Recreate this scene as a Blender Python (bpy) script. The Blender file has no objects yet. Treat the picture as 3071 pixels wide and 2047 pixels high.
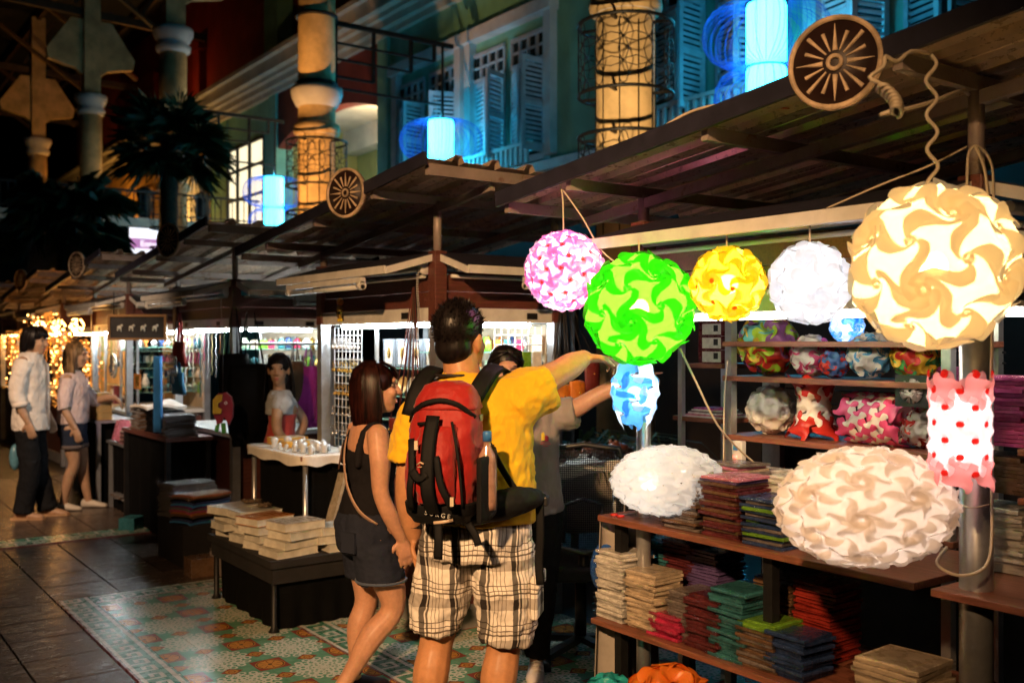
import bpy, math, random
from mathutils import Vector, Matrix, Euler
R = math.radians
random.seed(11)
sc = bpy.context.scene
COL = sc.collection
V = Vector
# ------------------------------------------------------------------ camera
TH = R(36.0)                      # the market lane runs along +Y; the camera looks 36 deg to the right of it
SI, CO = math.sin(TH), math.cos(TH)
FPX, PCX, PCY, EYE = 35/36*3071, 1535.5, 1023.5, 1.6
cam_d = bpy.data.cameras.new('camera'); cam = bpy.data.objects.new('camera', cam_d); COL.objects.link(cam)
cam.location = (0, 0, EYE); cam.rotation_euler = (R(90), 0, -TH)
cam_d.lens = 35; cam_d.sensor_width = 36; cam_d.clip_start = .05; cam_d.clip_end = 400
cam_d.dof.use_dof = True; cam_d.dof.focus_distance = 3.75; cam_d.dof.aperture_fstop = 2.8
sc.camera = cam
# ------------------------------------------------------------------ night sky
w = bpy.data.worlds.new('World'); sc.world = w; w.use_nodes = True
nt = w.node_tree; nt.nodes.clear()
sky = nt.nodes.new('ShaderNodeTexSky'); sky.sky_type = 'NISHITA'; sky.sun_disc = False
sky.sun_elevation = R(-4); sky.sun_rotation = R(200)
bg = nt.nodes.new('ShaderNodeBackground'); bg.inputs['Strength'].default_value = .002
wo = nt.nodes.new('ShaderNodeOutputWorld')
nt.links.new(sky.outputs[0], bg.inputs[0]); nt.links.new(bg.outputs[0], wo.inputs[0])
# ------------------------------------------------------------------ exposure / render
vs = sc.view_settings
vs.view_transform = 'Standard'; vs.look = 'None'; vs.gamma = 1; vs.exposure = .7; vs.use_curve_mapping = False
sc.cycles.use_denoising = True
sc.cycles.max_bounces = 7; sc.cycles.diffuse_bounces = 3; sc.cycles.glossy_bounces = 3
sc.cycles.transmission_bounces = 6; sc.cycles.transparent_max_bounces = 12
sc.cycles.sample_clamp_indirect = 4.0; sc.cycles.caustics_reflective = False; sc.cycles.caustics_refractive = False
sc.cycles.use_light_tree = True; sc.cycles.blur_glossy = .5

# ------------------------------------------------------------------ where a sight line meets a known plane
def at(px, py, X=None, Y=None, Z=None, d=None):
    a, b = (px-PCX)/FPX, -(py-PCY)/FPX
    r = V((a*CO+SI, -a*SI+CO, b))
    t = d if d is not None else X/r.x if X is not None else Y/r.y if Y is not None else (Z-EYE)/r.z
    return V((0, 0, EYE)) + r*t
def heading(phi):                 # phi: degrees clockwise from the camera's view direction -> rotation about z
    return -(TH + R(phi))

# ------------------------------------------------------------------ objects
MW = {}
def tag(o, label=None, cat=None, group=None, kind=None):
    if label: o['label'] = label
    if cat: o['category'] = cat
    if group: o['group'] = group
    if kind: o['kind'] = kind
    return o
def thing(name, label, cat, loc=(0, 0, 0), rz=0, group=None):
    o = bpy.data.objects.new(name, None); COL.objects.link(o)
    o.location = loc; o.rotation_euler = (0, 0, rz); o.empty_display_size = .1
    MW[o.name] = Matrix.Translation(V(loc)) @ Matrix.Rotation(rz, 4, 'Z')
    return tag(o, label, cat, group)
def attach(o, parent, world=True):
    if parent is None: return o
    o.parent = parent
    if world and parent.name in MW: o.matrix_parent_inverse = MW[parent.name].inverted()
    return o
def inst(name, mesh, parent=None, loc=(0, 0, 0), rot=(0, 0, 0), scale=(1, 1, 1), mats=None, mat4=None, world=True):
    o = bpy.data.objects.new(name, mesh); COL.objects.link(o)
    if mat4 is not None: o.matrix_basis = mat4
    else:
        o.location = loc; o.rotation_euler = rot; o.scale = scale if hasattr(scale, '__len__') else (scale,)*3
    if mats:
        for i, m in enumerate(mats):
            o.material_slots[i].link = 'OBJECT'; o.material_slots[i].material = m
    MW[o.name] = o.matrix_basis.copy()
    attach(o, parent, world)
    return o
def frame_z(d, up=V((0, 0, 1))):
    d = V(d).normalized()
    if abs(d.dot(up)) > .98: up = V((0, 1, 0))
    x = up.cross(d).normalized(); y = d.cross(x)
    return x, y, d

class MB:
    def __init__(s): s.v = []; s.f = []; s.m = []; s.cm = 0; s.sm = []; s.smooth = False
    def face(s, idx): s.f.append(tuple(idx)); s.m.append(s.cm); s.sm.append(s.smooth)
    def add(s, vs, fs):
        b = len(s.v); s.v += [tuple(p) for p in vs]
        for f in fs: s.face([b+i for i in f])
    def box(s, c, size, mat=None):
        c = V(c); x, y, z = [k/2 for k in size]
        p = [V((i*x, j*y, k*z)) for k in (-1, 1) for j in (-1, 1) for i in (-1, 1)]
        if mat is not None: p = [mat @ q for q in p]
        s.add([c+q for q in p], [(0, 2, 3, 1), (4, 5, 7, 6), (0, 1, 5, 4), (2, 6, 7, 3), (0, 4, 6, 2), (1, 3, 7, 5)])
        return s
    def span(s, a, b):            # box from corner to corner
        a, b = V(a), V(b); return s.box((a+b)/2, [abs(q) for q in (b-a)])
    def bar(s, a, b, wd, ht, up=V((0, 0, 1))):
        a, b = V(a), V(b); x, y, z = frame_z(b-a, up); x, y = x*wd/2, y*ht/2
        s.add([a-x-y, a+x-y, a+x+y, a-x+y, b-x-y, b+x-y, b+x+y, b-x+y],
              [(3, 2, 1, 0), (4, 5, 6, 7), (0, 1, 5, 4), (1, 2, 6, 5), (2, 3, 7, 6), (3, 0, 4, 7)]); return s
    def tube(s, pts, r, n=6, closed=False, ell=None, up=None):
        pts = [V(p) for p in pts]; k = len(pts); rr = r if hasattr(r, '__len__') else [r]*k
        sm = s.smooth; s.smooth = True
        b = len(s.v); ux = None
        for i, p in enumerate(pts):
            d = (pts[(i+1) % k]-pts[i-1]) if closed else pts[min(i+1, k-1)]-pts[max(i-1, 0)]
            if d.length < 1e-9: d = V((0, 0, 1))
            d.normalize()
            if ux is None: ux = frame_z(d, up or V((0, 0, 1)))[0]
            ux = (ux-d*ux.dot(d))
            ux = ux.normalized() if ux.length > 1e-6 else frame_z(d)[0]
            uy = d.cross(ux)
            ra = rr[i] if not hasattr(rr[i], '__len__') else rr[i][0]
            rb = rr[i] if not hasattr(rr[i], '__len__') else rr[i][1]
            for j in range(n):
                a = 2*math.pi*j/n; s.v.append(tuple(p+ux*(ra*math.cos(a))+uy*(rb*math.sin(a))))
        for i in range(k if closed else k-1):
            for j in range(n):
                q = (i+1) % k
                s.face((b+i*n+j, b+i*n+(j+1) % n, b+q*n+(j+1) % n, b+q*n+j))
        if not closed:
            s.smooth = False
            s.face([b+j for j in reversed(range(n))]); s.face([b+(k-1)*n+j for j in range(n)])
        s.smooth = sm; return s
    def lathe(s, prof, n=20, c=(0, 0, 0), axis=None, closed=False):
        c = V(c); x, y, z = frame_z(axis) if axis is not None else (V((1, 0, 0)), V((0, 1, 0)), V((0, 0, 1)))
        b = len(s.v); k = len(prof); sm = s.smooth; s.smooth = True
        for r, h in prof:
            for j in range(n):
                a = 2*math.pi*j/n; s.v.append(tuple(c+x*(r*math.cos(a))+y*(r*math.sin(a))+z*h))
        for i in range(k if closed else k-1):
            q = (i+1) % k
            for j in range(n): s.face((b+i*n+j, b+i*n+(j+1) % n, b+q*n+(j+1) % n, b+q*n+j))
        if not closed:
            if prof[0][0] > 1e-5: s.face([b+j for j in reversed(range(n))])
            if prof[-1][0] > 1e-5: s.face([b+(k-1)*n+j for j in range(n)])
        s.smooth = sm; return s
    def ball(s, c, r, n=10, mat=None):
        c = V(c); r = V(r) if hasattr(r, '__len__') else V((r, r, r)); b = len(s.v); sm = s.smooth; s.smooth = True
        m = n//2
        for i in range(m+1):
            t = math.pi*i/m
            for j in range(n):
                a = 2*math.pi*j/n
                q = V((r.x*math.sin(t)*math.cos(a), r.y*math.sin(t)*math.sin(a), r.z*math.cos(t)))
                s.v.append(tuple(c+(mat @ q if mat is not None else q)))
        for i in range(m):
            for j in range(n): s.face((b+i*n+j, b+(i+1)*n+j, b+(i+1)*n+(j+1) % n, b+i*n+(j+1) % n))
        s.smooth = sm; return s
    def sheet(s, fn, nu, nv, th=0, smooth=True):
        b = len(s.v); sm = s.smooth; s.smooth = smooth
        P = [[V(fn(i/nu, j/nv)) for j in range(nv+1)] for i in range(nu+1)]
        def nrm(i, j):
            a = P[min(i+1, nu)][j]-P[max(i-1, 0)][j]; c = P[i][min(j+1, nv)]-P[i][max(j-1, 0)]
            q = a.cross(c); return q.normalized() if q.length > 1e-9 else V((0, 0, 1))
        lay = [0] if not th else [0, 1]
        for L in lay:
            for i in range(nu+1):
                for j in range(nv+1): s.v.append(tuple(P[i][j]-nrm(i, j)*th*L))
        N = (nu+1)*(nv+1); ix = lambda L, i, j: b+L*N+i*(nv+1)+j
        for i in range(nu):
            for j in range(nv):
                s.face((ix(0, i, j), ix(0, i+1, j), ix(0, i+1, j+1), ix(0, i, j+1)))
                if th: s.face((ix(1, i, j), ix(1, i, j+1), ix(1, i+1, j+1), ix(1, i+1, j)))
        if th:
            s.smooth = False
            for i in range(nu):
                s.face((ix(0, i, 0), ix(1, i, 0), ix(1, i+1, 0), ix(0, i+1, 0))); s.face((ix(0, i, nv), ix(0, i+1, nv), ix(1, i+1, nv), ix(1, i, nv)))
            for j in range(nv):
                s.face((ix(0, 0, j), ix(0, 0, j+1), ix(1, 0, j+1), ix(1, 0, j))); s.face((ix(0, nu, j), ix(1, nu, j), ix(1, nu, j+1), ix(0, nu, j+1)))
        s.smooth = sm; return s
    def prism(s, poly, o, ux, uy, depth):     # extrude a 2-D outline
        o, ux, uy = V(o), V(ux), V(uy); nz = ux.cross(uy).normalized()*depth; n = len(poly); b = len(s.v)
        for L in (0, 1):
            for a, c in poly: s.v.append(tuple(o+ux*a+uy*c+nz*L))
        s.face([b+i for i in reversed(range(n))]); s.face([b+n+i for i in range(n)])
        for i in range(n): j = (i+1) % n; s.face((b+i, b+j, b+n+j, b+n+i))
        return s
    def mesh(s, name, mats):
        me = bpy.data.meshes.new(name); me.from_pydata(s.v, [], s.f)
        for m in (mats if isinstance(mats, (list, tuple)) else [mats]): me.materials.append(m)
        me.polygons.foreach_set('material_index', s.m); me.polygons.foreach_set('use_smooth', s.sm); me.update()
        return me
    def build(s, name, mats, parent=None, world=True, **tags):
        o = inst(name, s.mesh(name, mats), parent, world=world)
        return tag(o, **tags)
def bevel(o, wd=.004, seg=2):
    m = o.modifiers.new('edge', 'BEVEL'); m.width = wd; m.segments = seg; m.limit_method = 'ANGLE'; return o

# ------------------------------------------------------------------ node expressions
class E:
    def __init__(s, nt, sock): s.nt, s.k = nt, sock
    def _n(s, op, *a):
        n = s.nt.nodes.new('ShaderNodeMath'); n.operation = op
        for i, q in enumerate((s,)+a):
            if isinstance(q, E): s.nt.links.new(q.k, n.inputs[i])
            else: n.inputs[i].default_value = q
        return E(s.nt, n.outputs[0])
    def __add__(s, o): return s._n('ADD', o)
    def __radd__(s, o): return s._n('ADD', o)
    def __sub__(s, o): return s._n('SUBTRACT', o)
    def __rsub__(s, o): return s._n('MULTIPLY', -1.0)._n('ADD', o)
    def __mul__(s, o): return s._n('MULTIPLY', o)
    def __rmul__(s, o): return s._n('MULTIPLY', o)
    def __truediv__(s, o): return s._n('DIVIDE', o)
    def lt(s, o): return s._n('LESS_THAN', o)
    def gt(s, o): return s._n('GREATER_THAN', o)
    def abs(s): return s._n('ABSOLUTE')
    def fract(s): return s._n('FRACT')
    def cos(s): return s._n('COSINE')
    def sin(s): return s._n('SINE')
    def sqrt(s): return s._n('SQRT')
    def mx(s, o): return s._n('MAXIMUM', o)
    def mn(s, o): return s._n('MINIMUM', o)
    def floor(s): return s._n('FLOOR')
    def atan2(s, o): return s._n('ARCTAN2', o)
    def sm(s, a, b):          # smooth step a..b
        n = s.nt.nodes.new('ShaderNodeMapRange'); n.interpolation_type = 'SMOOTHSTEP'
        s.nt.links.new(s.k, n.inputs[0]); n.inputs[1].default_value = a; n.inputs[2].default_value = b
        return E(s.nt, n.outputs[0])
def cmix(nt, f, a, b):
    n = nt.nodes.new('ShaderNodeMix'); n.data_type = 'RGBA'
    for q, i in ((f, 0), (a, 6), (b, 7)):
        if isinstance(q, E): nt.links.new(q.k, n.inputs[i])
        elif hasattr(q, 'is_output'): nt.links.new(q, n.inputs[i])
        elif hasattr(q, '__len__'): n.inputs[i].default_value = (*q, 1)
        else: n.inputs[i].default_value = q
    return n.outputs[2]
def coords(nt, kind='Object'):
    if kind == 'World': return nt.nodes.new('ShaderNodeNewGeometry').outputs['Position']
    return nt.nodes.new('ShaderNodeTexCoord').outputs[kind]
def xyz(nt, k):
    n = nt.nodes.new('ShaderNodeSeparateXYZ'); nt.links.new(k, n.inputs[0]); return [E(nt, q) for q in n.outputs]
def noise(nt, k, scale, detail=3, rough=.55, stretch=None, dist=0):
    if stretch:
        m = nt.nodes.new('ShaderNodeMapping'); m.inputs['Scale'].default_value = stretch; nt.links.new(k, m.inputs[0]); k = m.outputs[0]
    n = nt.nodes.new('ShaderNodeTexNoise'); nt.links.new(k, n.inputs['Vector'])
    n.inputs['Scale'].default_value = scale; n.inputs['Detail'].default_value = detail; n.inputs['Roughness'].default_value = rough; n.inputs['Distortion'].default_value = dist
    return E(nt, n.outputs[0])
def new_mat(name):
    m = bpy.data.materials.new(name); m.use_nodes = True; nt = m.node_tree
    return m, nt, nt.nodes['Principled BSDF']
def put(nt, bs, key, q):
    if isinstance(q, E): nt.links.new(q.k, bs.inputs[key])
    elif hasattr(q, 'is_output'): nt.links.new(q, bs.inputs[key])
    elif hasattr(q, '__len__'): bs.inputs[key].default_value = (*q, 1)
    else: bs.inputs[key].default_value = q
def bump(nt, bs, h, strength=.3, dist=.01):
    b = nt.nodes.new('ShaderNodeBump'); b.inputs['Strength'].default_value = strength; b.inputs['Distance'].default_value = dist
    nt.links.new(h.k, b.inputs['Height']); nt.links.new(b.outputs[0], bs.inputs['Normal'])
MC = {}
def mat(name, col, rough=.5, metal=0, var=.18, vs=6, bmp=0, bs_=80, stretch=None, spec=.5, em=None, es=0, sheen=0, space='Object', coat=0):
    if name in MC: return MC[name]
    m, nt, b = new_mat(name); k = coords(nt, space)
    if var:
        n = noise(nt, k, vs, 4, .6, stretch)
        put(nt, b, 'Base Color', cmix(nt, n.sm(.3, .72), [c*(1-var) for c in col], [min(1, c*(1+var)) for c in col]))
        put(nt, b, 'Roughness', noise(nt, k, vs*2.3, 3, .6, stretch)*.24+(rough-.12))
    else:
        put(nt, b, 'Base Color', col); put(nt, b, 'Roughness', rough)
    put(nt, b, 'Metallic', metal); put(nt, b, 'Specular IOR Level', spec)
    if sheen: put(nt, b, 'Sheen Weight', sheen)
    if coat: put(nt, b, 'Coat Weight', coat)
    if bmp: bump(nt, b, noise(nt, k, bs_, 3, .6, stretch), bmp, .004)
    if em: put(nt, b, 'Emission Color', em); put(nt, b, 'Emission Strength', es)
    MC[name] = m; return m
def emitter(name, col, s):
    if name in MC: return MC[name]
    m, nt, b = new_mat(name); put(nt, b, 'Base Color', (.8, .8, .8)); put(nt, b, 'Emission Color', col); put(nt, b, 'Emission Strength', s); MC[name] = m; return m
def light(name, kind, loc, col, power, parent=None, radius=.05, direction=None, spot=None, blend=.6):
    l = bpy.data.lights.new(name, kind); l.color = col; l.energy = power
    if kind in ('POINT', 'SPOT'): l.shadow_soft_size = radius
    if spot: l.spot_size = R(spot); l.spot_blend = blend
    o = bpy.data.objects.new(name, l); COL.objects.link(o)
    q = V(direction).to_track_quat('-Z', 'Y').to_matrix().to_4x4() if direction is not None else Matrix()
    o.matrix_basis = Matrix.Translation(V(loc)) @ q
    attach(o, parent); return o
# ================================================================== materials of the setting
def stone_mat():
    m, nt, b = new_mat('slate_slab'); k = coords(nt, 'World'); x, y, z = xyz(nt, k)
    n1 = noise(nt, k, 3.2, 5, .65); n2 = noise(nt, k, 7, 6, .7, (1, 3.2, 1), .9)
    oi = nt.nodes.new('ShaderNodeObjectInfo'); rnd = E(nt, oi.outputs['Random'])
    c = cmix(nt, n1.sm(.3, .7), (.075, .050, .036), (.14, .095, .065))
    put(nt, b, 'Base Color', cmix(nt, rnd*.5, c, (.05, .045, .045)))
    put(nt, b, 'Roughness', n2*.24+.12)
    ridge = ((n2-.5).abs()).sm(.0, .06)
    bump(nt, b, ridge*.35+n1*.5+noise(nt, k, 60, 3)*.06, .28, .005); return m
def tile_mat():
    m, nt, b = new_mat('encaustic_tile'); k = coords(nt, 'World'); x, y, z = xyz(nt, k)
    P = .39
    px, py = (x-1.735)/P, (y-5.67)/P
    qx, qy = (px+.5).fract()-.5, (py+.5).fract()-.5          # around the flower
    mx_, my_ = px.fract()-.5, py.fract()-.5                  # around the medallion
    r = (qx*qx+qy*qy).sqrt(); a = qy.atan2(qx)
    fold = ((a/(math.pi/4)+.5).fract()-.5)*(math.pi/4)
    fx, fy = r*fold.cos(), (r*fold.sin()).abs()
    ring = lambda cx_, cy_, R_, t: ((((fx-cx_)*(fx-cx_)+(fy-cy_)*(fy-cy_)).sqrt()-R_).abs()).lt(t)
    w_ = (r-((a*8).cos()*.035+.11)).abs().lt(.022)
    w_ = w_.mx(fy.lt(.014)*r.lt(.36)).mx(ring(.25, .055, .042, .014)).mx(ring(.36, .075, .042, .014)).mx(ring(.165, .03, .03, .012))
    w_ = w_.mx(r.lt(.05)).mx((((fx-.33)*(fx-.33)+fy*fy*3.0).sqrt()).lt(.045))
    wear = noise(nt, k, 14, 5, .7); wear2 = noise(nt, k, 2.3, 3)
    green = cmix(nt, wear.sm(.3, .75), (.10, .27, .155), (.165, .36, .23))
    c = cmix(nt, w_*wear.sm(.22, .42), green, (.60, .60, .49))
    sq = mx_.abs().mx(my_.abs()).lt(.205); rm = (mx_*mx_+my_*my_).sqrt(); am = my_.atan2(mx_)
    c = cmix(nt, sq, c, (.235, .055, .035))
    c = cmix(nt, rm.lt(.185), c, (.52, .235, .05))
    c = cmix(nt, (rm-.165).abs().lt(.008).mx(((am*4).sin().abs().lt(.22))*rm.gt(.05)*rm.lt(.14)).mx(rm.lt(.028)), c, (.16, .05, .025))
    for ox, oy in ((mx_, qy), (qx, my_)):
        dd = (ox.abs()+oy.abs()*1.15); c = cmix(nt, dd.lt(.145), c, (.25, .06, .03))
        rr = (ox*ox+oy*oy*1.3).sqrt(); c = cmix(nt, rr.lt(.082), c, (.50, .24, .055)); c = cmix(nt, (rr-.04).abs().lt(.008), c, (.2, .06, .03))
    put(nt, b, 'Base Color', cmix(nt, wear2.sm(.55, .85)*.35, c, (.12, .10, .08)))
    put(nt, b, 'Roughness', wear*.22+.12); bump(nt, b, wear+noise(nt, k, 90, 2)*.2, .16, .003); return m
def key_mat(along_y, origin, name):
    m, nt, b = new_mat(name); k = coords(nt, 'World'); x, y, z = xyz(nt, k)
    t, w_ = (y, (x-origin)/.195) if along_y else (x, (y-origin)/.195)
    t = (t/.13).fract()
    band = lambda e, c, h: (e-c).abs().lt(h)
    ln = band(w_, .13, .05).mx(band(w_, .87, .06))
    ln = ln.mx(band(t, .06, .07)*w_.lt(.66)).mx(band(w_, .62, .055)*t.lt(.62)).mx(band(t, .6, .07)*w_.gt(.36)*w_.lt(.66)).mx(band(w_, .38, .055)*band(t, .47, .2))
    ln = ln.mx(band(t, .94, .07)*w_.gt(.8))
    wear = noise(nt, k, 14, 5, .7)
    c = cmix(nt, ln, cmix(nt, wear.sm(.3, .7), (.045, .17, .10), (.08, .24, .15)), (.60, .55, .47))
    c = cmix(nt, w_.lt(.06), c, (.22, .06, .055))
    put(nt, b, 'Base Color', c); put(nt, b, 'Roughness', wear*.22+.17); bump(nt, b, wear, .1, .003); return m
def wood_mat(name, col, rough=.5, st=(1, 14, 14)):
    m, nt, b = new_mat(name); k = coords(nt, 'Object')
    n = noise(nt, k, 6, 5, .65, st, .4); f = noise(nt, k, 30, 3, .6, st)
    put(nt, b, 'Base Color', cmix(nt, n.sm(.3, .7), [c*.62 for c in col], [c*1.25 for c in col]))
    put(nt, b, 'Roughness', f*.25+rough-.12); bump(nt, b, f+n*.5, .3, .002); return m
def steel_mat(name, col, rough=.38, rust=.0):
    m, nt, b = new_mat(name); k = coords(nt, 'Object')
    n = noise(nt, k, 5, 5, .7); c = cmix(nt, n.sm(.3, .75), [q*.75 for q in col], [q*1.15 for q in col])
    if rust: c = cmix(nt, noise(nt, k, 9, 6, .75).sm(.62-rust*.1, .70), c, (.16, .06, .025))
    put(nt, b, 'Base Color', c); put(nt, b, 'Roughness', noise(nt, k, 22, 4, .7)*.3+rough-.15); put(nt, b, 'Metallic', .75 if not rust and 'roof' not in name else .3 if 'roof' in name else .2)
    bump(nt, b, noise(nt, k, 70, 3), .08, .002); return m
SLATE, TILE = stone_mat(), tile_mat()
WOOD = wood_mat('red_brown_fascia_wood', (.13, .042, .03), .42)
SHELF = wood_mat('shelf_board_wood', (.23, .085, .05), .38, (14, 1, 14))
ALU = steel_mat('aluminium', (.55, .56, .58), .34)
ZINC = steel_mat('roof_sheet_metal', (.70, .54, .40), .30)
RUSTY = steel_mat('painted_beam_steel', (.36, .29, .26), .5, .6)
WHITEM = mat('white_enamel', (.70, .68, .64), .38, 0, .12, 9, .05, 60)
NAVY = mat('dark_navy_panel', (.022, .022, .038), .45, 0, .2, 8, .08, 70)
BLACKM = mat('black_iron', (.012, .012, .013), .5, .3, .3, 12, .1, 60)
BLACKP = mat('black_plastic', (.014, .014, .015), .42, 0, .3, 12, .06, 90)
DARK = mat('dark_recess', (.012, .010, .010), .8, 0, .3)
# ================================================================== ground
MB().span((-40, -30, -.06), (60, 90, -.016)).build('ground', mat('dark_paving_bed', (.012, .009, .008), .55, 0, .3, 3, .2, 20, space='World'), kind='structure')
pav = bpy.data.objects.new('pavement', None); COL.objects.link(pav); MW[pav.name] = Matrix(); pav['kind'] = 'structure'
PT = .39
slab_me = MB().box((0, 0, -.008), (PT-.012, PT-.012, .022)).mesh('slab', SLATE)
for i in range(-2, 8):
    for j in range(-2, 22):
        cx, cy = 1.325-PT/2+PT*(i-2)+PT, 6.61+PT*(j-6)+PT/2
        if cx > 1.325 and cy < 6.61: continue
        if cx > 3.6 or cx < .2 or cy < 4.0 or 8.45 < cy-.0 < 8.9 and False: continue
        inst('slab', slab_me, pav, (cx, cy, random.uniform(-.002, .001)), (random.uniform(-.004, .004), random.uniform(-.004, .004), random.choice((0, math.pi))))
tl = .195
tile_me = MB().box((0, 0, -.005), (tl-.003, tl-.003, .018)).mesh('tile', TILE)
K_L, K_T = key_mat(True, 1.33, 'greek_key_tile_lengthwise'), key_mat(False, 6.41, 'greek_key_tile_crosswise')
K2_L, K2_T = key_mat(True, 1.33+5*tl, 'greek_key_tile_inner_lengthwise'), key_mat(False, 6.605-7*tl, 'greek_key_tile_inner_crosswise')
for i in range(12):
    for j in range(19):
        cx, cy = 1.33+tl*(i+.5), 6.605-tl*(j+.5)
        mm = [K_L] if i == 0 else [K_T] if j == 0 else [K2_L] if (i == 5 and j >= 6) else [K2_T] if (j == 6 and 5 < i < 9) else None
        inst('tile', tile_me, pav, (cx, cy, random.uniform(-.0006, .0006)), (random.uniform(-.003, .003), random.uniform(-.003, .003), 0), mats=mm)
K3 = key_mat(False, 8.5, 'greek_key_tile_far_strip')
for i in range(7):
    for j in range(2):
        inst('tile', tile_me, pav, (1.1+tl*(i+.5), 8.5+.155*(j+.5), .0085), (0, 0, 0), (1, .79, 1), mats=[K3])
# ================================================================== building
TEAL = mat('green_plaster', (.20, .50, .40), .75, 0, .18, 1.5, .15, 30, space='World')
CREAM = mat('cream_stucco', (.62, .55, .46), .7, 0, .15, 2, .15, 30, space='World')
TRIM = mat('white_stucco_trim', (.66, .62, .62), .65, 0, .14, 2.5, .12, 30, space='World')
REDW = mat('oxblood_plaster', (.26, .035, .02), .7, 0, .2, 1.5, .15, 30, space='World')
OLIVE = mat('olive_plaster', (.34, .33, .12), .75, 0, .12, 2, .1, 30, space='World')
OCHRE = mat('ochre_plaster', (.60, .32, .08), .75, 0, .2, 1.2, .1, 30, space='World')
SHUT = mat('pale_shutter_paint', (.55, .57, .62), .55, 0, .14, 5, .08, 40)
GLASSD = mat('dark_window_glass', (.02, .03, .035), .08, 0, 0)
LITG = emitter('lit_window_glow', (1.0, .86, .55), .9)
LITW = emitter('lit_doorway_glow', (1.0, .93, .78), 2.6)
FX = 9.6
bld = thing('green_building', 'pale green stucco building with white shuttered windows above the stalls', 'building', (FX, 12, 0))
MB().span((FX, 4.5, 3.7), (FX+.4, 17.7, 12)).span((FX, 22.9, 0), (FX+.4, 23.75, 12)).span((FX, 26.35, 0), (FX+.4, 27.6, 8)).span((FX+.02, 23.75, 0), (FX+.4, 26.35, 4.5)).span((FX+.02, 23.75, 6.75), (FX+.4, 26.35, 8)).build('wall', TEAL, bld)
MB().span((FX+.01, -6, 0), (FX+.4, 17.7, 3.69)).build('ground_floor_wall', mat('dark_shopfront', (.03, .022, .02), .6, 0, .3, 1.5, space='World'), bld)  # shadow on the ground floor is put into this near-black colour
co = MB()
for dx, z0, z1 in ((.10, 7.6, 7.72), (.22, 7.72, 7.86), (.34, 7.86, 7.95), (.5, 7.95, 8.22), (.62, 8.22, 8.32)):
    co.span((FX-dx, 4.5, z0), (FX+.3, 46, z1))
co.build('cornice', CREAM, bld)
bc = MB()
for dx, z0, z1 in ((.12, 3.7, 3.95), (.3, 3.95, 4.18), (.42, 4.18, 4.32)): bc.span((FX-dx, 4.5, z0), (FX+.01, 17.7, z1))
bc.build('string_course', TRIM, bld)
for a, c_, z in ((17.3, 17.72, 4.32), (10.4, 11.0, 4.32), (22.88, 23.3, .01)): MB().span((FX-.06, a, z), (FX+.02, c_, 7.6)).build('pilaster', TEAL, bld)
# upper storey and recessed bay
us = MB().span((FX+.5, 4.5, 8.3), (FX+.9, 46, 14)); us.build('upper_wall', REDW, bld)
for y in (24.5, 29.5, 34, 38.5): MB().span((FX+.3, y, 8.32), (FX+.5, y+.55, 10.6)).span((FX+.24, y-.1, 10.3), (FX+.52, y+.65, 10.6)).build('pilaster', REDW, bld)
ar = MB(); N = 18
pts = [(17.7+5.2*i/N, 6.28+.46*math.sin(math.pi*i/N)**.8) for i in range(N+1)]
for i in range(N):
    (y0, z0), (y1, z1) = pts[i], pts[i+1]
    ar.add([(FX, y0, z0), (FX, y1, z1), (FX, y1, 7.6), (FX, y0, 7.6), (FX+.35, y0, z0), (FX+.35, y1, z1), (FX+.35, y1, 7.6), (FX+.35, y0, 7.6)], [(0, 3, 2, 1), (4, 5, 6, 7), (0, 1, 5, 4)])
ar.build('arch_panel', REDW, bld)
MB().span((FX+2.2, 17.2, 3.9), (FX+2.5, 23.2, 8)).span((FX+.4, 17.2, 3.9), (FX+2.5, 17.6, 8)).span((FX+.4, 23, 3.9), (FX+2.5, 23.3, 8)).build('recess_wall', OLIVE, bld)
MB().span((FX+.35, 17.2, 6.9), (FX+2.4, 23.2, 7.1)).span((FX+1.8, 17.6, 6.35), (FX+2.2, 23, 6.9)).build('recess_ceiling', CREAM, bld)
MB().span((FX-.1, 17.2, 3.9), (FX+2.4, 23.2, 4.1)).build('recess_floor', CREAM, bld)
dw = MB().span((FX+2.12, 18.6, 4.1), (FX+2.2, 18.9, 6.2)).span((FX+2.12, 20.6, 4.1), (FX+2.2, 20.9, 6.2)).span((FX+2.12, 18.9, 5.95), (FX+2.2, 20.6, 6.2)).build('door_frame', TRIM, bld)
MB().span((FX+2.16, 18.9, 4.1), (FX+2.19, 20.6, 5.95)).build('lit_door_glass', LITW, dw)
gl = MB()
for i in range(5): gl.bar((FX+2.13, 18.9+.34*(i+.5), 4.1), (FX+2.13, 18.9+.34*(i+.5), 5.95), .03, .03)
for z in (4.7, 5.2, 5.6): gl.bar((FX+2.13, 18.9, z), (FX+2.13, 20.6, z), .03, .03)
gl.build('glazing_bars', WHITEM, dw)
MB().lathe([(.001, 0), (.11, 0), (.11, .04), (.001, .05)], 14, (FX+1.1, 19.0, 6.85)).build('recessed_downlight', emitter('downlight_glow', (1, .8, .5), 30), bld)
light('recess_lamp', 'POINT', (FX+1.1, 19.6, 6.4), (1, .78, .42), 55, bld, .12)
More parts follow.
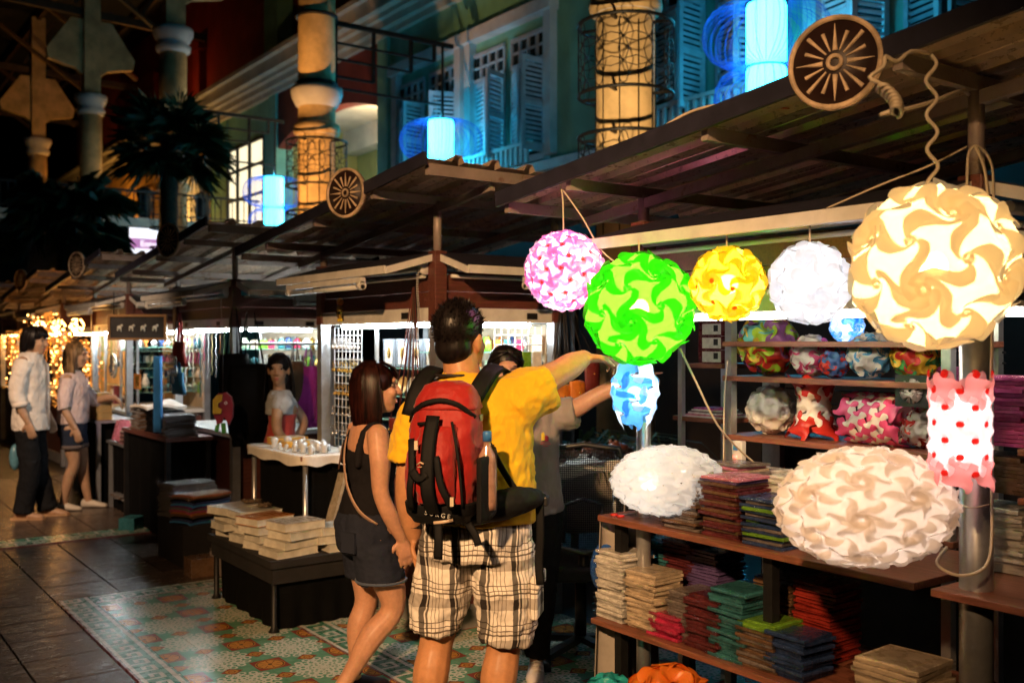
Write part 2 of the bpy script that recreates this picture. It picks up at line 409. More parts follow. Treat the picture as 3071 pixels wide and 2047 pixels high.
# shuttered windows
def louvre_leaf(parent, y, wdt, z0, z1, ang, side):
    m = MB(); t = .04
    m.span((0, 0, z0), (t, .07, z1)).span((0, wdt-.07, z0), (t, wdt, z1)).span((0, .07, z1-.08), (t, wdt-.07, z1)).span((0, .07, z0), (t, wdt-.07, z0+.1)).span((0, .07, (z0+z1)/2-.04), (t, wdt-.07, (z0+z1)/2+.04))
    n = int((z1-z0)/.075)
    for i in range(n):
        z = z0+.12+i*.075
        if z < z1-.1: m.box((t/2, wdt/2, z), (.045, wdt-.14, .012), Matrix.Rotation(R(38), 3, 'Y'))
    o = inst('shutter', m.mesh('shutter', SHUT), parent)
    o.matrix_basis = Matrix.Translation((FX-.03, y, 0)) @ Matrix.Rotation(ang, 4, 'Z') @ Matrix.Scale(side, 4, (0, 1, 0))
    return o
def window(y0, y1, angs):
    z0, z1 = 4.5, 6.72
    wn = MB().span((FX-.14, y0-.02, z0), (FX, y0+.16, z1)).span((FX-.14, y1-.16, z0), (FX, y1+.02, z1)).span((FX-.2, y0-.06, z1), (FX, y1+.06, z1+.2)).span((FX-.12, y0+.16, z0-.06), (FX, y1-.16, z0+.04)).build('window_frame', TRIM, bld)
    for s in (0, 1):
        a = y0+.22+s*((y1-y0)/2-.08); b = a+(y1-y0)/2-.28
        MB().span((FX-.012, a, z0+.05), (FX-.002, b, 6.5)).build('pane', GLASSD, wn)
        m = MB().span((FX-.06, a, 6.02), (FX-.012, b, 6.08)).span((FX-.06, a, 6.46), (FX-.012, b, 6.52))
        for q in range(5): m.span((FX-.05, a+(b-a)*q/4-.02, 6.08), (FX-.012, a+(b-a)*q/4+.02, 6.46))
        m.span((FX-.05, a, 6.26), (FX-.012, b, 6.29)); m.build('fanlight', SHUT, wn)
        hw = (b-a)/2
        louvre_leaf(wn, a-.02, hw+.06, z0+.05, 6.0, angs[s*2], 1)
        louvre_leaf(wn, b+.02, hw+.06, z0+.05, 6.0, -angs[s*2+1], -1)
    bl = MB()
    for q in range(16): bl.bar((FX-.42, y0+.2+(y1-y0-.4)*q/15, 4.36), (FX-.42, y0+.2+(y1-y0-.4)*q/15, 4.62), .05, .05)
    bl.span((FX-.47, y0+.1, 4.62), (FX-.37, y1-.1, 4.67)); bl.build('balustrade', TRIM, bld)
window(14.6, 17.0, [R(70), R(20), R(100), R(30)])
window(12.05, 14.42, [R(95), R(25), R(110), R(12)])
window(7.6, 10.0, [R(60), R(15), R(95), R(10)])
window(5.0, 7.3, [R(80), R(15), R(75), R(10)])
# lit window, ochre stretch beyond
lw = MB().span((FX+.06, 23.75, 4.5), (FX+.1, 26.35, 6.75)).build('lit_window', LITG, bld)
m = MB()
for y in (23.78, 24.75, 25.6, 26.32): m.span((FX-.02, y-.04, 4.5), (FX+.05, y+.04, 6.75))
for z in (4.5, 5.35, 6.1, 6.72): m.span((FX-.015, 23.75, z-.035), (FX+.045, 26.35, z+.035))
m.build('window_bars', BLACKM, lw)
MB().span((FX-.03, 27.6, 0), (FX+.4, 46, 8)).build('wall', OCHRE, bld, label='ochre lit stretch of wall')
for y, c in ((28.1, TRIM), (30.4, WOOD), (33, OCHRE), (36, OCHRE)): MB().span((FX-.12, y, 4.0), (FX-.03, y+1.3, 6.6)).build('door', c, bld)
fl_ = MB().lathe([(.001, 0), (.05, 0), (.08, .09), (.001, .10)], 10, (FX-.5, 29.5, 4.35)).build('uplight', BLACKM, bld)
light('facade_lamp', 'POINT', (FX-1.0, 29.6, 5.0), (1, .55, .12), 90, bld, .1)
light('facade_lamp', 'POINT', (FX-1.0, 35.6, 5.0), (1, .5, .1), 90, bld, .1)
light('facade_lamp', 'POINT', (FX-.9, 30.0, 9.0), (1, .25, .06), 10, bld, .1)
# terrace across the end of the lane
ter = thing('terrace', 'dark upper terrace with iron railing spanning the end of the lane', 'terrace', (6, 24, 0))
MB().span((-2, 24, 4.28), (FX, 30, 4.5)).build('slab', CREAM, ter)
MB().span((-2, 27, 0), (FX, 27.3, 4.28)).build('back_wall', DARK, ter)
rl = MB().bar((-2, 24.05, 5.12), (FX, 24.05, 5.12), .06, .05).bar((-2, 24.05, 4.6), (FX, 24.05, 4.6), .03, .03)
rl.build('handrail', BLACKM, ter)
bal_me = MB().bar((0, 0, 4.5), (0, 0, 5.1), .022, .022).mesh('baluster', BLACKM)
for i in range(78): inst('baluster', bal_me, ter, (-1.9+i*.148, 24.05, 0))
for x in (5.5, 6.9, 8.3): MB().lathe([(.12, 4.5), (.2, 4.85), (.16, 5.0), (.22, 5.2), (.05, 5.32)], 12, (x, 24.5, 0)).build('planter', BLACKM, ter)
sg = thing('lightbox_sign', 'lit white shop sign with purple band reading Entertainment behind a column', 'sign', (7.3, 23.9, 3.65))
MB().span((6.35, 23.86, 3.42), (8.4, 23.98, 4.27)).build('housing', BLACKM, sg)
MB().span((6.38, 23.845, 3.45), (8.37, 23.858, 4.24)).build('light_panel', emitter('lightbox_white', (.95, .93, 1.0), .75), sg)
MB().span((6.38, 23.835, 3.76), (8.37, 23.843, 4.0)).build('purple_band', emitter('lightbox_purple', (.45, .07, .34), .55), sg)
def text(body, name, size, m4, material, parent, extr=.002, align='CENTER'):
    c = bpy.data.curves.new(name, 'FONT'); c.body = body; c.size = size; c.extrude = extr; c.align_x = align; c.align_y = 'CENTER'; c.resolution_u = 3
    c.materials.append(material)
    o = bpy.data.objects.new(name, c); COL.objects.link(o)
    me = bpy.data.meshes.new_from_object(o.evaluated_get(bpy.context.evaluated_depsgraph_get())); bpy.data.objects.remove(o)
    if not me.materials: me.materials.append(material)
    return inst(name, me, parent, mat4=m4)
XZ = Matrix.Rotation(R(90), 4, 'X')          # text standing in the XZ plane, read from -Y
text('Entertainment', 'lettering', .2, Matrix.Translation((6.62, 23.83, 3.87)) @ XZ, emitter('lightbox_letters', (1, .95, 1), .8), sg, align='LEFT')
# ================================================================== columns
COLM = mat('weathered_column_render', (.62, .42, .20), .75, 0, .32, 2.2, .2, 25, space='World')
wire = MB()
def basket(z0, z1, rad=.455):
    m = MB()
    for z in (z0, z1): m.tube([(rad*math.cos(a), rad*math.sin(a), z) for a in [2*math.pi*i/28 for i in range(28)]], .018, 5, True)
    for i in range(4):
        a = i*math.pi/2+.5
        for z in (z0, z1): m.bar((.27*math.cos(a), .27*math.sin(a), z), (rad*math.cos(a), rad*math.sin(a), z), .025, .025)
    nx = 12; step = 2*math.pi/nx; rr = step*.5*1.414
    rows = max(1, round((z1-z0)/(step*rad)))
    h = (z1-z0)/rows
    for k in range(rows):
        for i in range(nx):
            ca, cz = i*step, z0+h*(k+.5)
            pts = []
            for q in range(12):
                t = 2*math.pi*q/12; a = ca+rr*math.cos(t); z = min(z1, max(z0, cz+h*.707*math.sin(t))); pts.append((rad*math.cos(a), rad*math.sin(a), z))
            m.tube(pts, .0055, 3, True)
    return m
def column(y, idx, label, lamp):
    X = 6.5; c = thing('column', label, 'column', (X, y, 0), 0, 'round columns along the lane'); c['kind'] = 'thing'
    MB().lathe([(.28, 0), (.28, 4.72), (.34, 4.74), (.355, 4.80), (.34, 4.88), (.28, 4.9), (.28, 5.14), (.3, 5.16), (.36, 5.26), (.385, 5.36), (.385, 5.42), (.28, 5.43)], 28, (X, y, 0)).build('base_shaft', COLM, c)
    MB().lathe([(.285, 4.72), (.335, 4.74), (.355, 4.80), (.335, 4.88), (.285, 4.9)], 28, (X, y, 0.001)).build('ring_moulding', TRIM, c)
    MB().lathe([(.285, 5.14), (.31, 5.16), (.37, 5.27), (.392, 5.36), (.392, 5.43), (.285, 5.44)], 28, (X, y, 0.001)).build('capital', TRIM, c)
    MB().lathe([(.28, 5.44), (.275, 7.9)], 28, (X, y, 0)).build('upper_shaft', COLM, c)
    MB().lathe([(.285, 7.6), (.34, 7.64), (.36, 7.74), (.30, 7.8), (.34, 7.86), (.41, 8.0), (.41, 8.12), (.285, 8.14)], 24, (X, y, 0)).build('capital', TRIM, c)
    ho = MB().span((X-.2, y-.2, 8.14), (X+.2, y+.2, 12)).build('timber_post', COLM, c)
    b = MB()
    for s in (-1, 1):
        b.prism([(0, 8.6), (.0, 10.1), (.35, 10.1), (.95, 9.2), (.9, 8.95), (.25, 8.8)], (X+.16*s, y-.1, 0), (s, 0, 0), (0, 0, 1), .2*(1 if s < 0 else -1))
    b.build('bracket', COLM, c)
    z = [(3.95, 4.62), (2.95, 3.55)]
    if idx < 3:
        for a, q in z:
            o = inst('wire_basket', basket(a, q).mesh('wire_basket', BLACKM), c, (X, y, 0))
        for a in range(8): wire_ = None
        m = MB()
        for i in range(10):
            t = 2*math.pi*i/10; m.bar((X+.287*math.cos(t), y+.287*math.sin(t), 2.6), (X+.287*math.cos(t), y+.287*math.sin(t), 4.6), .008, .008)
        m.build('cables', BLACKM, c)
        # lantern bracket reaching toward the building
        m = MB(); x0, x1 = X+.29, X+2.45
        m.tube([(X+.3*math.cos(t), y+.3*math.sin(t), 6.52) for t in [2*math.pi*i/20 for i in range(20)]], .03, 5, True)
        m.tube([(X+.3*math.cos(t), y+.3*math.sin(t), 5.5) for t in [2*math.pi*i/20 for i in range(20)]], .03, 5, True)
        m.bar((x0, y, 6.5), (x1, y, 6.5), .06, .07); m.bar((x0+.02, y, 5.45), (x0+.02, y, 6.5), .05, .05); m.bar((x0, y, 5.5), (x1-.22, y, 5.5), .035, .035)
        for i, (xx, zz) in enumerate(((.68, 5.68), (1.36, 5.95), (1.8, 6.2))):
            m.bar((x0+xx, y, zz), (x0+xx, y, 6.5), .05, .05); m.bar((x0, y, zz), (x0+xx, y, zz), .035, .035)
        m.bar((x1-.2, y, 5.3), (x1-.2, y, 6.5), .035, .035); m.build('lantern_bracket', BLACKM, c)
    # assumed small flood lamp, out of view, that washes the shaft
    hx, hy = X-1.75, y-1.35
    f = MB().box((hx, hy, lamp[1]), (.16, .16, .1)).bar((hx, hy, 0), (hx, hy, lamp[1]), .04, .04).build('flood_lamp', BLACKM, c)
    light('column_lamp', 'SPOT', (hx, hy, lamp[1]+.12), lamp[2], lamp[0], c, .06, (1.75, 1.35, lamp[3]*2), 62, .8)
    return c
AMB, HOT = (1, .62, .24), (1, .5, .1)
column(7.09, 0, 'nearest round column with two wire baskets behind the lantern stall', (200, 2.35, (1, .70, .36), 1.0))
column(14.0, 1, 'orange lit round column with bracket and blue lantern above the second stall', (340, 2.35, (1, .50, .16), 1.2))
column(21.0, 2, 'dim round column behind the tall palm crown', (40, 2.35, (1, .55, .22), 1.5))
column(28.0, 3, 'dark round column beside the terrace railing', (6, 2.35, (1, .55, .25), 1.5))
column(35.0, 4, 'farthest column glowing orange from its small wall lamp', (300, 4.2, HOT, .35))
# ================================================================== blue lanterns
BLUEW = mat('blue_wire', (.02, .10, .55), .5, 0, .1, em=(.02, .16, .9), es=.05)
def lantern_core():
    m, nt, b = new_mat('lantern_silk'); k = coords(nt); x, y, z = xyz(nt, k)
    a = y.atan2(x); st = (a*9).sin().abs().sm(0, .12)
    put(nt, b, 'Base Color', (.5, .8, .9)); put(nt, b, 'Emission Color', cmix(nt, st, (.008, .22, .5), (.035, .62, .95))); put(nt, b, 'Emission Strength', 8.5); return m
CORE = lantern_core()
core_me = MB().lathe([(.001, 0), (.2, 0), (.212, .03), (.212, .63), (.2, .66), (.001, .66)], 28).mesh('light_drum', CORE)
hoop_me = MB().lathe([(.213, .655), (.222, .655), (.222, .675), (.213, .675)], 28, closed=True).mesh('hoop', BLACKM)
m = MB()
for i in range(80):
    a = 2*math.pi*i/56; tw = random.uniform(-.12, .12)
    pts = []
    for j in range(9):
        t = j/8; r = .215+.47*math.sin(math.pi*t)**.55; aa = a+tw*math.sin(math.pi*t)
        pts.append((r*math.cos(aa), r*math.sin(aa), .68*(1-t)-.01+.05*math.sin(2*math.pi*t)))
    m.tube(pts, .003, 3)
cage_me = m.mesh('wire_petals', BLUEW)
for y, lab in ((7.09, 'biggest glowing blue lantern beside the nearest column'), (14.0, 'glowing blue lantern hanging before the shuttered windows'), (21.0, 'small glowing blue lantern in front of the lit window')):
    X = 8.72 if y > 10 else 8.55
    t = thing('blue_lantern', lab, 'lantern', (X, y, 4.55), 0, 'blue silk lanterns')
    for k in range(2):
        inst('light_drum', core_me, t, (X, y, 4.58-k*.69)); inst('hoop', hoop_me, t, (X, y, 4.58-k*.69)); inst('wire_petals', cage_me, t, (X, y, 4.58-k*.69), (0, 0, k*.3), (1, 1, 1) if k == 0 else (.82, .82, 1))
    MB().tube([(X, y, 5.24), (X, y, 5.5)], .012, 5).build('hanger', ALU, t)
# ================================================================== palms
LEAF = mat('palm_leaf', (.06, .085, .03), .55, 0, .35, 5)
BARK = mat('palm_bark', (.10, .06, .035), .85, 0, .4, 14, .6, 18)
def palm(x, y, zt, rad, nf, label, droop=.5):
    t = thing('fan_palm', label, 'palm', (x, y, 0), 0, 'fan palms in the lane')
    m = MB(); prof = []
    for i in range(26):
        z = zt*i/25; prof.append((.16-.03*i/25+.018*(i % 2)+random.uniform(0, .01), z))
    m.lathe(prof, 12, (x, y, 0)).build('trunk', BARK, t)
    m = MB()
    for i in range(nf):
        a = 2*math.pi*i*.618+random.uniform(-.2, .2); el = R(random.uniform(-45, 65)); L = rad*random.uniform(.42, .6)
        d = V((math.cos(a)*math.cos(el), math.sin(a)*math.cos(el), math.sin(el))); o = V((x, y, zt-.1)); hub = o+d*L
        m.tube([o, hub], .012, 3)
        sx, sy, _ = frame_z(d)
        tilt = random.uniform(-.5, .5); sx, sy = sx*math.cos(tilt)+sy*math.sin(tilt), sy*math.cos(tilt)-sx*math.sin(tilt)
        for j in range(24):
            b = R(-125+250*j/23); ld = (d*math.cos(b)+sx*math.sin(b)).normalized(); ln = rad*random.uniform(.45, .62)*(1-.25*abs(b)/2.2)
            w_ = ld.cross(sy).normalized()*.016; mid = hub+ld*ln*.55; tip = hub+ld*ln+V((0, 0, -droop*ln*random.uniform(.2, .7)))
            m.add([hub, mid-w_, tip, mid+w_], [(0, 1, 2), (0, 2, 3)])
    o = m.build('crown', LEAF, t)
palm(5.35, 17.5, 5.1, 1.15, 46, 'tall fan palm silhouetted before the dim column')
palm(3.3, 15.6, 3.5, 1.0, 34, 'lower dark fan palm over the far stalls', .9)
# roof trusses over the far end of the lane
tr = thing('steel_canopy', 'dark steel roof trusses high over the far end of the lane', 'roof')
m = MB()
for y in (28, 35, 42):
    m.bar((0, y, 10.5), (FX, y, 10.2), .14, .2)
    for i in range(5): m.bar((1+i*1.7, y, 10.5), (1.9+i*1.7, y, 12), .09, .09)
for i, x in enumerate((1.5, 4, 6.5, 9)): m.bar((x, 20, 12), (x, 46, 12), .12, .18)
for i in range(5): m.bar((3+i*.2, 24+i*4, 11.8), (8.5, 27+i*4, 9.5), .1, .1)
m.build('truss', mat('dark_truss_steel', (.07, .04, .02), .7), tr)
MB().span((-6, 20, 12.2), (FX+1, 46, 12.35)).build('deck', DARK, tr)
# ================================================================== assumed street lamp, out of view, that lights the lane from behind the viewpoint
lp = V((-3.2, -1.2, 4.3))
sl = thing('street_lamp', 'tall warm street lamp on a slim black pole across the lane', 'street lamp', (lp.x, lp.y, 0))
MB().lathe([(.09, 0), (.09, .2), (.045, .3), (.035, 4.35), (.001, 4.4)], 12, (lp.x, lp.y, 0)).build('pole', BLACKM, sl)
MB().lathe([(.02, 4.55), (.2, 4.44), (.24, 4.36), (.22, 4.35), (.02, 4.48)], 16, (lp.x+.0, lp.y, 0)).build('hood', BLACKM, sl)
MB().bar((lp.x, lp.y, 4.3), (lp.x, lp.y, 4.55), .03, .03).build('stem', BLACKM, sl)
light('street_light', 'SPOT', (lp.x+.12, lp.y+.1, 4.28), (1, .57, .26), 2300, sl, .12, at(1400, 1330, d=4.2)-lp, 37, 1.0)
lq = V((-1.5, 5.2, 4.4))
s2 = thing('street_lamp', 'second tall street lamp farther along the open side of the lane', 'street lamp', (lq.x, lq.y, 0))  # added lamp outside the view, put in to brighten the couple
MB().lathe([(.09, 0), (.09, .2), (.045, .3), (.035, 4.45), (.001, 4.5)], 12, (lq.x, lq.y, 0)).build('pole', BLACKM, s2)
MB().lathe([(.02, 4.65), (.2, 4.54), (.24, 4.46), (.22, 4.45), (.02, 4.58)], 16, (lq.x, lq.y, 0)).build('hood', BLACKM, s2)
light('street_light', 'SPOT', (lq.x+.12, lq.y+.1, 4.36), (1, .66, .42), 1000, s2, .12, at(150, 1250, d=9.2)-lq, 34, .8)
# ================================================================== market stalls
X0, X1, SW, PITCH, YN = 2.85, 3.66, 1.42, 3.03, 1.58
DSC = mat('wheel_emblem_maroon', (.018, .005, .005), .5, 0, .35, 12, .15, 50)
RIMC = mat('worn_cream_paint', (.55, .40, .26), .6, 0, .4, 18, .2, 40)
FLUO = emitter('fluorescent_glow', (.82, .95, 1.0), 62)
TUBEOFF = mat('unlit_tube', (.72, .73, .72), .3, 0, .05)
def roof_z(Y, y): return 2.45-.108*(y-(Y-.58))
def stall(k, label, lit, detail=True):
    Y, Y1 = YN+PITCH*k, YN+PITCH*k+SW
    s = thing('market_stall', label, 'market stall', ((X0+X1)/2, (Y+Y1)/2, 0), 0, 'market stalls in a row')
    cor = [(X0, Y), (X0, Y1), (X1, Y), (X1, Y1)]
    for x, y in cor:
        if k == 0 and x == X0: MB().tube([(x, y, 0), (x, y, 1.71)], .047 if y == Y else .03, 18).build('post', ALU, s)
        else: MB().span((x-.032, y-.032, 0), (x+.032, y+.032, 1.71)).build('post', ALU, s)
        bevel(MB().span((x-.038, y-.038, 1.71), (x+.038, y+.038, 2.09)).build('corner_board', WOOD, s), .004)
        MB().tube([(x, y, 2.09), (x, y, roof_z(Y, y)-.03)], .024, 10).build('roof_pole', RUSTY, s)
    q = .04
    faces = [((X0-.012, Y+q), (X0+.012, Y1-q)), ((X1-.012, Y+q), (X1+.012, Y1-q)), ((X0+q, Y-.012), (X1-q, Y+.012)), ((X0+q, Y1-.012), (X1-q, Y1+.012))]
    for i, ((a, b), (c, d)) in enumerate(faces):
        for z0, z1 in ((1.787, 1.872), (1.876, 1.965)):
            MB().span((a, b, z0), (c, d, z1)).build('fascia_board', WOOD, s)
        e = .014
        sb = MB().span((a-(e if i < 2 else 0), b-(e if i > 1 else 0), 1.708), (c+(e if i < 2 else 0), d+(e if i > 1 else 0), 1.784)).build('shutter_box', WHITEM, s)
        if i in (0, 2):
            for f in (.2, .8):
                p = V((a+(c-a)*f, b+(d-b)*f, 1.745)) if i == 2 else V((a, b+(d-b)*f, 1.745))
                pr = V((-.018, 0, 0)) if i == 0 else V((0, -.018, 0))
                p = V((X0-.012-e, p.y, 1.745)) if i == 0 else V((p.x, Y-.012-e, 1.745))
                MB().box(p, (.006, .075, .036) if i == 0 else (.075, .006, .036)).build('lock_plate', BLACKP, sb)
        # screws
    # roller blind tubes
    ro = MB().tube([(X0-.05, Y+.09, 2.0), (X0-.05, Y1-.06, 2.0)], .021, 10).build('roller_tube', ALU, s)
    MB().tube([(X0-.045, Y+.06, 1.955), (X0-.045, Y1-.05, 1.955)], .010, 8).build('bottom_bar', WHITEM, ro)
    MB().span((X0-.085, Y+.055, 1.975), (X0-.02, Y+.062, 2.055)).lathe([(.001, 0), (.034, 0), (.036, .012), (.03, .02), (.001, .02)], 16, (X0-.05, Y+.058, 1.995), (0, -1, 0)).build('chain_wheel', WHITEM, ro)
    ro = MB().tube([(X0+.09, Y-.05, 2.0), (X1-.06, Y-.05, 2.0)], .021, 10).build('roller_tube', ALU, s)
    MB().tube([(X0+.06, Y-.045, 1.955), (X1-.05, Y-.045, 1.955)], .010, 8).build('bottom_bar', WHITEM, ro)
    # bead chains
    m = MB()
    for dy in (0, .014):
        for j in range(40):
            m.ball((X0-.09, Y+.05+dy+.006*math.sin(j*.2), 1.98-j*.0095), .0032, 6)
    m.build('bead_chain', WHITEM, ro)
    # lifted flaps
    for side in (0, 1):
        if side == 0: A, B, C, D = V((X0, Y, 2.075)), V((X0, Y1, 2.075)), V((X0-.32, Y1, 1.985)), V((X0-.32, Y, 1.985))
        else: A, B, C, D = V((X1, Y, 2.075)), V((X0, Y, 2.075)), V((X0, Y-.3, 1.985)), V((X1, Y-.3, 1.985))
        up = V((0, 0, .012))
        fl = MB(); fl.add([A, B, C, D, A+up, B+up, C+up, D+up], [(0, 3, 2, 1), (4, 5, 6, 7), (0, 1, 5, 4), (1, 2, 6, 5), (2, 3, 7, 6), (3, 0, 4, 7)])
        fo = fl.build('lifted_flap', NAVY, s)
        dn = V((0, 0, -.012)); n_ = (D-C).normalized()*.45
        MB().bar(C-V((0, 0, .008)), D-V((0, 0, .008)), .018, .042).build('edge_rail', WHITEM, fo)
        MB().bar(A+dn, D+dn, .014, .036).build('edge_rail', WHITEM, fo); MB().bar(B+dn, C+dn, .014, .036).build('edge_rail', WHITEM, fo)
        if side == 0 or k > 0:
            c0 = C+(D-C)*(.12 if side == 0 else .45); c1 = C+(D-C)*(.82 if side == 0 else 1.0); z = V((0, 0, -.05))
            if k > 0:
                fx = MB().bar(c0+z, c1+z, .034, .03).build('tube_fixture', WHITEM, s)
                MB().tube([c0+z*1.75, c1+z*1.75], .013, 8).build('lamp_tube', TUBEOFF, fx)
                dd = (c1-c0).normalized()
                MB().tube([c0+z*1.6, c0+z*1.6+dd*.04], .024, 8).build('lamp_holder', WHITEM, fx); MB().tube([c1+z*1.6-dd*.04, c1+z*1.6], .024, 8).build('lamp_holder', WHITEM, fx)
    # roof
    ya, yb, xa, xb = Y-.58, Y+1.86, 2.43, 4.15
    prof = []; nr = 4; wd = (xb-xa)/2
    def sheet_part(sx, gap):
        m = MB(); pr = []
        per = wd/nr
        for i in range(nr):
            b0 = i*per
            pr += [(b0, 0), (b0+per*.05, 0), (b0+per*.34, 0), (b0+per*.36, .006), (b0+per*.38, 0), (b0+per*.66, 0), (b0+per*.76, .032), (b0+per*.92, .032)]
        pr.append((wd, 0)); n = len(pr)
        za, zb = roof_z(Y, ya)+.012+gap, roof_z(Y, yb)+.012+gap
        vs_ = []
        for t in (0, .0018):
            for (px_, h) in pr: vs_ += [(sx+px_, ya, za+h+t), (sx+px_, yb, zb+h+t)]
        fs = []; o = 2*n
        for i in range(n-1):
            fs.append((2*i, 2*i+1, 2*i+3, 2*i+2)); fs.append((o+2*i, o+2*i+2, o+2*i+3, o+2*i+1)); fs.append((2*i, 2*i+2, o+2*i+2, o+2*i)); fs.append((2*i+1, o+2*i+1, o+2*i+3, 2*i+3))
        m.add(vs_, fs); return m.build('roof_sheet', ZINC, s)
    sheet_part(xa, 0); sheet_part(xa+wd, .002)
    for y, h in ((ya+.03, .055), (Y, .045), (Y1, .045), ((Y+Y1)/2, .045), (yb-.03, .045)):
        z = roof_z(Y, y)-h/2-.002
        MB().bar((xa+.02, y, z), (xb-.02, y, z), .03, h).build('roof_beam', RUSTY, s)
    for x in (X0, X1):
        MB().bar((x, ya+.06, roof_z(Y, ya+.06)-.07), (x, yb-.06, roof_z(Y, yb-.06)-.07), .03, .04).build('rafter', RUSTY, s)
    MB().bar((xa-.008, ya-.004, roof_z(Y, ya)+.012), (xa-.008, yb+.004, roof_z(Y, yb)+.012), .018, .062).build('edge_trim', NAVY, s)
    # wheel emblem on the roof edge
    wy = Y+.15; wz = roof_z(Y, wy)+.01; ax = V((-.93, -.36, 0)).normalized(); wc = V((xa-.045, wy, wz))
    we = MB().lathe([(.001, 0), (.122, 0), (.122, .014), (.001, .014)], 40, wc, ax).build('wheel_emblem', DSC, s)
    MB().lathe([(.118, -.004), (.131, -.004), (.133, .008), (.131, .022), (.118, .022)], 44, wc, ax, True).build('rim', RIMC, we)
    MB().lathe([(.013, .014), (.024, .014), (.024, .021), (.013, .021)], 18, wc, ax, True).build('hub', RIMC, we)
    ux, uy, _ = frame_z(ax)
    for i in range(16):
        a = 2*math.pi*i/16; L = .108 if i % 2 == 0 else .09
        d = ux*math.cos(a)+uy*math.sin(a); t = d.cross(ax)
        r0, r1 = (.034, L); w0, w1 = ((.0075, .001) if i % 2 == 0 else (.002, .006))
        if i % 4 == 2: w0, w1 = .003, .0065
        m = MB(); p0, p1 = wc+d*r0+ax*.0142, wc+d*r1+ax*.0142
        m.add([p0-t*w0, p0+t*w0, p1+t*w1, p1-t*w1, p0-t*w0*.6+ax*.004, p0+t*w0*.6+ax*.004, p1+t*w1*.6+ax*.004, p1-t*w1*.6+ax*.004], [(0, 3, 2, 1), (4, 5, 6, 7), (0, 1, 5, 4), (1, 2, 6, 5), (2, 3, 7, 6), (3, 0, 4, 7)])
        m.build('spoke', RIMC, we)
    if k < 2: MB().span((X0+.03, Y+.03, 1.97), (X1-.03, Y1-.03, 1.985)).build('ceiling_panel', WOOD, s)  # added unseen panel, keeps tube light off the roof above
    # cabinet below
    if k == 0: MB().span((X1+.04, Y-.6, 0), (X1+.06, Y1+.1, 1.12)).build('back_sheet', DARK, s)  # added black sheet stands in for the darkness behind the rack
    if k > 0:
        MB().span((X0+.04, Y+.04, .13), (X1-.04, Y1-.04, .84)).build('cabinet', WOOD, s)
        MB().span((X0+.02, Y+.02, 0), (X1-.02, Y1-.02, .13)).build('plinth', mat('grey_plinth', (.26, .25, .24), .6, 0, .2, 6, .2), s)
        MB().span((X0-.03, Y-.03, .84), (X1+.03, Y1+.03, .875)).build('counter', WHITEM, s)
        MB().span((X1-.03, Y+.04, .88), (X1-.012, Y1-.04, 1.7)).build('back_panel', mat('tan_board', (.34, .26, .17), .6, 0, .15, 4), s)
    if lit:
        for (a, b) in (((X0+.09, Y+.1, 1.695), (X0+.09, Y1-.1, 1.695)), ((X0+.15, Y+.09, 1.695), (X1-.12, Y+.09, 1.695))):
            m = MB().tube([a, b], .013, 8).build('fluorescent_tube', {1: FLUO, 2: emitter('warm_tube_glow', (1, .50, .14), 60), 3: emitter('soft_tube_glow', (1, .88, .72), 16)}[lit], s)
            MB().bar(V(a)+V((0, 0, .03)), V(b)+V((0, 0, .03)), .04, .025).build('tube_batten', WHITEM, m)
    return s
stall(0, 'nearest market stall, hung with glowing paper ball lamps', 3)  # its soft tubes are unseen, added to brighten the goods
stall(1, 'brightly lit keyring and trinket stall behind the woman in black', 1)
stall(2, 'lit bag and gift stall behind the girl with long black hair', 1)
stall(3, 'stall of clocks, plates and stacked wooden boxes under a framed sign', 1)
stall(4, 'amber lit stall of hanging string lights beyond the couple', 2)
stall(5, 'farthest amber lit stall at the end of the row', 2)
# ================================================================== interlocking-panel lamps
PHI = (1+5**.5)/2
def ico():
    vs_ = []
    for a in (-1, 1):
        for b in (-PHI, PHI): vs_ += [V((0, a, b)), V((a, b, 0)), V((b, 0, a))]
    return [v.normalized() for v in vs_]
ICO = ico()
EDGES = [(i, j) for i in range(12) for j in range(i+1, 12) if ICO[i].dot(ICO[j]) > .4]
FACES3 = [(i, j, k) for i in range(12) for j in range(i+1, 12) for k in range(j+1, 12) if (i, j) in EDGES and (j, k) in EDGES and (i, k) in EDGES]
def third(i, j):
    return [(ICO[f[0]]+ICO[f[1]]+ICO[f[2]]).normalized() for f in FACES3 if i in f and j in f]
def pframe(i, j):                      # frame of one panel: z outward, x from 5-fold corner to 5-fold corner
    z = (ICO[i]+ICO[j]).normalized(); x = (ICO[j]-ICO[i]); x = (x-z*x.dot(z)).normalized(); return Matrix((x, z.cross(x), z)).transposed()
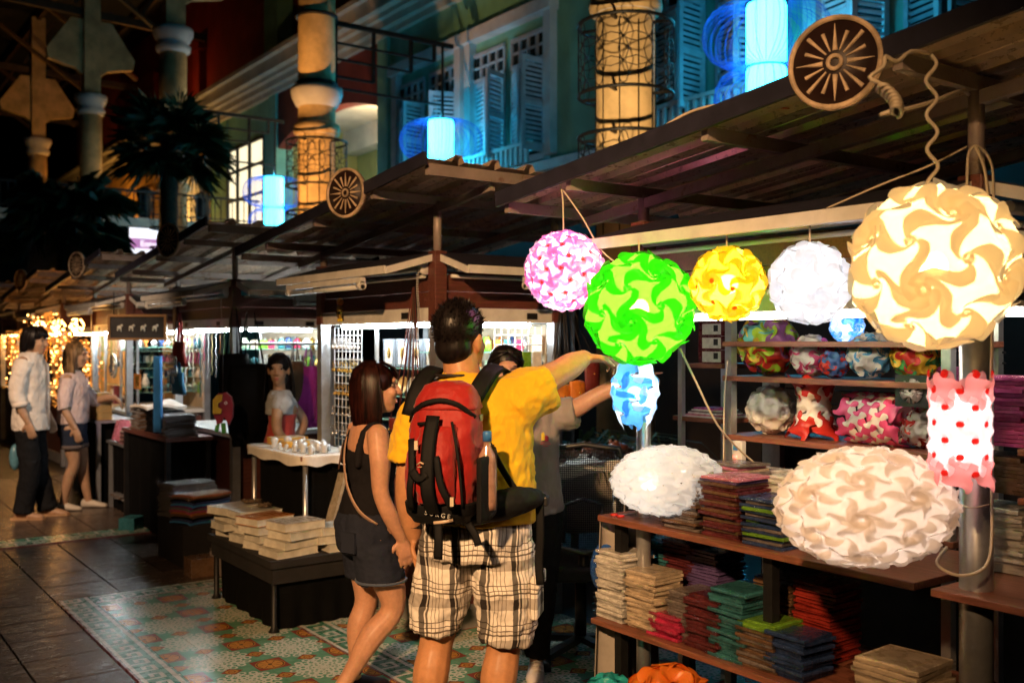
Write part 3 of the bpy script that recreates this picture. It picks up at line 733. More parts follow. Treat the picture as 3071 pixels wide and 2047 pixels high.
def weave(c4, n, amp, b, o, dip, swirl, rho, place, hook=.15, dome=.0, ww=.30):
    """one panel: corners in a flat (u, v) chart or on a sphere; place(point, offset) gives the final position"""
    A, B, C, D = c4; m = MB(); m.smooth = True
    e = lambda t: o+b*math.cos(math.pi*t)
    wg = lambda x: math.exp(-(x/ww)**2)
    def pt(i, j):
        s_, t_ = i, j
        s2 = -e(1-t_)*(1-s_)+(1+e(t_))*s_; t2 = -e(s_)*(1-t_)+(1+e(1-s_))*t_
        p = A*(1-s2)*(1-t2)+B*s2*(1-t2)+C*s2*t2+D*(1-s2)*t2
        cv = lambda q: (lambda c: c*1.45 if c > 0 else c*.7)(math.cos(math.pi*q))
        h = amp*(cv(s_)*wg(t_)+cv(t_)*wg(1-s_)+cv(1-s_)*wg(1-t_)+cv(1-t_)*wg(s_))
        h += dome*math.sin(math.pi*s_)*math.sin(math.pi*t_)
        return p, h
    cs = (A, B, C, D)
    ids = {}
    for i in range(n+1):
        for j in range(n+1):
            f = lambda q: .5-.5*math.cos(math.pi*q/n)
            p, h = pt(f(i), f(j)); q, dd = place(p, None, cs, swirl, rho)
            ids[i, j] = len(m.v); m.v.append(tuple(place(q, h-dip*math.exp(-(dd/(rho*.75))**2)+dip*.25)))
    for i in range(n):
        for j in range(n): m.face((ids[i, j], ids[i+1, j], ids[i+1, j+1], ids[i, j+1]))
    return m
def sph(p, h, cs=None, swirl=0, rho=.3):
    if h is None:
        q = p.normalized(); best = 9
        for c in cs:
            d = q.angle(c, 0); best = min(best, d)
            if d < rho: q = Matrix.Rotation(swirl*(1-d/rho)**2, 3, c) @ q
        return q, best
    return p*(1+h)
i0, j0 = EDGES[0]; F0 = pframe(i0, j0)
t3 = third(i0, j0)
Fi = F0.transposed()
cA, cC = Fi @ ICO[i0], Fi @ ICO[j0]; cB, cD = [Fi @ q for q in t3]
if (cB-cA).cross(cC-cA).z > 0: cB, cD = cD, cB
BALL = weave((cA, cB, cC, cD), 24, .165, .25, .09, .17, 2.0, .42, sph, dome=.03)
def ball_mesh(name, mat_, hooks=True, B_=None):
    B_ = B_ or BALL; m = MB(); m.v = list(B_.v); m.f = list(B_.f); m.m = list(B_.m); m.sm = list(B_.sm); m.smooth = True
    if hooks:                          # the hooked tips that lock neighbours together, seen as small pinwheels
        for c, k in ((cA, 5), (cB, 3), (cC, 5), (cD, 3)):
            d = (V((0, 0, 1))-c*c.z).normalized(); t = c.cross(d); b_ = len(m.v); R_ = .105 if k == 5 else .085
            m.v.append(tuple(c*.925)); q = 9; sp = 2*math.pi/k*1.75
            for a in range(q+1):
                ang = -.5+sp*(a/q-.5)+1.2; p = c+(d*math.cos(ang)+t*math.sin(ang))*R_*(.55+.45*math.sin(math.pi*a/q)**.5); m.v.append(tuple(p.normalized()*(.955+.012*a/q)))
            for a in range(q): m.face((b_, b_+1+a, b_+2+a))
    return m.mesh(name, mat_)
def shade_mat(name, col, glow, trans=.62, gcol=None, rough=.4):
    if name in MC: return MC[name]
    m, nt, b = new_mat(name); out = nt.nodes['Material Output']
    put(nt, b, 'Base Color', col); put(nt, b, 'Roughness', rough)
    tr = nt.nodes.new('ShaderNodeBsdfTranslucent'); tr.inputs[0].default_value = (*(gcol or col), 1)
    mx = nt.nodes.new('ShaderNodeMixShader'); mx.inputs[0].default_value = trans
    nt.links.new(b.outputs[0], mx.inputs[1]); nt.links.new(tr.outputs[0], mx.inputs[2])
    last = mx.outputs[0]
    if glow:                                  # forward scatter: the bulb shows as a soft hot core through the sheet
        rf = nt.nodes.new('ShaderNodeBsdfRefraction'); rf.inputs['Color'].default_value = (*[min(1, q*1.1+.05) for q in (gcol or col)], 1); rf.inputs['Roughness'].default_value = .62; rf.inputs['IOR'].default_value = 1.03
        m2 = nt.nodes.new('ShaderNodeMixShader'); m2.inputs[0].default_value = .22; nt.links.new(last, m2.inputs[1]); nt.links.new(rf.outputs[0], m2.inputs[2]); last = m2.outputs[0]
    if glow:
        em = nt.nodes.new('ShaderNodeEmission'); em.inputs[0].default_value = (*(gcol or col), 1); em.inputs[1].default_value = glow
        ad = nt.nodes.new('ShaderNodeAddShader'); nt.links.new(last, ad.inputs[0]); nt.links.new(em.outputs[0], ad.inputs[1]); last = ad.outputs[0]
    nt.links.new(last, out.inputs[0]); MC[name] = m; return m
PM = ball_mesh('panel', shade_mat('white_shade', (.8, .8, .8), 0))
CORD = mat('cream_cord', (.62, .52, .38), .5, 0, .1)
def ball_lamp(name, label, c, rad, mats, rot=(0, 0, 0), power=0, lcol=(1, 1, 1), group=None, cat='lamp', squash=1.0, pick=None, bulb=.035, axis=None, longer=1.0):
    c = V(c); t = thing(name, label, cat, c, 0, group)
    RM = Euler(rot).to_matrix(); SQ = Matrix.Diagonal((1, 1, squash, 1))
    if axis is not None: SQ = Matrix.Scale(longer, 4, V(axis).normalized())
    for n, (i, j) in enumerate(EDGES):
        m3 = (RM @ pframe(i, j)).to_4x4()
        mm = mats[(pick(n, i, j) if pick else n) % len(mats)]
        o = inst('panel', PM, t, mat4=Matrix.Translation(c) @ SQ @ m3 @ Matrix.Scale(rad*.93, 4), mats=[mm])
    if power:
        light('bulb_light', 'POINT', c, lcol, power, t, bulb)
    return t
def ring_lamp(name, label, c, axis, prof, nphi, nrow, amp, mats, power=0, lcol=(1, 1, 1), cat='lamp', pick=None, spin=0, n=16, group=None, dip=.02, bulbs=1, blen=.1):
    """lattice lamp: prof(v) -> (radius, height) for v in 0..1 along the axis"""
    c = V(c); t = thing(name, label, cat, c, 0, group); x, y, z = frame_z(axis)
    M3 = Matrix((x, y, z)).transposed()
    da = 2*math.pi/nphi
    def place(p, h, cs=None, swirl=0, rho=.3):
        if h is None:
            q = p.copy(); best = 9
            for cc in cs:
                d = (q-cc).length; best = min(best, d)
                if d < rho:
                    a = swirl*(1-d/rho)**2; w_ = q-cc; q = cc+V((w_.x*math.cos(a)-w_.y*math.sin(a), w_.x*math.sin(a)+w_.y*math.cos(a), 0))
            return q, best
        v = p.y/nrow; r, zz = prof(v); r1, z1 = prof(v+.01); tz = V((r1-r, z1-zz)).normalized()
        a = p.x*da; rr = r+h*tz.y; return V((rr*math.cos(a), rr*math.sin(a), zz-h*tz.x))
    for k in range(0, nrow-1):
        c4 = [V((.5, k, 0)), V((1, k+1, 0)), V((.5, k+2, 0)), V((0, k+1, 0))]
        me = weave(c4, n, amp, .24, .04, dip, -2.0, .46, place, dome=amp*.35, ww=.45).mesh('panel', mats[0])
        for i in range(nphi):
            a = (i+.5*(k % 2))*da+spin
            inst('panel', me, t, mat4=Matrix.Translation(c) @ M3.to_4x4() @ Matrix.Rotation(a, 4, 'Z'), mats=[mats[(pick(k, i) if pick else i+k) % len(mats)]])
    if power:
        for q in range(bulbs):
            light('bulb_light', 'POINT', c+z*(blen*(q-(bulbs-1)/2)), lcol, power/bulbs, t, .03)
    return t
def football_panels():
    nb = {i: [j for j in range(12) if (min(i, j), max(i, j)) in EDGES] for i in range(12)}
    vt = lambda i, j: (ICO[i]*2+ICO[j]).normalized()
    fc = {f: (ICO[f[0]]+ICO[f[1]]+ICO[f[2]]).normalized() for f in FACES3}; out = []
    for i, j in EDGES: out.append((vt(i, j), vt(j, i), *[fc[f] for f in FACES3 if i in f and j in f]))
    for i in range(12):
        for j in nb[i]:
            for k in nb[i]:
                if j < k and k in nb[j]: out.append((vt(i, j), vt(i, k), ICO[i], fc[tuple(sorted((i, j, k)))]))
    res = []
    for u, w_, f1, f2 in out:
        if (f1-u).cross(w_-u).dot(u+w_) > 0: f1, f2 = f2, f1
        res.append((u, f1, w_, f2))
    return res
FB = [weave(c4, 14, .10, .24, .09, .10, 2.0, .22, sph, dome=.015) for c4 in football_panels()]
def oval_lamp(label, c, rad, mt, axis, longer, power, lcol, bulb, rot, name='oval_lamp'):
    c = V(c); t = thing(name, label, 'lamp', c); mt = mt if isinstance(mt, list) else [mt]; RM = Euler(rot).to_matrix().to_4x4()
    M4 = Matrix.Translation(c) @ Matrix.Scale(longer, 4, V(axis).normalized()) @ RM @ Matrix.Scale(rad*.96, 4)
    L3 = M4.to_3x3()
    for n, m in enumerate(FB):
        me = m.mesh('panel', mt[n % len(mt)]); me.transform(L3.to_4x4()); inst('panel', me, t, c)
    light('bulb_light', 'POINT', c+V(axis).normalized()*.07, lcol, power/2, t, bulb); light('bulb_light', 'POINT', c-V(axis).normalized()*.07, lcol, power/2, t, bulb)
    return t
def sm_(name, col, g, tr=.62, gc=None): return shade_mat(name, col, g, tr, gc)
L_PINK = sm_('lit_pink_shade', (.85, .45, .70), 0.074, .8, (1, .42, .72)); L_WPINK = sm_('lit_rosy_white_shade', (.85, .78, .80), 0.115, .8, (1, .86, .92)); L_RED = sm_('lit_red_shade', (.75, .07, .06), 0.038, .8, (.95, .08, .06))
L_GREEN = sm_('lit_green_shade', (.05, .50, .03), 0.041, .8, (.15, .80, .03)); L_YEL = sm_('lit_yellow_shade', (.85, .55, .03), 0.068, .8, (1, .74, .04)); L_YW = sm_('lit_pale_yellow_shade', (.85, .7, .1), 0.081, .8, (1, .82, .12))
L_WHITE = sm_('lit_white_shade', (.85, .85, .88), 0.084, .8, (.93, .95, 1)); L_CREAM = sm_('lit_cream_shade', (.88, .74, .50), 0.068, .8, (1, .82, .52))
L_BLUE = sm_('lit_blue_shade', (.15, .42, .8), 0.043, .8, (.12, .45, 1)); L_WBLUE = sm_('lit_bluish_white_shade', (.8, .85, .9), 0.101, .8, (.85, .93, 1)); L_RW = sm_('lit_red_white_shade', (.9, .8, .8), 0.121, .8, (1, .87, .87))
BEIGE = sm_('unlit_beige_shade', (.92, .85, .79), .0, .5)
EYEP = at(1693, 812, d=3.86)
pink = oval_lamp('glowing pink and white ball lamp with red swirls, hung from the roof edge', EYEP, .155, [L_WPINK, L_PINK, L_PINK], (0, 0, 1), 1.0, 5.5, (1, .78, .86), .035, (.3, .5, .2), 'ball_lamp')
green = ball_lamp('ball_lamp', 'large glowing green ball lamp hanging above the blue teardrop lamp', at(1919, 925, d=3.58), .205, [L_GREEN], (.5, .2, .9), 6.5, (1, 1, .62))
yellow = ball_lamp('ball_lamp', 'glowing yellow ball lamp between the green and white ones', at(2183, 851, d=3.32), .127, [L_YEL, L_YW, L_YEL], (.1, .6, .3), 3.6, (1, .86, .35))
white = ball_lamp('ball_lamp', 'glowing plain white ball lamp beside the big cream one', at(2428, 849, d=3.06), .128, [L_WHITE], (.7, .2, .1), .48, (.95, .97, 1))
cream = ball_lamp('ball_lamp', 'biggest glowing cream ball lamp hung on a curly flex', at(2802, 797, d=2.62), .222, [L_CREAM], (.35, .15, .6), 5.4, (1, .82, .48))
blue = ring_lamp('teardrop_lamp', 'small glowing blue and white teardrop lamp under the green ball', at(1904, 1180, d=3.74), (0, 0, 1),
                 lambda v: ((.022+.075*math.sin(math.pi*min(1, max(0, v*.9+.08)))**.7*(.62+.38*v)), -.125+.25*v), 4, 5, .014, [L_BLUE, L_WBLUE, L_WBLUE], .7, (.8, .92, 1), 'lamp', pick=lambda k, i: (k+i) % 2, dip=.008)
redcyl = ring_lamp('cylinder_lamp', 'glowing white cylinder lamp with red swirls tied to the steel post', at(2879, 1290, d=2.72), (0, 0, 1),
                 lambda v: (.074+.006*(abs(v-.5)*2)**3, -.155+.31*v), 6, 7, .012, [L_RW, sm_('lit_rose_shade', (.85, .35, .33), .1, .8, (1, .34, .32))], .45, (1, .9, .88), pick=lambda k, i: 1 if k in (0, 5) else 0, dip=.008, bulbs=2, blen=.12)
oval = oval_lamp('glowing white oval lamp lying on the counter end', at(2000, 1440, d=3.86), .136, sm_('lit_bright_white_shade', (.88, .86, .82), .1, .8, (1, .96, .9)), (.75, -.66, .03), 1.6, .36, (1, .97, .92), .04, (.2, .4, .1))
big = oval_lamp('large pale beige oval lamp resting unlit on the counter edge', at(2596, 1518, d=2.80), .168, BEIGE, (.72, -.69, .03), 1.48, .8, (1, .85, .74), .04, (.5, .1, .3))  # bulbs inside give this lamp a soft inner glow
def swirl_discs(lamp, c, rad, mat_, rot, which=range(32), pts_=None, k_=1.0):
    RM = Euler(rot).to_matrix(); me = MB().lathe([(.001, .002), (.04, .002), (.062, 0), (.064, -.006), (.001, -.006)], 12).mesh('swirl', mat_)
    pts = list(pts_) if pts_ else list(ICO)+[(ICO[f[0]]+ICO[f[1]]+ICO[f[2]]).normalized() for f in FACES3]
    for i in which:
        d = RM @ pts[i]; inst('swirl', me, lamp, mat4=Matrix.Translation(V(c)+d*rad*.885) @ d.to_track_quat('Z', 'Y').to_matrix().to_4x4() @ Matrix.Scale(rad*k_, 4))
swirl_discs(pink, EYEP, .158, L_RED, (.3, .5, .2), range(60), [(ICO[i]*2+ICO[j]).normalized() for e in EDGES for i, j in (e, e[::-1])], 1.3)
swirl_discs(yellow, at(2183, 851, d=3.32), .127, sm_('lit_orange_shade', (.8, .3, .02), 0.047, .8, (1, .35, .02)), (.1, .6, .3), range(0, 32, 2))
cc_ = at(2879, 1290, d=2.72)
me_ = MB().lathe([(.001, .002), (.006, .0022), (.0105, 0), (.0105, -.004), (.001, -.004)], 10).mesh('swirl', L_RED)
for k in range(1, 8):
    for i in range(6):
        a = (i+.5*(k % 2)+.5)*math.pi/3; v = k/7; r = .074+.006*(abs(v-.5)*2)**3+.0005; d = V((math.cos(a), math.sin(a), 0))
        inst('swirl', me_, redcyl, mat4=Matrix.Translation(cc_+d*r+V((0, 0, -.155+.31*v))) @ d.to_track_quat('Z', 'Y').to_matrix().to_4x4())
# flexes and hooks
def flex(label, pts, r=.004, mat_=None, name='lamp_flex', n=5, res=6):
    P = [V(p) for p in pts]; out = []
    for i in range(len(P)-1):
        p0, p1, p2, p3 = P[max(i-1, 0)], P[i], P[i+1], P[min(i+2, len(P)-1)]
        for q in range(res):
            t = q/res; out.append(.5*((2*p1)+(p2-p0)*t+(2*p0-5*p1+4*p2-p3)*t*t+(3*p1-p0-3*p2+p3)*t**3))
    out.append(P[-1])
    o = MB().tube(out, r, n).build(name, mat_ or CORD)
    return tag(o, label, 'cord')
# ================================================================== goods on the lamp stall
def film_mat():
    m, nt, b = new_mat('clear_film'); out = nt.nodes['Material Output']
    tr = nt.nodes.new('ShaderNodeBsdfTransparent'); gl = nt.nodes.new('ShaderNodeBsdfGlossy'); gl.inputs['Roughness'].default_value = .06; gl.inputs[0].default_value = (.95, .92, .9, 1)
    k = coords(nt); h = noise(nt, k, 45, 4, .6, None, 1.5); bp = nt.nodes.new('ShaderNodeBump'); bp.inputs['Strength'].default_value = .5; bp.inputs['Distance'].default_value = .01
    nt.links.new(h.k, bp.inputs['Height']); nt.links.new(bp.outputs[0], gl.inputs['Normal'])
    mx = nt.nodes.new('ShaderNodeMixShader'); mx.inputs[0].default_value = .26; nt.links.new(tr.outputs[0], mx.inputs[1]); nt.links.new(gl.outputs[0], mx.inputs[2]); nt.links.new(mx.outputs[0], out.inputs[0]); return m
FILM = film_mat()
def card(name, c, rough=.28): return mat('card_'+name, c, rough, 0, .2, 14, .1, 60)
def packet_mesh(seed):
    rn = random.Random(seed); m = MB(); w, h = .088, .0042
    m.cm = 0; m.box((0, 0, 0), (2*w, 2*w, 2*h)); m.box((rn.uniform(-.02, .02), rn.uniform(-.02, .02), h+.0008), (2*w*.8, 2*w*.8, .0016))
    m.cm = 1; ph = [rn.uniform(0, 6.28) for _ in range(4)]
    for sgn in (1, -1):
        def fn(u, v):
            x, y = (u-.5)*2, (v-.5)*2; e = max(abs(x), abs(y))
            z = sgn*(h+.0026)*(1-max(0, e-.82)/.18*.9)+max(0, e-.80)*.020*(math.sin(5*x+ph[0])+math.sin(6*y+ph[1]))*.5
            return (x*(w+.014), y*(w+.014), z)
        m.sheet(fn, 6, 6)
    return m.mesh('packet', [card('white', (.75, .73, .68)), FILM])
PK = [packet_mesh(i) for i in range(4)]
CARDS = dict(white=card('white', (.75, .73, .68)), beige=card('beige', (.62, .50, .36)), grey=card('grey', (.20, .17, .16)), maroon=card('maroon', (.12, .025, .03)), crimson=card('crimson', (.5, .03, .09)), teal=card('teal', (.04, .17, .19)),
             lime=card('lime', (.16, .34, .03)), navy=card('navy', (.025, .05, .14)), purple=card('purple', (.12, .08, .22)), red=card('red', (.32, .03, .02)), brown=card('brown', (.16, .09, .05)), magenta=card('magenta', (.5, .07, .28)), pink=card('pink', (.6, .2, .3)), orange=card('orange', (.5, .16, .03)))
ORD = 'topmost second third fourth fifth sixth seventh eighth ninth tenth eleventh twelfth thirteenth fourteenth fifteenth sixteenth seventeenth eighteenth nineteenth twentieth twenty-first twenty-second twenty-third twenty-fourth twenty-fifth'.split()
def stack(c, x, y, z, n, th, label, col, group, top=None, sc_=1.0, rz=0):
    for i in range(n):
        cc = col if not isinstance(col, list) else col[i % len(col)]
        if top and i >= n-len(top): cc = top[i-n]
        o = inst('lamp_packet', PK[random.randrange(4)], None, (x+random.uniform(-.011, .011), y+random.uniform(-.011, .011), z+.006+th*i), (random.uniform(-.012, .012), random.uniform(-.012, .012), rz+random.uniform(-.07, .07)+random.choice((0, 1.5708))), (sc_, sc_, th/.0098), mats=[CARDS[cc], FILM])
        k = n-1-i; tag(o, (ORD[k]+' packet from the top' if k else 'topmost packet')+' of the '+group.replace('packets', 'pile').replace(' at the end of the', ' ending the'), 'packet', group)
yx = lambda px, X: at(px, 1500, X=X).y
ct = thing('display_table', 'red-brown two-tier table packed with lamp kits under the hanging lamps', 'table', (3.0, 2.4, 0))
bevel(MB().span((2.72, 1.70, .855), (3.26, 3.14, .88)).build('top_board', SHELF, ct), .003)
bevel(MB().span((2.70, 1.60, .43), (3.30, 3.16, .452)).build('lower_board', SHELF, ct), .003)
bevel(MB().span((2.74, 1.0, .845), (3.26, 1.66, .868)).build('end_board', SHELF, ct), .003)
for x, y in ((2.80, 3.08), (3.2, 3.08), (3.2, 1.75), (2.8, 2.3)): MB().span((x-.02, y-.02, 0), (x+.02, y+.02, .43)).span((x-.02, y-.02, .452), (x+.02, y+.02, .855)).build('leg', BLACKM, ct)
# rear rack
rk = thing('shelf_rack', 'steel shelf rack of coloured ball lamps behind the counter', 'rack', (3.5, 2.4, 0))
RX0, RX1 = 3.30, 3.62
for y in (2.93, 1.93):
    for x in (RX0, RX1): MB().span((x-.018, y-.018, 0), (x+.018, y+.018, 1.70)).build('upright', ALU, rk)
for z in (1.60, 1.452, 1.20, .9):
    bevel(MB().span((RX0-.022, 1.90, z-.022), (RX1, 2.96, z)).build('shelf', SHELF, rk), .002)
m = MB()
for z in (1.27, 1.33, 1.39, 1.52, 1.56): m.tube([(RX1+.01, 1.9, z), (RX1+.01, 2.96, z)], .004, 4)
m.build('back_wires', BLACKM, rk)
def um(name, c): return shade_mat('unlit_'+name, c, 0, .18, c, .38)
U = dict(red=um('red', (.55, .03, .02)), green=um('lime', (.38, .55, .03)), teal=um('teal', (.13, .42, .40)), purple=um('violet', (.3, .1, .3)), yellow=um('yellow', (.75, .45, .03)), white=um('white', (.80, .76, .70)), pink=um('pink', (.75, .09, .25)), blue=um('blue', (.10, .34, .58)), dblue=um('cobalt', (.06, .14, .36)), dgreen=um('green', (.05, .3, .08)), orange=um('orange', (.75, .18, .02)), cyan=um('turquoise', (.03, .42, .45)))
def shelf_ball(px, py, dia, X, mats, label, rot, z=None):
    c = at(px, py, X=X); d = c.x*SI+c.y*CO; r = dia/2/FPX*d
    if z: c.z = z+r*1.02
    return ball_lamp('ball_lamp', label, c, r, [U[q] for q in mats], rot)
shelf_ball(2304, 1018, 184, 3.42, ['red', 'green', 'teal', 'purple', 'yellow'], 'unlit multicoloured ball lamp on the upper shelf', (.4, .1, .5), 1.452)
shelf_ball(2433, 1046, 128, 3.42, ['pink', 'white', 'white'], 'unlit pink and white ball lamp on the upper shelf', (.2, .8, .1), 1.452)
shelf_ball(2503, 1066, 92, 3.36, ['red', 'dblue'], 'small unlit red and blue ball lamp on the upper shelf', (.6, .3, .9), 1.452)
shelf_ball(2611, 1052, 142, 3.42, ['blue', 'white', 'white', 'blue'], 'unlit blue and white ball lamp on the upper shelf', (.1, .4, .2), 1.452)
shelf_ball(2748, 1060, 150, 3.42, ['yellow', 'red', 'yellow', 'dgreen'], 'unlit yellow, red and green ball lamp at the shelf end', (.5, .9, .3), 1.452)
shelf_ball(2311, 1221, 146, 3.42, ['white'], 'small unlit white ball lamp on the lower shelf', (.3, .3, .3), 1.20)
shelf_ball(2765, 1275, 120, 3.42, ['red', 'white', 'white'], 'unlit red and white ball lamp behind the lit cylinder lamp', (.8, .3, .3), 1.20)
c = at(2441, 1290, X=3.42)
ring_lamp('vase_lamp', 'unlit red and white vase-shaped lamp on the lower shelf', (c.x, c.y, 1.335), (0, 0, 1), lambda v: (.105-.05*math.sin(math.pi*min(1, max(0, v*.95))), -.13+.26*v), 5, 5, .02, [U['red'], U['white']], pick=lambda k, i: 0 if k in (0, 3) else 1, dip=.01)
c = at(2640, 1290, X=3.42)
ring_lamp('cylinder_lamp', 'unlit pink and white cylinder lamp lying on the lower shelf', (c.x, c.y, 1.30), (0, 1, 0), lambda v: (.092, -.14+.28*v), 7, 6, .016, [U['pink'], U['white']], pick=lambda k, i: k % 2, dip=.008)
c = at(2540, 962, X=3.5)
ball_lamp('ball_lamp', 'glowing blue and white ball lamp on the topmost shelf behind the white one', (c.x, c.y, 1.66), .07, [L_BLUE, L_WBLUE], (.2, .2, .2), .25, (.7, .85, 1))
ball_lamp('ball_lamp', 'unlit orange ball lamp on the floor under the table', (lambda p: (p.x, p.y, .19))(at(2010, 1900, d=3.75)), .195, [U['orange']], (.3, .1, .2))
ball_lamp('ball_lamp', 'unlit turquoise ball lamp on the floor beside the orange one', (lambda p: (p.x, p.y, .125))(at(1828, 1900, d=4.05)), .125, [U['cyan']], (.3, .5, .2))
# framed picture of a woven silver ball
c = at(2735, 1172, X=3.30); pf = thing('photo_card', 'black photo card of a silver woven ball clipped to the shelf', 'card', c)
MB().box(c, (.004, .135, .115)).build('card', BLACKP, pf)
me = MB()
for k in range(26):
    a = random.uniform(0, 6.28); p0 = V((0, math.cos(a), math.sin(a)))*.045; b = a+random.uniform(1.9, 2.6); p1 = V((0, math.cos(b), math.sin(b)))*.045
    mid = (p0+p1)*.3; me.tube([c+p0+V((-.004, 0, 0)), c+mid+V((-.012, 0, 0)), c+p1+V((-.004, 0, 0))], .004, 4)
me.build('silver_ball', mat('silver_paper', (.65, .6, .56), .3, .6, .1), pf)
# packets: upper board
T = .8805
FR, BK = 2.845, 3.06
stack(0, FR, yx(2082, FR), T, 19, .0112, 'clear packet of dark grey lamp panels, stacked by the lit oval lamp', ['grey', 'grey', 'brown'], 'grey packets on the top board', ['grey', 'beige'])
stack(0, FR, yx(2205, FR), T, 20, .0112, 'clear packet of maroon lamp panels in the tall stack on the top board', ['maroon', 'maroon', 'brown'], 'maroon packets on the top board', ['purple', 'pink'])
stack(0, FR, yx(2335, FR), T, 15, .0112, 'clear packet of blue and green panels beside the beige oval lamp', ['navy', 'grey', 'navy', 'lime'], 'blue packets on the top board')
stack(0, BK+.02, yx(2200, BK), T, 21, .0112, 'clear packet of pink panels behind the calculator stack', ['beige', 'pink', 'grey'], 'pink packets behind the calculator')
stack(0, 3.24, yx(2290, 3.24), .9, 17, .0105, 'clear packet of white panels standing under the shelf rack', 'white', 'white packets under the rack')
stack(0, 3.24, yx(2390, 3.24), .9, 16, .0105, 'clear packet of white panels nearer the beige oval lamp', 'white', 'white packets behind the oval lamp')
# packets: lower board
L = .4525
low = [(1872, FR-.02, 22, 'white', 'white packets at the end of the lower board', 'clear packet of white panels at the far end of the lower board'),
       (1962, FR-.02, 18, 'beige', 'cream packets on the lower board', 'clear packet of cream panels in the thick stack on the lower board'),
       (2035, FR-.02, 7, 'crimson', 'crimson packets on the lower board', 'clear packet of crimson panels in the short stack'),
       (2092, FR, 15, 'grey', 'grey packets on the lower board', 'clear packet of grey panels in the lower board stack'),
       (2152, FR-.02, 16, 'maroon', 'maroon packets on the lower board', 'clear packet of maroon panels standing in the lower board front row'),
       (2224, FR-.02, 20, 'teal', 'teal packets on the lower board', 'clear packet of teal panels in the tallest lower board stack'),
       (2310, FR-.02, 13, ['brown', 'grey'], 'lime topped packets on the lower board', 'clear packet in the lower board stack topped with lime green'),
       (2395, FR-.02, 12, 'navy', 'navy packets on the lower board', 'clear packet of dark blue panels at the near end of the lower board')]
for px, X, n, col, g, lab in low:
    stack(0, X, yx(px, X), L, n, .0125, lab, col, g, ['lime', 'lime'] if 'lime' in g else None, .92)
BR = []
for px, n, col, g, lab in ((1985, 24, 'teal', 'teal packets in the back row', 'clear packet of teal panels in the back row of the lower board'), (2062, 25, 'maroon', 'maroon packets in the back row', 'clear packet of maroon panels in the back row of the lower board'),
                           (2135, 24, 'purple', 'violet packets in the back row', 'clear packet of violet panels in the back row of the lower board'), (2345, 20, 'brown', 'brown packets in the back row', 'clear packet of brown panels in the back row of the lower board'), (2470, 22, 'red', 'red packets in the back row', 'clear packet of red panels in the back row of the lower board')):
    BR.append((BK+.02, yx(px, BK), n, col))
m = MB(); names_ = list(CARDS)
for x, y, n, col in BR:
    for i in range(n):
        m.cm = names_.index(col); a_ = random.uniform(-.09, .09); c_ = V((x+random.uniform(-.006, .006), y+random.uniform(-.006, .006), L+.006+.0125*i)); M_ = Euler((random.uniform(-.03, .03), random.uniform(-.03, .03), a_)).to_matrix()
        m.box(c_, (.167, .167, .0095), M_); m.cm = len(names_); m.sheet(lambda u, v: c_+M_ @ V(((u-.5)*.194, (v-.5)*.194, .0056+.004*math.sin(7*u+i)*math.sin(6*v)*max(abs(u-.5), abs(v-.5))*2)), 4, 4)
tag(m.build('packet_row', [CARDS[q] for q in names_]+[FILM]), 'back row of stacked clear packets on the lower board', 'packets', kind='stuff')
stack(0, 2.82, 1.80, L, 10, .016, 'large clear packet of pale panels', 'beige', 'large pale packets near the post', None, 1.2)
# goods beyond the post
sr = thing('shelf_rack', 'dark shelf rack of magenta packets beyond the steel post', 'rack', (3.3, 1.3, 0))
for z in (.868, 1.12, 1.27): bevel(MB().span((3.05, 1.02, z-.02), (3.6, 1.56, z)).build('shelf', SHELF, sr), .002)
for y in (1.04, 1.54): MB().span((3.58, y-.015, 0), (3.6, y+.015, 1.75)).build('upright', ALU, sr)
for px, z, n, col, g, lab in ((3010, 1.271, 17, 'magenta', 'magenta packets beyond the post', 'clear packet of magenta panels on the shelf beyond the steel post'), (3020, 1.121, 9, 'brown', 'brown packets beyond the post', 'clear packet of brown panels under the magenta ones'), (3015, .869, 16, 'white', 'white packets beyond the post', 'clear packet of white panels under the brown ones')):
    stack(0, 3.19, yx(px, 3.19)-.02, z, n, .0128, lab, col, g, None, 1.05)
stack(0, 3.5, yx(2835, 3.5), 1.39, 9, .0128, 'clear packet of pink panels squeezed between rack and post', 'magenta', 'pink packets by the post', None, .6)
# cloth hanging at the far end of the table
m = MB(); a0 = V((2.74, 3.16, .85))
m.sheet(lambda u, v: V((2.76+.34*u, 3.17+.02*math.sin(14*u)+.05*v*math.sin(9*u+1), .85-.8*v)), 24, 10, .003)
o = m.build('table_cloth', mat('grey_cloth', (.30, .27, .24), .85, 0, .2, 5, .3, 50)); tag(o, 'grey cloth hanging from the end of the lamp table', 'cloth')
# calculator
c = V((FR-.01, yx(2105, FR), T+19*.0112+.014)); M3 = Euler((R(14), R(-8), R(-50))).to_matrix()
cl = thing('calculator', 'grey desk calculator resting on the packet stack', 'calculator', c)
bevel(MB().box(c, (.105, .145, .014), M3).build('body', mat('grey_green_plastic', (.20, .21, .15), .45, 0, .1), cl), .003)
MB().box(c+M3 @ V((0, .045, .0078)), (.08, .028, .002), M3).build('display', mat('lcd', (.10, .16, .06), .2, 0, 0), cl)
for i in range(5):
    for j in range(4): MB().box(c+M3 @ V((-.036+.018*i, .015-.021*j, .0085)), (.013, .014, .004), M3).build('key', BLACKP, cl)
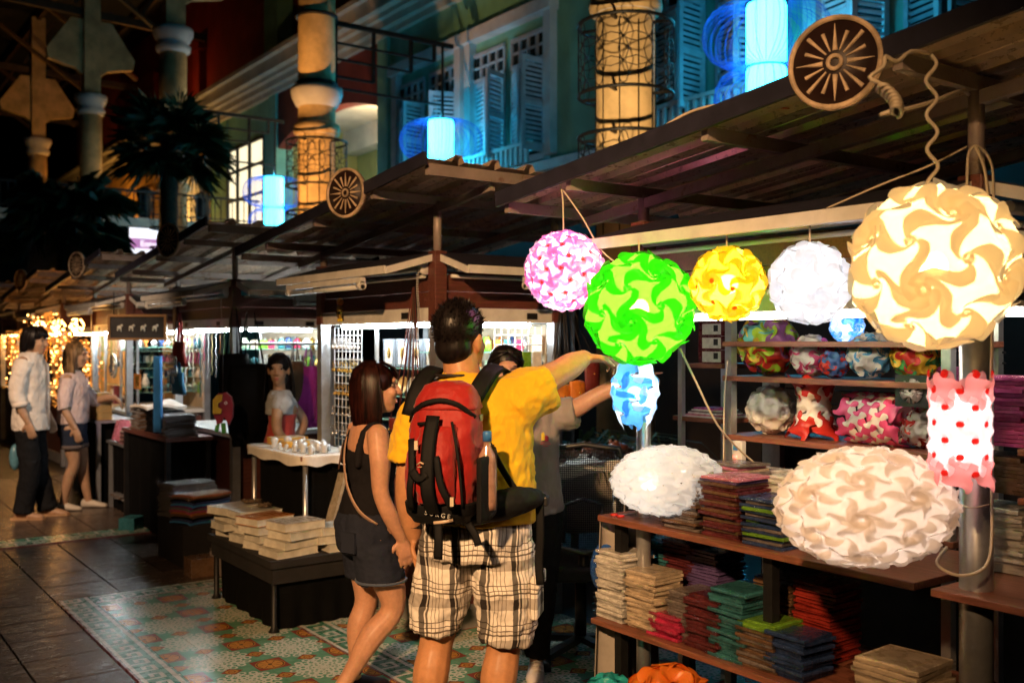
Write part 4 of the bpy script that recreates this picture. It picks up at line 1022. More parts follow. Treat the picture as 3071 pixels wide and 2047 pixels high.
# scissors handle and cartons
c = V((2.76, 3.06, .885)); sx = thing('scissors', 'red handled scissors on the table corner', 'scissors', c)
for s in (-1, 1): MB().tube([c+V((.014*math.cos(t), .02*s+.012*math.sin(t), 0)) for t in [i*math.pi/5 for i in range(10)]], .004, 5, True).build('handle', mat('red_plastic', (.6, .03, .02), .35, 0, .1), sx)
MB().bar(c+V((.01, 0, 0)), c+V((.09, 0, 0)), .01, .002).build('blade', ALU, sx)
fr = thing('side_shelf', 'small two-board steel shelf with cartons by the rack end', 'shelf', (3.6, 3.3, 0))
for z in (1.36, 1.52): pass
for z, w_ in ((1.50, .2), (1.255, .3)): MB().span((3.34, 3.02, z-.02), (3.66, 3.02+w_, z)).build('board', SHELF, fr)
for x in (3.35, 3.64): MB().span((x-.012, 3.26, .0), (x+.012, 3.285, 1.8)).build('upright', ALU, fr)
WL = mat('carton_label', (.62, .62, .56), .6, 0, .15, 30)
for i in range(4):
    o = thing('bulb_carton', ('lowest', 'second lowest', 'second highest', 'top')[i]+' maroon bulb carton in the pile on the side shelf', 'carton', (3.42, 3.1, 1.501+.062*i))
    z = 1.501+.062*i
    MB().span((3.37, 3.045, z), (3.46, 3.185, z+.06)).build('box', card('maroon', 0), o); MB().span((3.367, 3.05, z+.006), (3.3695, 3.16, z+.054)).build('label', WL, o)
    MB().span((3.365, 3.065, z+.02), (3.3665, 3.09, z+.048)).build('barcode', BLACKP, o)
for i in range(6):
    o = MB().box((3.43, 3.14, 1.2555+.004+.007*i), (.18-.01*i, .22-.015*i, .006), Matrix.Rotation(.15*math.sin(i*2), 3, 'Z')).build('paper_bundle', CARDS[['white', 'pink', 'white', 'grey', 'white', 'magenta'][i]])
    tag(o, ('lowest', 'second', 'third', 'fourth', 'fifth', 'topmost')[i]+' flat bundle of paper on the side shelf', 'paper', 'paper bundles on the side shelf')
# power strip on the rack upright
c = at(2216, 1360, X=3.26); ps = thing('power_strip', 'white power strip with a glowing red switch strapped to the rack', 'power strip', c)
bevel(MB().box(c, (.03, .055, .11)).build('body', WHITEM, ps), .004)
MB().box(c+V((-.017, .005, -.012)), (.006, .02, .012)).build('switch', emitter('switch_glow', (1, .06, .03), 1.6), ps); MB().box(c+V((-.017, .005, .025)), (.004, .022, .018)).build('sticker', mat('blue_sticker', (.05, .2, .5), .4), ps)
MB().tube([c+V((-.02, -.01, -.045)), c+V((-.05, -.05, -.055))], .011, 6).build('plug', BLACKP, ps)
# ------------------------------------------------------------------ flexes
def top_of(px, py, d): return at(px, py, d=d)
flex('white flex holding the pink ball lamp from the roof edge', [at(1680, 552, d=3.92), at(1688, 600, d=3.9), at(1690, 700, d=3.88)], .0035)
flex('pale flex looping from the roof edge toward the stall flap', [at(1688, 570, d=3.92), at(1745, 650, d=3.9), at(1800, 745, d=3.85), at(1850, 790, d=3.8)], .0035)
flex('white flex holding the green ball lamp from the flap rail', [at(1915, 700, d=3.66), at(1917, 780, d=3.63)], .0035)
flex('white flex holding the yellow ball lamp', [at(2178, 672, d=3.4), at(2180, 745, d=3.35)], .0035)
flex('white flex holding the plain white ball lamp', [at(2428, 645, d=3.12), at(2429, 735, d=3.08)], .0035)
flex('long flex drooping from the white lamp up to the steel post', [at(2428, 650, d=3.1), at(2480, 625, d=3.05), at(2640, 555, d=2.95), at(2780, 500, d=2.9), at(2900, 440, d=2.92)], .0035)
pts = []
for i in range(40):
    t = i/39; pts.append(at(2792+16*math.sin(i*.62)+6*t, 165+395*t, d=2.6))
flex('wavy cream flex carrying the biggest lamp', pts, .0052, res=2)
pts = [at(2672, 168, d=2.5), at(2640, 215, d=2.46), at(2600, 235, d=2.44)]
pts = [at(2785, 160, d=2.6), at(2730, 155, d=2.52), at(2690, 185, d=2.48), at(2655, 170, d=2.46), at(2650, 200, d=2.44), at(2608, 232, d=2.42), at(2640, 250, d=2.42)]
for i in range(44):
    t = i/43; a = i*1.05; pts.append(at(2640+80*t*(1.5-t*.9)+16*math.cos(a), 262+75*t+16*math.sin(a), d=2.43+.03*math.sin(a)))
pts += [at(2690, 330, d=2.46), at(2640, 345, d=2.48), at(2780, 310, d=2.6), at(2880, 272, d=2.8), at(2905, 285, d=2.93)]
flex('curled cream flex looped round the nearest wheel emblem', pts, .0055, res=3)
flex('pale flex falling from the green lamp to the power strip', [at(2040, 1045, d=3.7), at(2090, 1150, d=3.72), at(2150, 1270, d=3.78), at(2215, 1345, d=3.9), at(2260, 1385, d=3.95)], .0042)
flex('thin pale flex hanging beside the rack upright', [at(2182, 1080, X=3.2), at(2172, 1200, X=3.2), at(2170, 1385, X=3.2)], .0035)
flex('cream flex running down the steel post to the counter', [at(2925, 440, d=2.86), at(2955, 520, d=2.84), at(2968, 700, d=2.84), at(2975, 1000, d=2.84), at(2968, 1300, d=2.84), at(2975, 1550, d=2.84), at(2960, 1690, d=2.82), at(2880, 1725, d=2.8), at(2810, 1690, d=2.82), at(2840, 1640, d=2.86)], .0048)
flex('second flex looped over the post top', [at(2900, 560, d=2.88), at(2905, 460, d=2.87), at(2935, 440, d=2.86), at(2975, 500, d=2.88), at(2978, 650, d=2.9)], .0042)
flex('string tying the cylinder lamp to the post', [at(2865, 1505, d=2.83), at(2915, 1522, d=2.8), at(2970, 1510, d=2.84)], .0025)
# red paper umbrella on the roof
c = at(2130, 395, X=2.62); pu = thing('paper_umbrella', 'folded red paper panel lying on the near stall roof edge', 'umbrella', c)
P0, P1 = at(1965, 418, X=2.43), at(2240, 335, X=2.43)
m = MB(); m.sheet(lambda u, v: P0.lerp(P1, u)+V((.5*v, 0, .035*math.sin(math.pi*u)+.02+.05*v)), 12, 4, .004)
m.build('red_sheet', mat('red_lacquer_paper', (.5, .04, .02), .4, 0, .25, 10), pu)
MB().tube([P0.lerp(P1, i/12)+V((-.004, 0, .035*math.sin(math.pi*i/12)+.02)) for i in range(13)], .006, 5).build('rim', CORD, pu)
# ================================================================== goods of the other stalls
Y2 = YN+PITCH; Y3 = YN+2*PITCH; Y4 = YN+3*PITCH; Y5 = YN+4*PITCH; Y6 = YN+5*PITCH
GOLD = mat('gilt_metal', (.75, .48, .12), .28, .85, .15); SILV = mat('bright_metal', (.8, .8, .82), .22, .85, .1); WIRE = mat('white_wire', (.75, .75, .74), .4, 0, .05)
def grid_panel(label, a, b, z0, z1, step=.052):
    a, b = V(a), V(b); t = thing('grid_panel', label, 'grid panel', (a.x, a.y, z0)); m = MB(); L = (b-a).length; n = round(L/step)
    for i in range(n+1):
        p = a.lerp(b, i/n); m.tube([(p.x, p.y, z0), (p.x, p.y, z1)], .0028, 4)
    k = round((z1-z0)/step)
    for j in range(k+1):
        z = z0+(z1-z0)*j/k; m.tube([(a.x, a.y, z), (b.x, b.y, z)], .0028, 4)
    m.build('wires', WIRE, t); return t
grid_panel('white wire grid hung with gilt keyrings on the trinket stall', (X0+.05, Y2+.98, 0), (X0+.05, Y2+1.36, 0), .92, 1.69)
grid_panel('white wire grid of bagged toys on the trinket stall side', (X0+.42, Y2+.06, 0), (X1-.05, Y2+.06, 0), 1.2, 1.69)
def keyring_mesh(mt, sd):
    m = MB(); rn = random.Random(sd)
    m.tube([(0, .012*math.cos(t), -.012+.012*math.sin(t)) for t in [i*math.pi/4 for i in range(8)]], .0016, 4, True)
    m.tube([(0, 0, -.024), (0, .002, -.045)], .0014, 4); m.lathe([(.001, -.012), (.009, -.008), (.011, .003), (.005, .01), (.001, .012)], 8, (0, 0, -.056))
    return m.mesh('keyring', mt)
KR = [keyring_mesh(GOLD, 1), keyring_mesh(SILV, 2), keyring_mesh(mat('pearl', (.8, .76, .7), .2), 3)]
ORD_ = 'first second third fourth fifth sixth seventh eighth ninth tenth eleventh twelfth thirteenth fourteenth fifteenth sixteenth seventeenth eighteenth'.split()
rows = [(1.62, 2, 'white'), (1.47, 0, 'gilt'), (1.32, 0, 'gilt'), (1.19, 1, 'silver'), (1.06, 1, 'silver')]
for r_, (z, k, nm) in enumerate(rows):
    for i in range(13):
        if r_ > 2 and i % 2: continue
        o = inst('keyring', KR[k], None, (X0+.03+random.uniform(-.01, .01), Y2+1.0+i*.028, z+random.uniform(-.004, .004)), (0, 0, random.uniform(-.6, .6)))
        tag(o, ORD_[i]+' '+nm+' keyring from the near end, '+('top', 'second', 'third', 'fourth', 'lowest')[r_]+' row of the wire grid', 'keyring', 'keyrings of the '+('top', 'second', 'third', 'fourth', 'lowest')[r_]+' row')
sh = thing('glass_shelving', 'glass shelves of framed pictures in the trinket stall', 'shelf', (3.3, Y2+.5, 1))
GLS = mat('green_glass_edge', (.25, .5, .42), .08, 0, 0)
for z in (1.12, 1.27, 1.44): MB().span((X0+.14, Y2+.12, z-.006), (X1-.06, Y2+.95, z)).build('glass', GLS, sh)
for y in (.12, .95): MB().span((X0+.13, Y2+y-.01, .88), (X0+.15, Y2+y+.01, 1.69)).build('upright', ALU, sh)
def picture(label, c, w_, h, frame, inner, face='X', cat='picture', tilt=0):
    c = V(c); t = thing('framed_picture', label, cat, c)
    e = (lambda u, v, q: V((q, u, v))) if face == 'X' else (lambda u, v, q: V((u, q, v)))
    s = -1
    m = MB(); b = min(w_, h)*.13
    for (u0, u1, v0, v1) in ((-w_/2, w_/2, h/2-b, h/2), (-w_/2, w_/2, -h/2, -h/2+b), (-w_/2, -w_/2+b, -h/2+b, h/2-b), (w_/2-b, w_/2, -h/2+b, h/2-b)): m.span(c+e(u0, v0, -.008), c+e(u1, v1, .008))
    m.build('frame', frame, t); MB().span(c+e(-w_/2+b, -h/2+b, -.003), c+e(w_/2-b, h/2-b, .003)).build('mount', inner, t)
    MB().ball(c+e(0, 0, -.004), (.002 if face == 'X' else w_*.2, w_*.2 if face == 'X' else .002, h*.22), 10).build('motif', GOLD, t); return t
IV = card('ivory', (.75, .7, .58))
FRM = mat('blue_grey_frame', (.16, .18, .21), .4, 0, .1)
for i in range(5): picture(('first', 'second', 'third', 'fourth', 'fifth')[i]+' small framed picture from the grid, on the top glass shelf', (X0+.18, Y2+.86-.165*i, 1.53), .13, .17, FRM, IV)
PLC = [mat('china_'+str(i), c, .25, 0, .25, 25) for i, c in enumerate(((.75, .72, .6), (.55, .68, .45), (.75, .6, .3), (.7, .75, .72)))]
for i in range(7):
    c = (X0+.17, Y2+.88-.115*i, 1.335); o = MB().lathe([(.001, .004), (.035, .006), (.05, .014), (.055, .02), (.05, .01), (.001, -.003)], 16, c, (-1, 0, .2)).build('souvenir_plate', PLC[i % 4]); tag(o, ('first', 'second', 'third', 'fourth', 'fifth', 'sixth', 'seventh')[i]+' little painted plate from the grid on the middle shelf', 'plate', 'plates on the middle shelf')
for i in range(9):
    y = Y2+.9-.09*i; cc = ['lime', 'teal', 'white', 'crimson', 'navy', 'beige', 'magenta', 'white', 'orange'][i]; o = MB().span((X0+.1, y-.035, .8755), (X0+.2, y+.035, .8755+.05+.05*(i % 3))).build('gift_box', CARDS[cc]); tag(o, ('lime', 'teal', 'first white', 'crimson', 'navy', 'beige', 'magenta', 'second white', 'orange')[i]+' gift box on the trinket stall counter', 'box', 'gift boxes on the counter')
for i in range(8):
    o = MB().span((X0+.45+.075*(i % 4), Y2+.03, 1.42-.16*(i//4)), (X0+.51+.075*(i % 4), Y2+.05, 1.54-.16*(i//4))).build('bagged_toy', [CARDS['white'], CARDS['orange'], CARDS['lime'], CARDS['white']][i % 4]); tag(o, ('first', 'second', 'third', 'fourth')[i % 4]+' bagged toy in the '+('upper', 'lower')[i//4]+' row of the side grid', 'toy', 'bagged toys on the side grid')
# side table with carved frogs
WCL = mat('white_cloth', (.72, .68, .62), .85, 0, .12, 5, .4, 60)
def cloth_table(name, label, x0, x1, y0, y1, z, drop=.06):
    t = thing(name, label, 'table', ((x0+x1)/2, (y0+y1)/2, 0)); m = MB(); n = 40
    def fn(u, v):
        a = 2*math.pi*u; r = 1.0
        ex = max(-1, min(1, 1.3*math.cos(a))); ey = max(-1, min(1, 1.3*math.sin(a)))
        k = min(1, v*1.0/.6) if v < .6 else 1.0; dz = 0 if v < .6 else (v-.6)/.4
        return V(((x0+x1)/2+ex*k*(x1-x0)/2*(1+.02*dz*math.sin(7*a)), (y0+y1)/2+ey*k*(y1-y0)/2*(1+.02*dz*math.cos(6*a)), z-dz*drop*(1+.15*math.sin(9*a))))
    m.sheet(lambda u, v: fn(u, 1-v), 48, 10); m.build('cloth', WCL, t)
    for x in (x0+.06, x1-.06):
        for y in (y0+.05, y1-.05): MB().tube([(x, y, 0), (x, y, z-.02)], .016, 8).build('leg', ALU, t)
    MB().span((x0+.02, y0+.02, z-.03), (x1-.02, y1-.02, z-.004)).build('board', SHELF, t); return t
cloth_table('cloth_table', 'white clothed side table of carved frogs behind the seller', 2.98, 3.98, 4.02, 4.42, .955)
FROG = wood_mat('carved_dark_wood', (.085, .03, .018), .3)
for i, (x, y, s) in enumerate(((3.30, 4.16, 1.0), (3.47, 4.28, 1.15), (3.62, 4.14, 1.1), (3.80, 4.2, 1.2), (3.72, 4.34, 1.0))):
    t = thing('carved_frog', ('first', 'second', 'third', 'fourth', 'fifth')[i]+' carved wooden frog from the seller on the clothed table', 'figurine', (x, y, .956), 0, 'carved frogs'); b = V((x, y, .956))
    m = MB().ball(b+V((0, 0, .03*s)), (.055*s, .04*s, .032*s), 12).ball(b+V((-.045*s, -.015*s, .045*s)), (.032*s, .034*s, .026*s), 10)
    for q in (-1, 1): m.ball(b+V((-.05*s, -.015*s+q*.02*s, .068*s)), .011*s, 8).ball(b+V((.03*s, q*.036*s, .02*s)), (.03*s, .016*s, .02*s), 8).tube([b+V((-.03*s, q*.035*s, .03*s)), b+V((-.05*s, q*.045*s, .004))], .009*s, 6)
    m.build('body', FROG, t)
    m = MB()
    for q in range(7): m.box(b+V((-.02*s+.011*q*s, 0, .062*s-.0018*q*q*s)), (.004*s, .03*s, .012*s))
    m.build('back_ridges', FROG, t)
# front table with glass trinkets
cloth_table('cloth_table', 'white clothed table of glass trinkets beside the trinket stall', 2.42, 2.84, 5.45, 6.35, .925)
GLT = mat('clear_trinket', (.75, .78, .8), .06, .3, .1)
for i in range(18):
    x, y = 2.5+.1*(i % 3)+random.uniform(-.02, .02), 5.52+.1*(i//3)+random.uniform(-.02, .02); r = random.uniform(.014, .026)
    o = MB().lathe([(.001, 0), (r, .004), (r*.7, r), (r*1.1, r*2), (r*.5, r*2.6), (.001, r*2.8)], 8, (x, y, .926)).build('glass_trinket', GLT); tag(o, ('lane side', 'middle', 'stall side')[i % 3]+' glass trinket in the '+ORD_[i//3]+' row on the white clothed table', 'trinket', 'glass trinkets on the front table')
for i, (y, w_) in enumerate(((6.2, .16), (6.02, .12))):
    o = MB().span((2.56, y-w_/2, .926), (2.78, y+w_/2, .926+.045-.01*i)).build('wooden_tray', mat('yellow_wood', (.62, .36, .06), .45, 0, .15)); tag(o, ('larger', 'smaller')[i]+' yellow wooden box on the trinket table', 'box')
# low table of photo albums
lt_ = thing('low_table', 'low dark table carrying wrapped albums beside the woman in black', 'table', (2.3, 5.9, 0))
MB().span((2.12, 5.15, .36), (2.78, 6.16, .40)).build('top', DARK, lt_)
for x, y in ((2.16, 5.2), (2.74, 5.2), (2.16, 6.11), (2.74, 6.11)): MB().lathe([(.035, 0), (.018, .03), (.016, .36)], 8, (x, y, 0)).build('leg', BLACKM, lt_)
MB().span((2.14, 5.17, .27), (2.76, 6.14, .355)).build('apron', DARK, lt_)
ALB = mat('album_pages', (.66, .62, .52), .6, 0, .2, 10, .1, 40)
albm = MB(); albm.cm = 0; albm.box((0, 0, .02), (.26, .20, .040)); albm.cm = 1
albm.box((0, 0, .0418), (.268, .208, .0024)); albm.box((0, 0, -.0012), (.268, .208, .0024)); albm.cm = 2; albm.sheet(lambda u, v: ((u-.5)*.28, (v-.5)*.22, .0455+.002*math.sin(9*u)*math.sin(7*v)), 6, 6)
alb_me = albm.mesh('photo_album', [ALB, ALB, FILM])
FIB = mat('fibre_ornament', (.16, .11, .07), .9, 0, .5, 60, .8, 90)
yc = [('white', 6.02), ('white', 5.79), ('orange', 5.56), ('beige', 5.30), ('lime', 5.98), ('white', 5.30)]
XA = [2.27, 2.30, 2.28, 2.32, 2.57, 2.60]
n = 0
for j, (cc, y) in enumerate(yc):
    for k in range(4 if j < 4 else 3):
        x = XA[j]+random.uniform(-.03, .03)
        t = inst('photo_album', alb_me, None, (x, y+random.uniform(-.012, .012), .4015+.0475*k), (random.uniform(-.02, .02), random.uniform(-.02, .02), random.uniform(-.22, .22)+.1), mats=[ALB, CARDS[cc] if k == (3 if j < 4 else 2) and j in (2, 3, 4) else ALB, FILM])
        tag(t, ('bottom', 'second', 'third', 'top')[k]+' wrapped album in the '+('first', 'second', 'third', 'fourth', 'fifth', 'last')[j]+' pile from the dark gap', 'album', 'wrapped albums on the low table')
for y, s in ((6.0, 1.0), (5.79, .7)):
    m = MB()
    for i in range(60): m.tube([(2.34+random.uniform(-.06, .06)*s, y+random.uniform(-.05, .05)*s, .595+random.uniform(0, .012)), (2.34+random.uniform(-.06, .06)*s, y+random.uniform(-.05, .05)*s, .60+random.uniform(0, .02))], .003, 3)
    tag(m.build('fibre_ornament', FIB), ('bigger' if s == 1 else 'smaller')+' brown fibre ornament lying on the wrapped albums', 'ornament')
def art_mat():
    m, nt, b = new_mat('bright_abstract_print'); k = coords(nt, 'Object'); v = nt.nodes.new('ShaderNodeTexNoise'); nt.links.new(k, v.inputs['Vector']); v.inputs['Scale'].default_value = 9; v.inputs['Distortion'].default_value = 1.4
    r = nt.nodes.new('ShaderNodeValToRGB'); nt.links.new(v.outputs[0], r.inputs[0]); r.color_ramp.interpolation = 'CONSTANT'
    e = r.color_ramp.elements; e[0].color = (.14, .03, .2, 1); e[1].position = .44; e[1].color = (.75, .18, .02, 1); q = e.new(.54); q.color = (.8, .5, .03, 1); q = e.new(.66); q.color = (.3, .06, .2, 1)
    nt.links.new(r.outputs[0], b.inputs['Base Color']); put(nt, b, 'Roughness', .35); return m
bd = thing('display_book', 'upright album with orange and purple elephant cover leaning on the stall', 'book', (2.62, 5.62, .42))
A, B = V((2.60, 5.80, .40)), V((2.60, 5.46, .40)); up = V((.12, 0, .40))
m = MB(); m.add([A, B, B+up, A+up, A+V((.02, 0, 0)), B+V((.02, 0, 0)), B+up+V((.02, 0, 0)), A+up+V((.02, 0, 0))], [(0, 1, 2, 3), (7, 6, 5, 4), (0, 4, 5, 1), (1, 5, 6, 2), (2, 6, 7, 3), (3, 7, 4, 0)]); m.build('board', card('tan', (.45, .38, .28)), bd)
off = V((-.003, 0, 0)); m = MB(); a, b = A.lerp(B, .0)+up*.06+off, A.lerp(B, .62)+up*.06+off; m.add([a, b, b+up*.88, a+up*.88], [(0, 1, 2, 3)]); m.build('cover_print', art_mat(), bd)
ele = A.lerp(B, .36)+up*.3+V((-.006, 0, 0)); GR = mat('grey_clay', (.16, .14, .13), .6, 0, .2, 20)
MB().ball(ele, (.012, .07, .06), 12).ball(ele+V((-.004, -.055, .035)), (.012, .035, .04), 10).ball(ele+V((-.003, -.03, .045)), (.01, .03, .035), 8).tube([ele+V((-.008, -.075, .03)), ele+V((-.01, -.095, -.01)), ele+V((-.01, -.09, -.04))], .010, 6).tube([ele+V((-.004, -.035, -.03)), ele+V((-.004, -.035, -.08))], .016, 6).tube([ele+V((-.004, .04, -.03)), ele+V((-.004, .04, -.08))], .016, 6).build('elephant_relief', GR, bd)
# ------------------------------------------------------------------ hanging purses and straps
STR = [mat('strap_'+n_, c, .6, 0, .2) for n_, c in (('black', (.012, .01, .01)), ('oxblood', (.12, .02, .015)), ('brown', (.10, .04, .02)))]
LEA = mat('orange_leather', (.55, .17, .02), .45, 0, .25, 14, .25, 60); OXB = mat('oxblood_leather', (.14, .02, .018), .4, 0, .25, 14, .2, 60)
def purse(label, top, c, w_, h, mt, st, n=3, face='Y'):
    top, c = V(top), V(c); t = thing('hanging_purse', label, 'purse', c); e = V((1, 0, 0)) if face == 'Y' else V((0, 1, 0)); g = V((0, 1, 0)) if face == 'Y' else V((1, 0, 0))
    for s in (-1, 1): MB().tube([top+e*.004*s, top.lerp(c, .5)+e*s*w_*.22, c+e*s*w_*.46+V((0, 0, h*.5))], .0035, 5).build('strap', st, t)
    m = MB(); m.sheet(lambda u, v: c+e*((u-.5)*w_*(1-.12*v))+V((0, 0, (.5-v)*h))-g*(.018*math.sin(math.pi*u)*math.sin(math.pi*v)**.5), 10, 10, .02); m.build('pouch', mt, t)
    m = MB(); m.sheet(lambda u, v: c+e*((u-.5)*w_*1.02)+V((0, 0, .5*h-v*h*.42+.004))-g*(.026*math.sin(math.pi*u)+.004), 10, 4, .004); m.build('flap', mt, t)
    MB().ball(c+V((0, 0, h*.12))-g*.032, .008, 8).build('stud', GOLD, t); return t
hk = V((X0-.06, Y2+.14, 1.9))
for i in range(5): purse(('first', 'second', 'third', 'fourth', 'fifth')[i]+' long strapped oxblood purse in the bunch beside the man in yellow', hk+V((0, .004*i, 0)), (X0-.10+.02*(i % 2), Y2+.02+.07*i, 1.14-.05*(i % 3)), .09, .16, OXB, STR[i % 3], face='X')
hk = V((X1+.02, Y2-.05, 1.9))
for i in range(3): purse(('lowest', 'middle', 'dark embossed')[i]+' orange leather purse hanging behind the pointing seller', hk+V((.02*i, 0, 0)), (X1-.03+.095*i, Y2-.10-.02*i, 1.26+(.0, .02, .13)[i]), .10, .17, LEA if i < 2 else OXB, STR[0])
m = MB()
for i in range(14): m.tube([hk+V((0, 0, -.02)), hk+V((random.uniform(-.07, .09), random.uniform(-.03, .02), -.42+random.uniform(-.05, .05)))], .0025, 4)
tag(m.build('cord_bunch', STR[0]), 'bunch of thin black cords hanging from the stall corner', 'cord')
# temple garland charm on the fascia
c = V((X0-.03, Y2+1.12, 1.80)); gt = thing('hanging_charm', 'small orange and gold garland charm on the dark fascia', 'charm', c)
MB().ball(c+V((0, 0, .05)), (.022, .026, .026), 10).build('head', mat('marigold', (.7, .2, .02), .6), gt); MB().lathe([(.001, .03), (.02, .02), (.026, -.02), (.018, -.05), (.001, -.055)], 10, c).build('body', GOLD, gt)
for i in range(3): MB().ball(c+V((0, -.02+.02*i, -.065)), .012, 8).build('flower', mat('yellow_flower', (.75, .5, .03), .6), gt)
# ================================================================== bag stall
FAB = lambda n_, c: mat('fabric_'+n_, c, .85, 0, .2, 8, .5, 120, sheen=.2 if max(c) > .05 else 0, spec=.4 if max(c) > .05 else .08)
def tote(label, c, w_, h, mt, face='X', hook=.25, d_=.05, sub=None):
    c = V(c); t = thing('tote_bag', label, 'bag', c); e = V((0, 1, 0)) if face == 'X' else V((1, 0, 0)); g = V((-1, 0, 0)) if face == 'X' else V((0, -1, 0))
    m = MB(); m.sheet(lambda u, v: c+e*((u-.5)*w_*(.78+.22*math.sin(math.pi*(.15+.75*v))))+V((0, 0, (.5-v)*h))+g*(d_*math.sin(math.pi*u)**.6*math.sin(math.pi*min(1, v+.1))**.5+.006*math.sin(11*u+4*v)), 16, 12, .03); m.build('body', mt, t)
    for s in (-.22, .22): MB().tube([c+e*w_*(s-.09)+V((0, 0, h*.48)), c+e*w_*s*.4+V((0, 0, h*.5+hook)), c+e*w_*(s+.09)+V((0, 0, h*.48))], .008, 6).build('handle', mt, t)
    if sub: sub(t, c, e, g, w_, h)
    return t
rl_ = MB().tube([(X0+.02, Y3-.04, 1.58), (X1-.02, Y3-.04, 1.58)], .011, 8).build('hanging_rail', ALU); tag(rl_, 'steel rail of hanging bags across the bag stall side', 'rail')
def yb(px, py, Y): return at(px, py, Y=Y)
tote('magenta tote bag hanging on the rail beside the girl', yb(925, 1190, Y3-.06), .17, .5, FAB('magenta', (.32, .02, .22)), 'Y', .16)
tote('brown striped tote bag hanging on the rail behind the girl', yb(885, 1150, Y3-.05), .12, .36, FAB('brown', (.10, .05, .02)), 'Y', .2)
tote('huge black shoulder bag hanging in front of the bag stall', yb(752, 1215, Y3-.26), .34, .62, FAB('black', (.006, .006, .007)), 'Y', .4, .14)
tote('second black bag hanging by the stall corner', yb(702, 1160, Y3-.2), .2, .5, FAB('black', (.006, .006, .007)), 'Y', .35, .08)
def rings(t, c, e, g, w_, h):
    for i in range(4):
        for j in range(2):
            p = c+e*w_*(-.36+.24*i)+V((0, 0, -.05-.09*j))+g*.06; x_, y_, z_ = frame_z(g)
            MB().lathe([(.026, 0), (.036, 0), (.036, .006), (.026, .006)], 14, p, g, True).build('ring_motif', FAB('cream', (.7, .62, .5)), t)
tote('red handbag with cream ring pattern hanging above the blue bag', (X0-.34, yx(540, X0-.34), 1.50), .22, .20, FAB('red', (.45, .03, .015)), hook=.22, sub=rings)
def flowers(t, c, e, g, w_, h):
    for i in range(4): MB().lathe([(.012, 0), (.03, 0), (.03, .005), (.012, .005)], 12, c+e*w_*(-.3+.2*i)+V((0, 0, .03*(-1)**i))+g*.06, g, True).build('flower_motif', FAB('white', (.75, .75, .75)), t)
tote('sky blue handbag with white flowers under the red one', (X0-.36, yx(532, X0-.36), 1.27), .28, .18, FAB('sky', (.06, .28, .5)), hook=.12, sub=flowers)
m = MB(); cy = yx(478, X0-.4); m.sheet(lambda u, v: V((X0-.42+.03*math.sin(9*u), cy-.05+.1*u+.05*v*(u-.5), 1.48-.62*v)), 12, 8, .004)
tag(m.build('blue_scarf', FAB('blue', (.03, .2, .5))), 'long blue scarf hanging beside the handbags', 'scarf')
# soft elephant toy
c = at(668, 1215, X=2.5); et = thing('elephant_mobile', 'flat maroon and yellow fabric elephant hanging by the black bag', 'toy', c)
ux = V((CO, -SI, 0)); uz = V((0, 0, 1)); fw = V((SI, CO, 0))
def blob(pts, d0, th, mt, nm, par): MB().prism([(a*.42, b*.42) for a, b in pts], c+fw*d0, ux, uz, -th).build(nm, mt, par)
blob([(-.15, -.2), (-.15, .1), (-.08, .2), (.05, .22), (.14, .14), (.17, 0), (.16, -.2), (.1, -.33), (.04, -.22), (0, -.2), (-.03, -.3), (-.1, -.33), (-.12, -.22)], 0, .035, FAB('maroon', (.25, .02, .04)), 'body', et)
blob([(-.14, -.14), (-.14, .1), (-.07, .18), (.02, .19), (.01, .08), (-.05, .04), (-.05, -.03), (.01, -.06), (.0, -.13)], -.042, .01, FAB('yellow', (.6, .38, .04)), 'blanket', et)
MB().lathe([(.006, 0), (.011, 0), (.011, .004), (.006, .004)], 10, c+ux*.035+uz*.02-fw*.045, -fw, True).build('eye', FAB('white', (.75, .75, .75)), et)
blob([(-.12, -.34), (-.05, -.3), (-.08, -.46), (-.14, -.44)], -.005, .015, FAB('green', (.05, .25, .04)), 'foot', et); blob([(-.03, -.3), (.04, -.3), (.05, -.47), (-.01, -.48)], -.005, .015, FAB('green', (.05, .25, .04)), 'foot', et)
MB().tube([c+uz*.08, c+uz*.55], .003, 4).build('string', STR[0], et)
# dark tables of scarves in the gap
dt = thing('goods_table', 'dark table with red edge piled with folded scarves before the bag stall', 'table', (2.4, 8.6, 0))
MB().span((2.42, 8.0, .80), (2.80, 9.3, .83)).build('top', WOOD, dt)
for x, y in ((2.45, 8.05), (2.77, 8.05), (2.45, 9.25), (2.77, 9.25)): MB().span((x-.02, y-.02, 0), (x+.02, y+.02, .8)).build('leg', BLACKM, dt)
scm = MB(); scm.cm = 0
scm.sheet(lambda u, v: ((u-.5)*.34, (v-.5)*.24+.004*math.sin(8*u), .008*math.sin(math.pi*v)**.3+.003*math.sin(7*u+5*v)), 8, 6, .012); scm.cm = 1; scm.sheet(lambda u, v: ((u-.5)*.36, (v-.5)*.26, .013+.003*math.sin(9*u)*math.sin(8*v)), 6, 6)
scarf_me = scm.mesh('folded_scarf', [FAB('navy', (.02, .04, .15)), FILM])
sc_cols = [('navy', (.02, .04, .15)), ('rust', (.4, .12, .03)), ('plum', (.15, .03, .15)), ('black', (.008, .008, .009)), ('rose', (.4, .06, .12)), ('blue', (.03, .2, .5)), ('brown', (.10, .05, .02)), ('grey', (.15, .14, .14))]
def scarves(x, y, z, n, lab, g, rz=0, cols=sc_cols):
    for i in range(n):
        nm, c_ = cols[(i*3+n) % len(cols)]; k = n-1-i
        o = inst('folded_scarf', scarf_me, None, (x+random.uniform(-.01, .01), y+random.uniform(-.01, .01), z+.012+.0155*i), (0, 0, rz+random.uniform(-.08, .08)), mats=[FAB(nm, c_), FILM]); tag(o, (ORD[k]+' scarf from the top, ' if k else 'topmost scarf, ')+lab, 'scarf', g)
